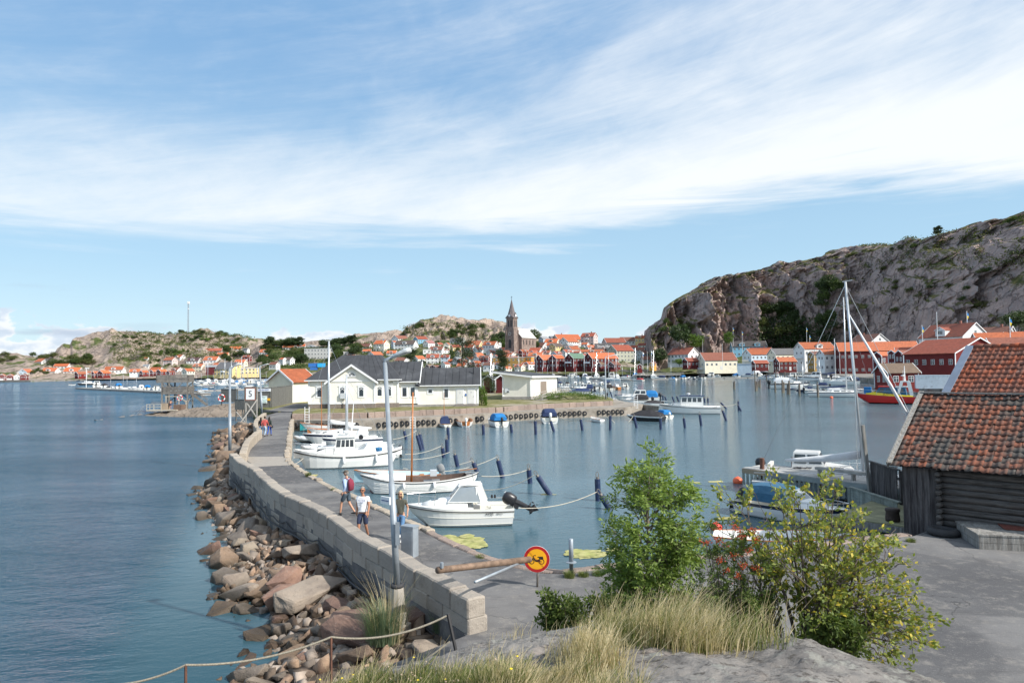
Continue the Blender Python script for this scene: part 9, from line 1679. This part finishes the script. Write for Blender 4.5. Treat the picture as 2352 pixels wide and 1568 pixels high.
vz(['bush2'],cliff,'R5',(40,500,400,760),7,(2,4.5),'on ledges of the cliff behind the masts',25,1.6);vz(['bush2','bush1'],cliff,'R5',(420,900,430,700),10,(2,3.5),'along the diagonal cleft of the right cliff',26,1.8);vz(['bush1','pine2'],cliff,'P',(1640,2080,0,0),0,(4,6),'',27)
g=random.Random(5)
for i in range(26):
 u_=1650+i*24+g.uniform(-8,8);v_=float(interp(cliff.ridge,u_));p=cliff.at(u_,v_+6);h=g.uniform(2,4.2)if u_<2080 else g.uniform(1.2,2.2);plant(g.choice(['bush1','bush2','bush2','bush4']),p-Vector((0,0,.5)),h,h*1.6,'along the left half of the cliff ridge' if i<12 else('on the cliff ridge above the harbour' if i<19 else 'on the clifftop at the right'))
for k_,ky,x,y,h,w_,lb,hl in(('pine1','R5',545,190,7.5,6,'tallest pine tree on the cliff ridge',cliff),('pine1','R5',610,180,6,5,'smaller pine beside the tallest one on the cliff ridge',cliff),('bush4','R5',1130,80,5,11,'wide dark bush on the clifftop near the hikers',cliff),('tree1','C',1190,610,12,17,'big round green tree right of the church',lefttown),('pine2','C',1080,232,5,3,'small dark conifer behind the church roof',lefttown),('tree2','R3',1930,575,17,16,'large dark tree against the cliff above the kiosks',None),('tree3','R3',2070,590,11,15,'light green tree against the cliff beside the darker one',None),('tree2','R3',1735,735,12,14,'very dark round tree behind the flagpoles',None),('tree3','E',1485,480,9,8,'light green tree left of the dark red house',None),('bush3','E',555,860,5.5,8,'clipped bright green hedge by the cafe',None),('tree2','K',2290,215,8,11,'dark tree behind the roofs at the right edge',None)):
 u_,v_=Z(ky,x,y);p=hl.at(u_,v_)if hl else D(u_,v_,{'R3':455,'E':440,'K':265}[ky]);plant(k_,p,h,w_,'of their own',lb)
rows=[q for q in VEG if not q['label']];label_all(rows)
for q in VEG:
 if q['label']:q['o']['label']=q['label']
 # scrub on the hills: stuff
def scrub(hill,key,box,n,size,m,label,seed):
 g=np.random.default_rng(seed);P=[];x0,x1,y0,y1=box
 for i in range(n):
  u_,v_=Z(key,g.uniform(x0,x1),g.uniform(y0,y1));p=np.array(hill.at(u_,v_));P.append(p+g.normal(0,[size*1.6,size*1.6,size*.25],(16,3))+[0,0,size*.3])
 V,F_=leaves(np.concatenate(P),size*.8,size*.6,seed=seed);tag(npmesh('scrub',V,F_,m),label,'scrub',None,'stuff')
scrub(lefthill,'F',(0,2350,190,700),700,1.6,'leaf_scrub','low scrub scattered over the left rocky hill',1);scrub(lefttown,'A',(0,2350,420,900),700,1.5,'leaf_tree','low bushes covering the slope above the marina',2);scrub(midhill,'B',(800,2300,60,400),260,1.5,'leaf_scrub','low scrub on the central rocky hill',3);scrub(lefttown,'B',(0,2350,420,900),400,1.4,'leaf_tree','garden greenery between the central houses',4);scrub(lefttown,'D',(-900,2000,500,1000),300,1.4,'leaf_tree','garden greenery behind the harbour',5);scrub(cliff,'R5',(0,1284,120,420),340,1.2,'leaf_scrub','heather and scrub on the upper cliff',6);scrub(cliff,'R4',(560,1500,380,760),420,2.0,'leaf_dark','undergrowth in the green clump at the cliff foot',7)
# ---- twisted pines on the island, garden shrubs
def pine(base,tops,label,seed,spread=.5,trunk=.16):
 o=thing('pine_tree',label,'tree',base);g=random.Random(seed);mb=MB();C=[];b0=Vector((0,0,0));top=tops[-1]
 mb.tube([b0-Vector((0,0,.4))]+[Vector(t)for t in tops],[trunk]+[trunk*(1-.8*(i+1)/len(tops))for i in range(len(tops))],7)
 H_=Vector(top).z
 for k in range(30):
  t=g.uniform(.3,1);seg=t*len(tops);i=min(len(tops)-1,int(seg));a0=Vector(tops[i-1])if i else b0;p=a0.lerp(Vector(tops[i]),seg-i if seg<len(tops)else 1);a=g.uniform(0,6.28);L=H_*spread*(1.1-t*.75)*g.uniform(.5,1.0);e=p+Vector((math.cos(a)*L,math.sin(a)*L,L*g.uniform(-.05,.35)));mb.tube([p,p.lerp(e,.5)+Vector((0,0,-.05*L)),e],[.05,.03,.012],4)
  for s_ in(.5,.75,1.0):C.append((np.array(p.lerp(e,s_)),.16*L+.18))
 mb.build('trunk','bark',o);gg=np.random.default_rng(seed);P=np.concatenate([c+gg.normal(0,[r,r,r*.4],(70,3))for c,r in C]);V,F_=leaves(P,.30,.10,seed=seed);npmesh('crown',V,F_,'leaf_pine',o);return o
p_=D(1062,868,150);pine(Vector((p_.x,p_.y,1.9)),[(.2,0,3),(-.1,0,7),(.3,0,12.0)],'tall dark windblown pine behind the clubhouse low wing',3,.40,.30);p_=D(943,860,160);pine(Vector((p_.x,p_.y,1.9)),[(0,0,3),(.2,0,6),(0,0,10)],'smaller dark pine behind the clubhouse rear roof',4,.30,.25)
p_=G(*Z('O',128,1395),1.9);pine(p_,[(.7,0,2.2),(1.0,0,5.0),(1.2,.2,9.0)],'thin leaning pine on the lawn left of the cream hut',5,.26,.17)
bs=thing('park_bench','small dark bench leaning by the thin pine trunk','bench',p_+Vector((-.9,-.2,0)));mb=MB();mb.box(-.5,.5,-.2,.2,.42,.48);mb.build('seat','old_wood',bs);mb=MB();mb.box(-.5,.5,.18,.22,.55,.9);mb.build('backrest','old_wood',bs)
for x_ in(-.42,.42):mb=MB();mb.box(x_-.04,x_+.04,-.18,.22,0,.42);mb.build('leg','old_wood',bs)
def shrub(c,r,n,m,label,name='bush',seed=0,ls=(.16,.10),cat='bush'):
 g=np.random.default_rng(seed);P=g.normal(size=(n,3));P/=np.linalg.norm(P,axis=1)[:,None];P*=g.uniform(.35,1,(n,1))**.4*(1+.22*np.sin(P[:,:1]*9+seed)*np.cos(P[:,1:2]*8));P[:,2]=np.abs(P[:,2]);o=thing(name,label,cat,c);V,F_=leaves(P*np.array(r),*ls,seed=seed);npmesh('foliage',V,F_,m,o)
 mb=MB();gg=random.Random(seed)
 for k in range(9):a=gg.uniform(0,6.28);mb.tube([(0,0,-.1),(r[0]*.3*math.cos(a),r[1]*.3*math.sin(a),r[2]*.5),(r[0]*.7*math.cos(a),r[1]*.7*math.sin(a),r[2]*.8)],[.03,.02,.008],4)
 mb.build('stems','bark',o);return o
shrub(G(*Z('R2',2180,1108),1.9),(.75,.75,2.9),2600,'leaf_bright','tall bright green shrub at the right corner of the clubhouse',seed=1);shrub(D(*Z('R3',90,975),128),(2.2,2,3.4),2600,'leaf_dark','dark green shrub behind the clubhouse corner',seed=2);shrub(G(*Z('G',420,800),1.9)+Vector((0,1.2,0)),(5.6,1.6,1.25),4200,'leaf_bright','broad low green shrub patch on the lawn beside the hut',seed=3)
# ---- foreground: ash sapling, willow-leaved bush, rowan, low shrubs
def branchy(limbs,seed,sub=(5,.45),r0=.03,m='bark',twigs=3):
 """limbs: list of point lists (Vectors). returns MB of wood and twig (point, dir) samples"""
 g=random.Random(seed);mb=MB();TW=[]
 def curve(a,b,bow,n=5):return[a.lerp(b,i/n)+bow*math.sin(math.pi*i/n)+Vector((g.gauss(0,.012),g.gauss(0,.012),g.gauss(0,.012)))for i in range(n+1)]
 for L in limbs:
  pts=[Vector(p)for p in L];n=len(pts);mb.tube(pts,[r0*(1-.8*i/(n-1))for i in range(n)],6);tot=sum((pts[i+1]-pts[i]).length for i in range(n-1))
  for k in range(sub[0]):
   t=g.uniform(.22,1)*(n-1);i=min(n-2,int(t));p=pts[i].lerp(pts[i+1],t-i);d0=(pts[i+1]-pts[i]).normalized();d_=(d0+Vector((g.gauss(0,.6),g.gauss(0,.5),g.gauss(.15,.5)))).normalized();l=sub[1]*g.uniform(.5,1.15);c=curve(p,p+d_*l,Vector((g.gauss(0,.03),g.gauss(0,.03),g.gauss(.02,.04))));mb.tube(c,[r0*.33,r0*.3,r0*.25,r0*.2,r0*.15,r0*.08],4)
   for q in range(twigs+1):
    s_=c[min(5,2+q*3//max(1,twigs))];d2=(d_+Vector((g.gauss(0,.7),g.gauss(0,.6),g.gauss(.1,.5)))).normalized();e=s_+d2*l*.42;mb.tube([s_,s_.lerp(e,.5),e],[r0*.14,r0*.10,r0*.05],3);TW+=[(s_.lerp(e,w_),d2)for w_ in(.3,.5,.7,.85,1.0)]
   TW+=[(q_,d_)for q_ in c[2:]]
 return mb,TW
def DV(u,v,Y):return D(u,v,Y)
def pinnate(pts,dirs,m,parent,nl,ll,lw,length,seed,droop=.5,per=1):
 g=np.random.default_rng(seed);Pa,Da=[],[]
 for p,d_ in zip(pts,dirs):
  for r_ in range(per):
   d0=np.array(d_)+g.normal(0,.45,3);d0/=np.linalg.norm(d0);L=length*g.uniform(.75,1.2);s_=np.cross(d0,[0,0,1.0])+g.normal(0,.25,3);s_/=np.linalg.norm(s_)+1e-9
   for k in range(nl+1):
    t=(.25+.75*k/nl);q=np.array(p)+d0*L*t+np.array([0,0,-droop*L*t*t*.5])
    if k==nl:Pa.append(q);Da.append(d0*.9+[0,0,-.3])
    else:
     for sg_ in(-1,1):Pa.append(q);Da.append(d0*.45+s_*sg_*.9+[0,0,-.15])
 V,F_=leaves(np.array(Pa),ll,lw,dirs=np.array(Da),seed=seed,up=1.0);return npmesh('leaves',V,F_,m,parent)
YA=11.6;ash=thing('ash_sapling','bright green young ash tree beside the asphalt, left of the berry bush','tree',(DV(1490,1400,YA).x,YA,1.3));ob_=ash.location
sil=[(1040,8),(1065,38),(1090,60),(1120,72),(1150,92),(1180,104),(1215,114),(1250,98),(1290,100),(1330,95),(1370,92),(1410,90)]
g=random.Random(9);limbs=[[Vector((0,0,-.3)),Vector((-.03,0,1.5)),Vector((.0,0,3.0)),DV(1492,1060,YA)-ob_]];pts,dirs=[],[]
for k in range(70):
 v=g.uniform(1065,1425);hw_=np.interp(v,[a for a,b in sil],[b for a,b in sil]);a=g.uniform(0,6.28);e=DV(1494+hw_*.86*math.cos(a),v,YA+hw_*.86*math.sin(a)*YA/FPX)-ob_;z0_=max(.9,e.z-g.uniform(.35,.8));s_=Vector((-.01,0,z0_));limbs.append([s_,s_.lerp(e,.5)+Vector((0,0,.05)),e])
mb,TW=branchy(limbs[:1],3,(0,.3),.045);mb2,TW2=branchy(limbs[1:],4,(5,.24),.014,twigs=3);mb.add(mb2.v,mb2.f);mb.build('trunk','bark_grey',ash)
g.shuffle(TW2);TW2=TW2[:2300]+[(l[-1],(l[-1]-l[0]).normalized())for l in limbs[1:]];pinnate([p for p,_ in TW2],[d_ for _,d_ in TW2],'leaf_ash',ash,4,.088,.032,.22,5)
YB=9.7;wil=thing('willow_bush','large open yellow-green bush with bare dark branches at the edge of the asphalt','bush',(DV(1860,1470,YB).x,YB,2.2));ob_=wil.location
tips=[(1668,1215),(1705,1175),(1745,1160),(1790,1135),(1838,1160),(1880,1125),(1918,1105),(1950,1165),(1990,1220),(2028,1205),(2010,1285),(2060,1300),(2040,1345),(2085,1350),(2070,1400),(2098,1412),(2095,1465),(2060,1500),(1990,1480),(1930,1440),(1760,1250),(1820,1240),(1880,1260),(1940,1300),(1990,1380),(1900,1350)]
limbs=[]
for i,(u_,v_)in enumerate(tips):
 yy=YB+g.uniform(-.55,.9);e=DV(u_,v_,yy)-ob_;b_=DV(g.choice([1800,1850,1890,1925]),1475,YB+g.uniform(-.2,.3))-ob_;b_.z=min(b_.z,1.4);limbs.append([b_-Vector((0,0,.5)),b_.lerp(e,.3)+Vector((0,0,.10)),b_.lerp(e,.65)+Vector((0,0,.10)),e])
mb,TW=branchy(limbs+[[a,b.lerp(c,.3)+Vector((g.gauss(0,.1),0,g.gauss(0,.1))),c+Vector((g.gauss(0,.15),g.gauss(0,.2),g.gauss(-.1,.1))),d_+Vector((g.gauss(0,.16),g.gauss(0,.2),g.gauss(-.12,.12)))]for a,b,c,d_ in limbs],6,(9,.36),.017,twigs=3);mb.build('branches','bark',wil);P_=np.array([tuple(p)for p,_ in TW]);Dn=np.array([tuple(d_)for _,d_ in TW]);gsel=np.random.default_rng(3);idx=gsel.permutation(len(P_))[:4900];P_,Dn=P_[idx],Dn[idx];P2=np.repeat(P_,2,0)+gsel.normal(0,.018,(2*len(P_),3));V,F_=leaves(P2,.068,.040,dirs=np.repeat(Dn,2,0)+gsel.normal(0,.5,(2*len(P_),3)),seed=8,up=.8);npmesh('leaves',V,F_,'leaf_willow',wil)
YR=9.75;row_=thing('rowan_bush','rowan bush with clusters of orange-red berries between ash and willow bush','bush',(DV(1690,1430,YR).x,YR,1.9));ob_=row_.location;limbs=[]
for k in range(40):u_,v_=g.uniform(1600,1775),g.uniform(1200,1400);e=DV(u_,v_,YR+g.uniform(-.5,.5))-ob_;b_=Vector((g.uniform(-.25,.25),0,.2));limbs.append([b_,b_.lerp(e,.5)+Vector((0,0,.08)),e])
mb,TW=branchy(limbs,7,(4,.22),.016,twigs=2);mb.build('branches','bark',row_);g.shuffle(TW);pinnate([p for p,_ in TW[:1900]],[d_ for _,d_ in TW[:1900]],'leaf_rowan',row_,4,.048,.019,.12,9)
for(u_,v_)in((1618,1244),(1650,1238),(1664,1250),(1690,1212),(1702,1230),(1728,1218),(1738,1238),(1655,1288),(1686,1275),(1705,1298),(1672,1310),(1690,1322),(1720,1262),(1735,1305)):
 mb=MB();c=DV(u_,v_,YR-.35)-ob_;[mb.blob(tuple(c+Vector((g.gauss(0,.035),g.gauss(0,.03),g.gauss(0,.022)))),.0085,None,6,4)for _ in range(34)];mb.build('berry_cluster','berry',row_)
def lowbush(u0,u1,v,hpx,Y,label,seed,m='leaf_rowan',n=26):
 o=thing('low_shrub',label,'bush',DV((u0+u1)/2,v,Y));ob_=o.location;g=random.Random(seed);L=[]
 for k in range(n):u_=g.uniform(u0,u1);b_=DV(u_,v+20,Y)-ob_;L.append([b_-Vector((0,0,.2)),DV(u_+g.uniform(-12,12),v-hpx*g.uniform(.3,1),Y+g.uniform(-.2,.2))-ob_])
 L=[[a,a.lerp(b,.5),b]for a,b in L];mb,TW=branchy(L,seed,(4,.14),.010,twigs=1);mb.build('stems','bark',o);P_=np.array([tuple(p)for p,_ in TW]);V,F_=leaves(np.repeat(P_,3,0)+np.random.default_rng(seed).normal(0,.03,(3*len(P_),3)),.07,.035,seed=seed,up=.8);npmesh('leaves',V,F_,m,o)
lowbush(1250,1425,1425,50,10.9,'low dark green shrub along the top of the rock left of the ash',1);lowbush(1430,1560,1440,50,10.6,'low leafy shrub at the foot of the ash tree',4);lowbush(1830,1960,1480,60,9.2,'low green shrub growing under the willow bush',2,'leaf_rowan',18);lowbush(1600,1780,1425,60,10.2,'low tangled shrub under the rowan',3,'leaf_rowan')
# ---- grass
def grass(spots,n,h,m,label,seed,name='grass',wd=.004,lean=(.25,0),kn=True):
 g=np.random.default_rng(seed);A=[]
 for(u0,u1,v0,v1,w_)in spots:
  k=int(n*w_);A+=list(zip((u0+u1)/2+(u1-u0)*.5*np.clip(g.normal(0,.52,k),-1.35,1.35),g.uniform(v0,v1,k)+6*np.sin(g.uniform(0,6,k))))
 V,F_=[],[];base=[]
 for u_,v_ in A:
  d_=ray(u_,v_);ys=np.linspace(4.5,10.2,40);zs=H_CAM+d_.z*ys;gz=kz(d_.x*ys,ys,False);k=np.argmax(gz>=zs);Y=ys[k]if gz[k]>=zs[k]else None
  if Y is None:continue
  base.append((d_.x*Y,Y+g.uniform(-.08,.08)))
 B=np.array(base);z=kz(B[:,0],B[:,1]);n=len(B);cl=fbm(B[:,0]*1.7,B[:,1]*1.7,seed,2);keep=cl+g.normal(0,.18,n)>-.22;B,z=B[keep],z[keep];n=len(B);P0=np.stack([B[:,0],B[:,1],z-.02],1)
 hh=h*g.uniform(.25,1.2,(n,1))*(1+.75*fbm(B[:,0]*1.6,B[:,1]*1.6,5,2)[:,None]);a=g.uniform(0,6.28,n);ld=np.stack([np.cos(a)*.75+lean[0],np.sin(a)*.6+lean[1],np.zeros(n)],1)*g.uniform(.3,1.1,(n,1));sd=np.stack([-np.sin(a+.7),np.cos(a+.7),np.zeros(n)],1)*wd
 P1=P0+np.array([0,0,.55])*hh+ld*hh*.25;P2=P0+np.array([0,0,.93])*hh+ld*hh*.75;V=np.stack([P0-sd,P0+sd,P1-sd*.8,P1+sd*.8,P2-sd*.35,P2+sd*.35],1).reshape(-1,3);b=np.arange(n)[:,None]*6;F_=np.concatenate([b+np.array([0,1,3,2]),b+np.array([2,3,5,4])])
 tag(npmesh(name,V,F_,m),label,'grass',None,'stuff');return P2
A_=[(1020,1400,1572,1690,.62),(1280,1430,1512,1560,.10),(640,1000,1580,1680,.10)];B_=[(1385,1745,1435,1512,1)]
grass([(1400,1760,1440,1505,1)],3500,.34,'grass_green','green blades in the tall grass clump',18,'green_grass',.004,(-.2,0));grass(B_,5600,.44,'grass_dry','tall dry windswept grass clump in front of the ash and rowan',8,'dry_grass',.0035,(.35,-.1));P2=grass(A_,14000,.29,'grass_dry','dry straw-coloured grass on the foreground rock',1,'dry_grass');grass([(1390,1740,1440,1505,.35),(760,1250,1580,1680,.7),(1000,1400,1570,1680,.3)],10000,.26,'grass_green','green grass mixed among the dry grass on the rock',2,'green_grass',.0045);P3=grass([(590,1120,1582,1670,1.0)],7000,.24,'grass_green','green and yellow tufts at the bottom left of the rock',3,'green_grass');grass([(620,1000,1560,1630,1)],900,.42,'grass_dry','tall thin straw stalks at the bottom left',4,'dry_grass',.003);grass([(1050,1300,1440,1480,1)],350,.22,'grass_dry','sparse dry stalks on the rock crest by the wall end',6,'dry_grass',.003)
gg=np.random.default_rng(4);mb=MB()
for i in gg.permutation(len(P3))[:34]:mb.blob(tuple(P3[i]+[0,0,.02]),(.013,.013,.006),None,7,3)
for i in gg.permutation(len(P2))[:8]:mb.blob(tuple(P2[i]+[0,0,.02]),(.014,.014,.007),None,7,3)
tag(mb.build('yellow_flowers',mat('flower_yellow',(0.85,0.62,0.02),.6,.05)),'tiny yellow hawkweed flowers dotted in the foreground grass','flowers',None,'stuff');mb=MB()
for i in gg.permutation(len(P3))[:160]:mb.blob(tuple(P3[i]+[0,0,.0]),.010,None,6,3)
tag(mb.build('seed_heads',mat('seedhead',(0.42,0.33,0.24),.9,.1)),'small pale brown seed heads in the grass at the bottom left','seed heads',None,'stuff')
def tuft(c,n,h,r,m,label,seed,wd=.006,cat='grass tuft'):
 g=np.random.default_rng(seed);a=g.uniform(0,6.28,n);rr_=g.uniform(0,1,n)**.6*r;P0=np.stack([rr_*np.cos(a),rr_*np.sin(a),-.05*np.ones(n)],1);hh=h*g.uniform(.5,1.1,(n,1));o_=np.stack([np.cos(a),np.sin(a),np.zeros(n)],1)*g.uniform(.1,.8,(n,1));sd=np.stack([-np.sin(a),np.cos(a),np.zeros(n)],1)*wd;P1=P0+np.array([0,0,.6])*hh+o_*hh*.25;P2=P0+np.array([0,0,.9])*hh+o_*hh*.75
 V=np.stack([P0-sd,P0+sd,P1-sd*.8,P1+sd*.8,P2-sd*.3,P2+sd*.3],1).reshape(-1,3);b=np.arange(n)[:,None]*6;F_=np.concatenate([b+np.array([0,1,3,2]),b+np.array([2,3,5,4])]);o=npmesh('grass_tuft',V,F_,m);o.location=c;return tag(o,label,cat)
p_=G(*Z('S6',1510,1000),.9);tuft(p_,900,.95,.42,'grass_blue','blue-green lyme grass clump at the lamp plinth',1);tuft(p_+Vector((.1,0,0)),170,1.55,.4,'grass_dry','tall dry seed stalks rising from the lyme grass clump',2,.004);tuft(G(*Z('S6',1920,930),1.0),200,.5,.2,'grass_blue','small blue-green grass tuft at the end of the wall',3)
for i,(k_,x,y,n,h,lb)in enumerate((('S7',740,595,260,.22,'green grass tuft at the foot of the steel mooring post'),('S7',850,585,300,.16,'low grass tuft on the kerb right of the mooring post'),('S7',960,578,300,.18,'grass tuft on the kerb nearest the ash tree'),('S1',1195,680,260,.30,'grass tuft on the quay edge by the fishing boat'),('S8',1462,318,260,.14,'small grass tuft on the kerb by the log boathouse'),('S7',45,440,120,.12,'tiny grass tuft on the kerb beside the algae mat'),('S1',1420,800,150,.14,'mossy tuft on the kerb by the open wooden boat'),('S8',1930,275,200,.15,'dry tuft at the foot of the log wall'))):tuft(G(*Z(k_,x,y),ZP+.03),n,h,.16,'grass_green',lb,10+i,.006)
# ---- rope fence in front
rf=thing('rope_fence','sagging old rope on thin iron posts along the foreground rock','fence',(0,0,0));A1,A2,A3,A4=D(*Z('S6',1975,830),9.9),D(*Z('S6',1130,988),9.3),D(*Z('S6',78,1190),8.6),D(*Z('S6',-700,1330),8.4)
for a_,b_,r_,m_ in((A1+Vector((0,0,.02)),D(*Z('S6',2035,1022),9.8)-Vector((0,0,.15)),.026,'ink_black'),(A2,A2-Vector((0,0,1.2)),.017,'rust'),(A3,A3-Vector((0,0,1.6)),.017,'rust')):mb=MB();mb.tube([a_,b_],r_,6);mb.build('post',m_,rf)
for a_,b_,s_ in((A1,A2,.13),(A2,A3,.10),(A3,A4,.1)):rp=[a_.lerp(b_,i/16)-Vector((0,0,s_*4*(i/16)*(1-i/16)))for i in range(17)];mb=MB();mb.tube(rp,.014,6);mb.build('rope',mat('rope_old',(0.24,0.215,0.17),.95,.3,60),rf)
mb=MB();rp=[D(*Z('S6',1990,1020),9.7).lerp(A2-Vector((0,0,.95)),i/16)-Vector((0,0,.08*4*(i/16)*(1-i/16)))for i in range(17)];mb.tube(rp,.012,5);mb.build('rope','rope_old',rf)
# ---- flagpoles
def flag(k_,x,y0,y1,Y,label,fl=None,r=.09):
 b_,t_=D(*Z(k_,x,y0),Y),D(*Z(k_,x,y1),Y);o=thing('flagpole',label,'flagpole',b_);h=(t_-b_).z;mb=MB();mb.tube([(0,0,-.5),(0,0,h)],[r*1.3,r*.8],6);mb.blob((0,0,h),r*2,None,6,4);mb.build('pole','white_plastic',o)
 if fl:
  mb=MB();W_,L_=(.7,3.2)if fl[2]=='p' else(.9,2.2);n=6
  for j in range(n):z1_,z0_=h-.3-L_*j/n,h-.3-L_*(j+1)/n;xa,xb=.15*math.sin(j),.15*math.sin(j+1);mb.add([(0.1,0,z1_),(W_*(1-.1*j)+xa,.1*math.sin(j*2),z1_-.3),(W_*(1-.1*(j+1))+xb,.1*math.sin(j*2+2),z0_-.3),(0.1,0,z0_)],[(0,1,2,3)],fl[0]if j not in(2,3)else fl[1])
  mb.build('flag',fl[0],o)
SW=('canvas_blue','c_yellow','p');WF=('sign_white','canvas_blue','p')
for a in(('D',1895,1140,748,420,'white flagpole with white and blue flag on the wooden quay',WF),('D',1998,1115,745,430,'bare white flagpole between the two flagged ones',None),('D',2095,1110,715,420,'flagpole with white flag nearest the cliff',WF),('E',993,620,352,452,'bare white flagpole by the white cliff-foot house',None),('E',1370,925,450,420,'white flagpole in front of the cream house',None),('E',1568,470,140,470,'flagpole with Swedish pennant left of the dark red house',SW),('E',1742,640,210,462,'flagpole with Swedish flag before the blue house',SW),('K',1155,410,155,250,'flagpole with Swedish pennant behind the red house',SW),('K',2190,290,62,215,'flagpole with Swedish flag at the right edge',SW),('K',1680,140,-10,245,'flagpole with pennant on the upper red roof',SW),('K',1330,320,0,238,'thin bare mast above the white roof',None),('B',388,610,350,540,'flagpole with Swedish flag by the cream house on the hill',SW),('R4',1340,700,505,440,'flagpole with Swedish pennant over the white cliff-foot house',SW),('R4',1380,820,600,430,'second Swedish pennant flagpole left of the ochre boathouse',SW)):flag(*a)
tb_=HSIGN;p_=D(*Z('D',1090,615),tb_.location.y-12);hs_=thing('hotel_sign','hotel name in pale letters on the dark upper facade','sign',p_,R(5));mb=MB();mb.box(-12,9,0,.3,-2.2,2.4);mb.build('board','wall_darkgrey',hs_);text('Stora Hotellet',3.2,'sign_white',hs_,(-1.5,-.05,0),sx=.9)
for k_,(o,used)in PT.items():
 if not used:[bpy.data.objects.remove(c)for c in[o]+list(o.children)]
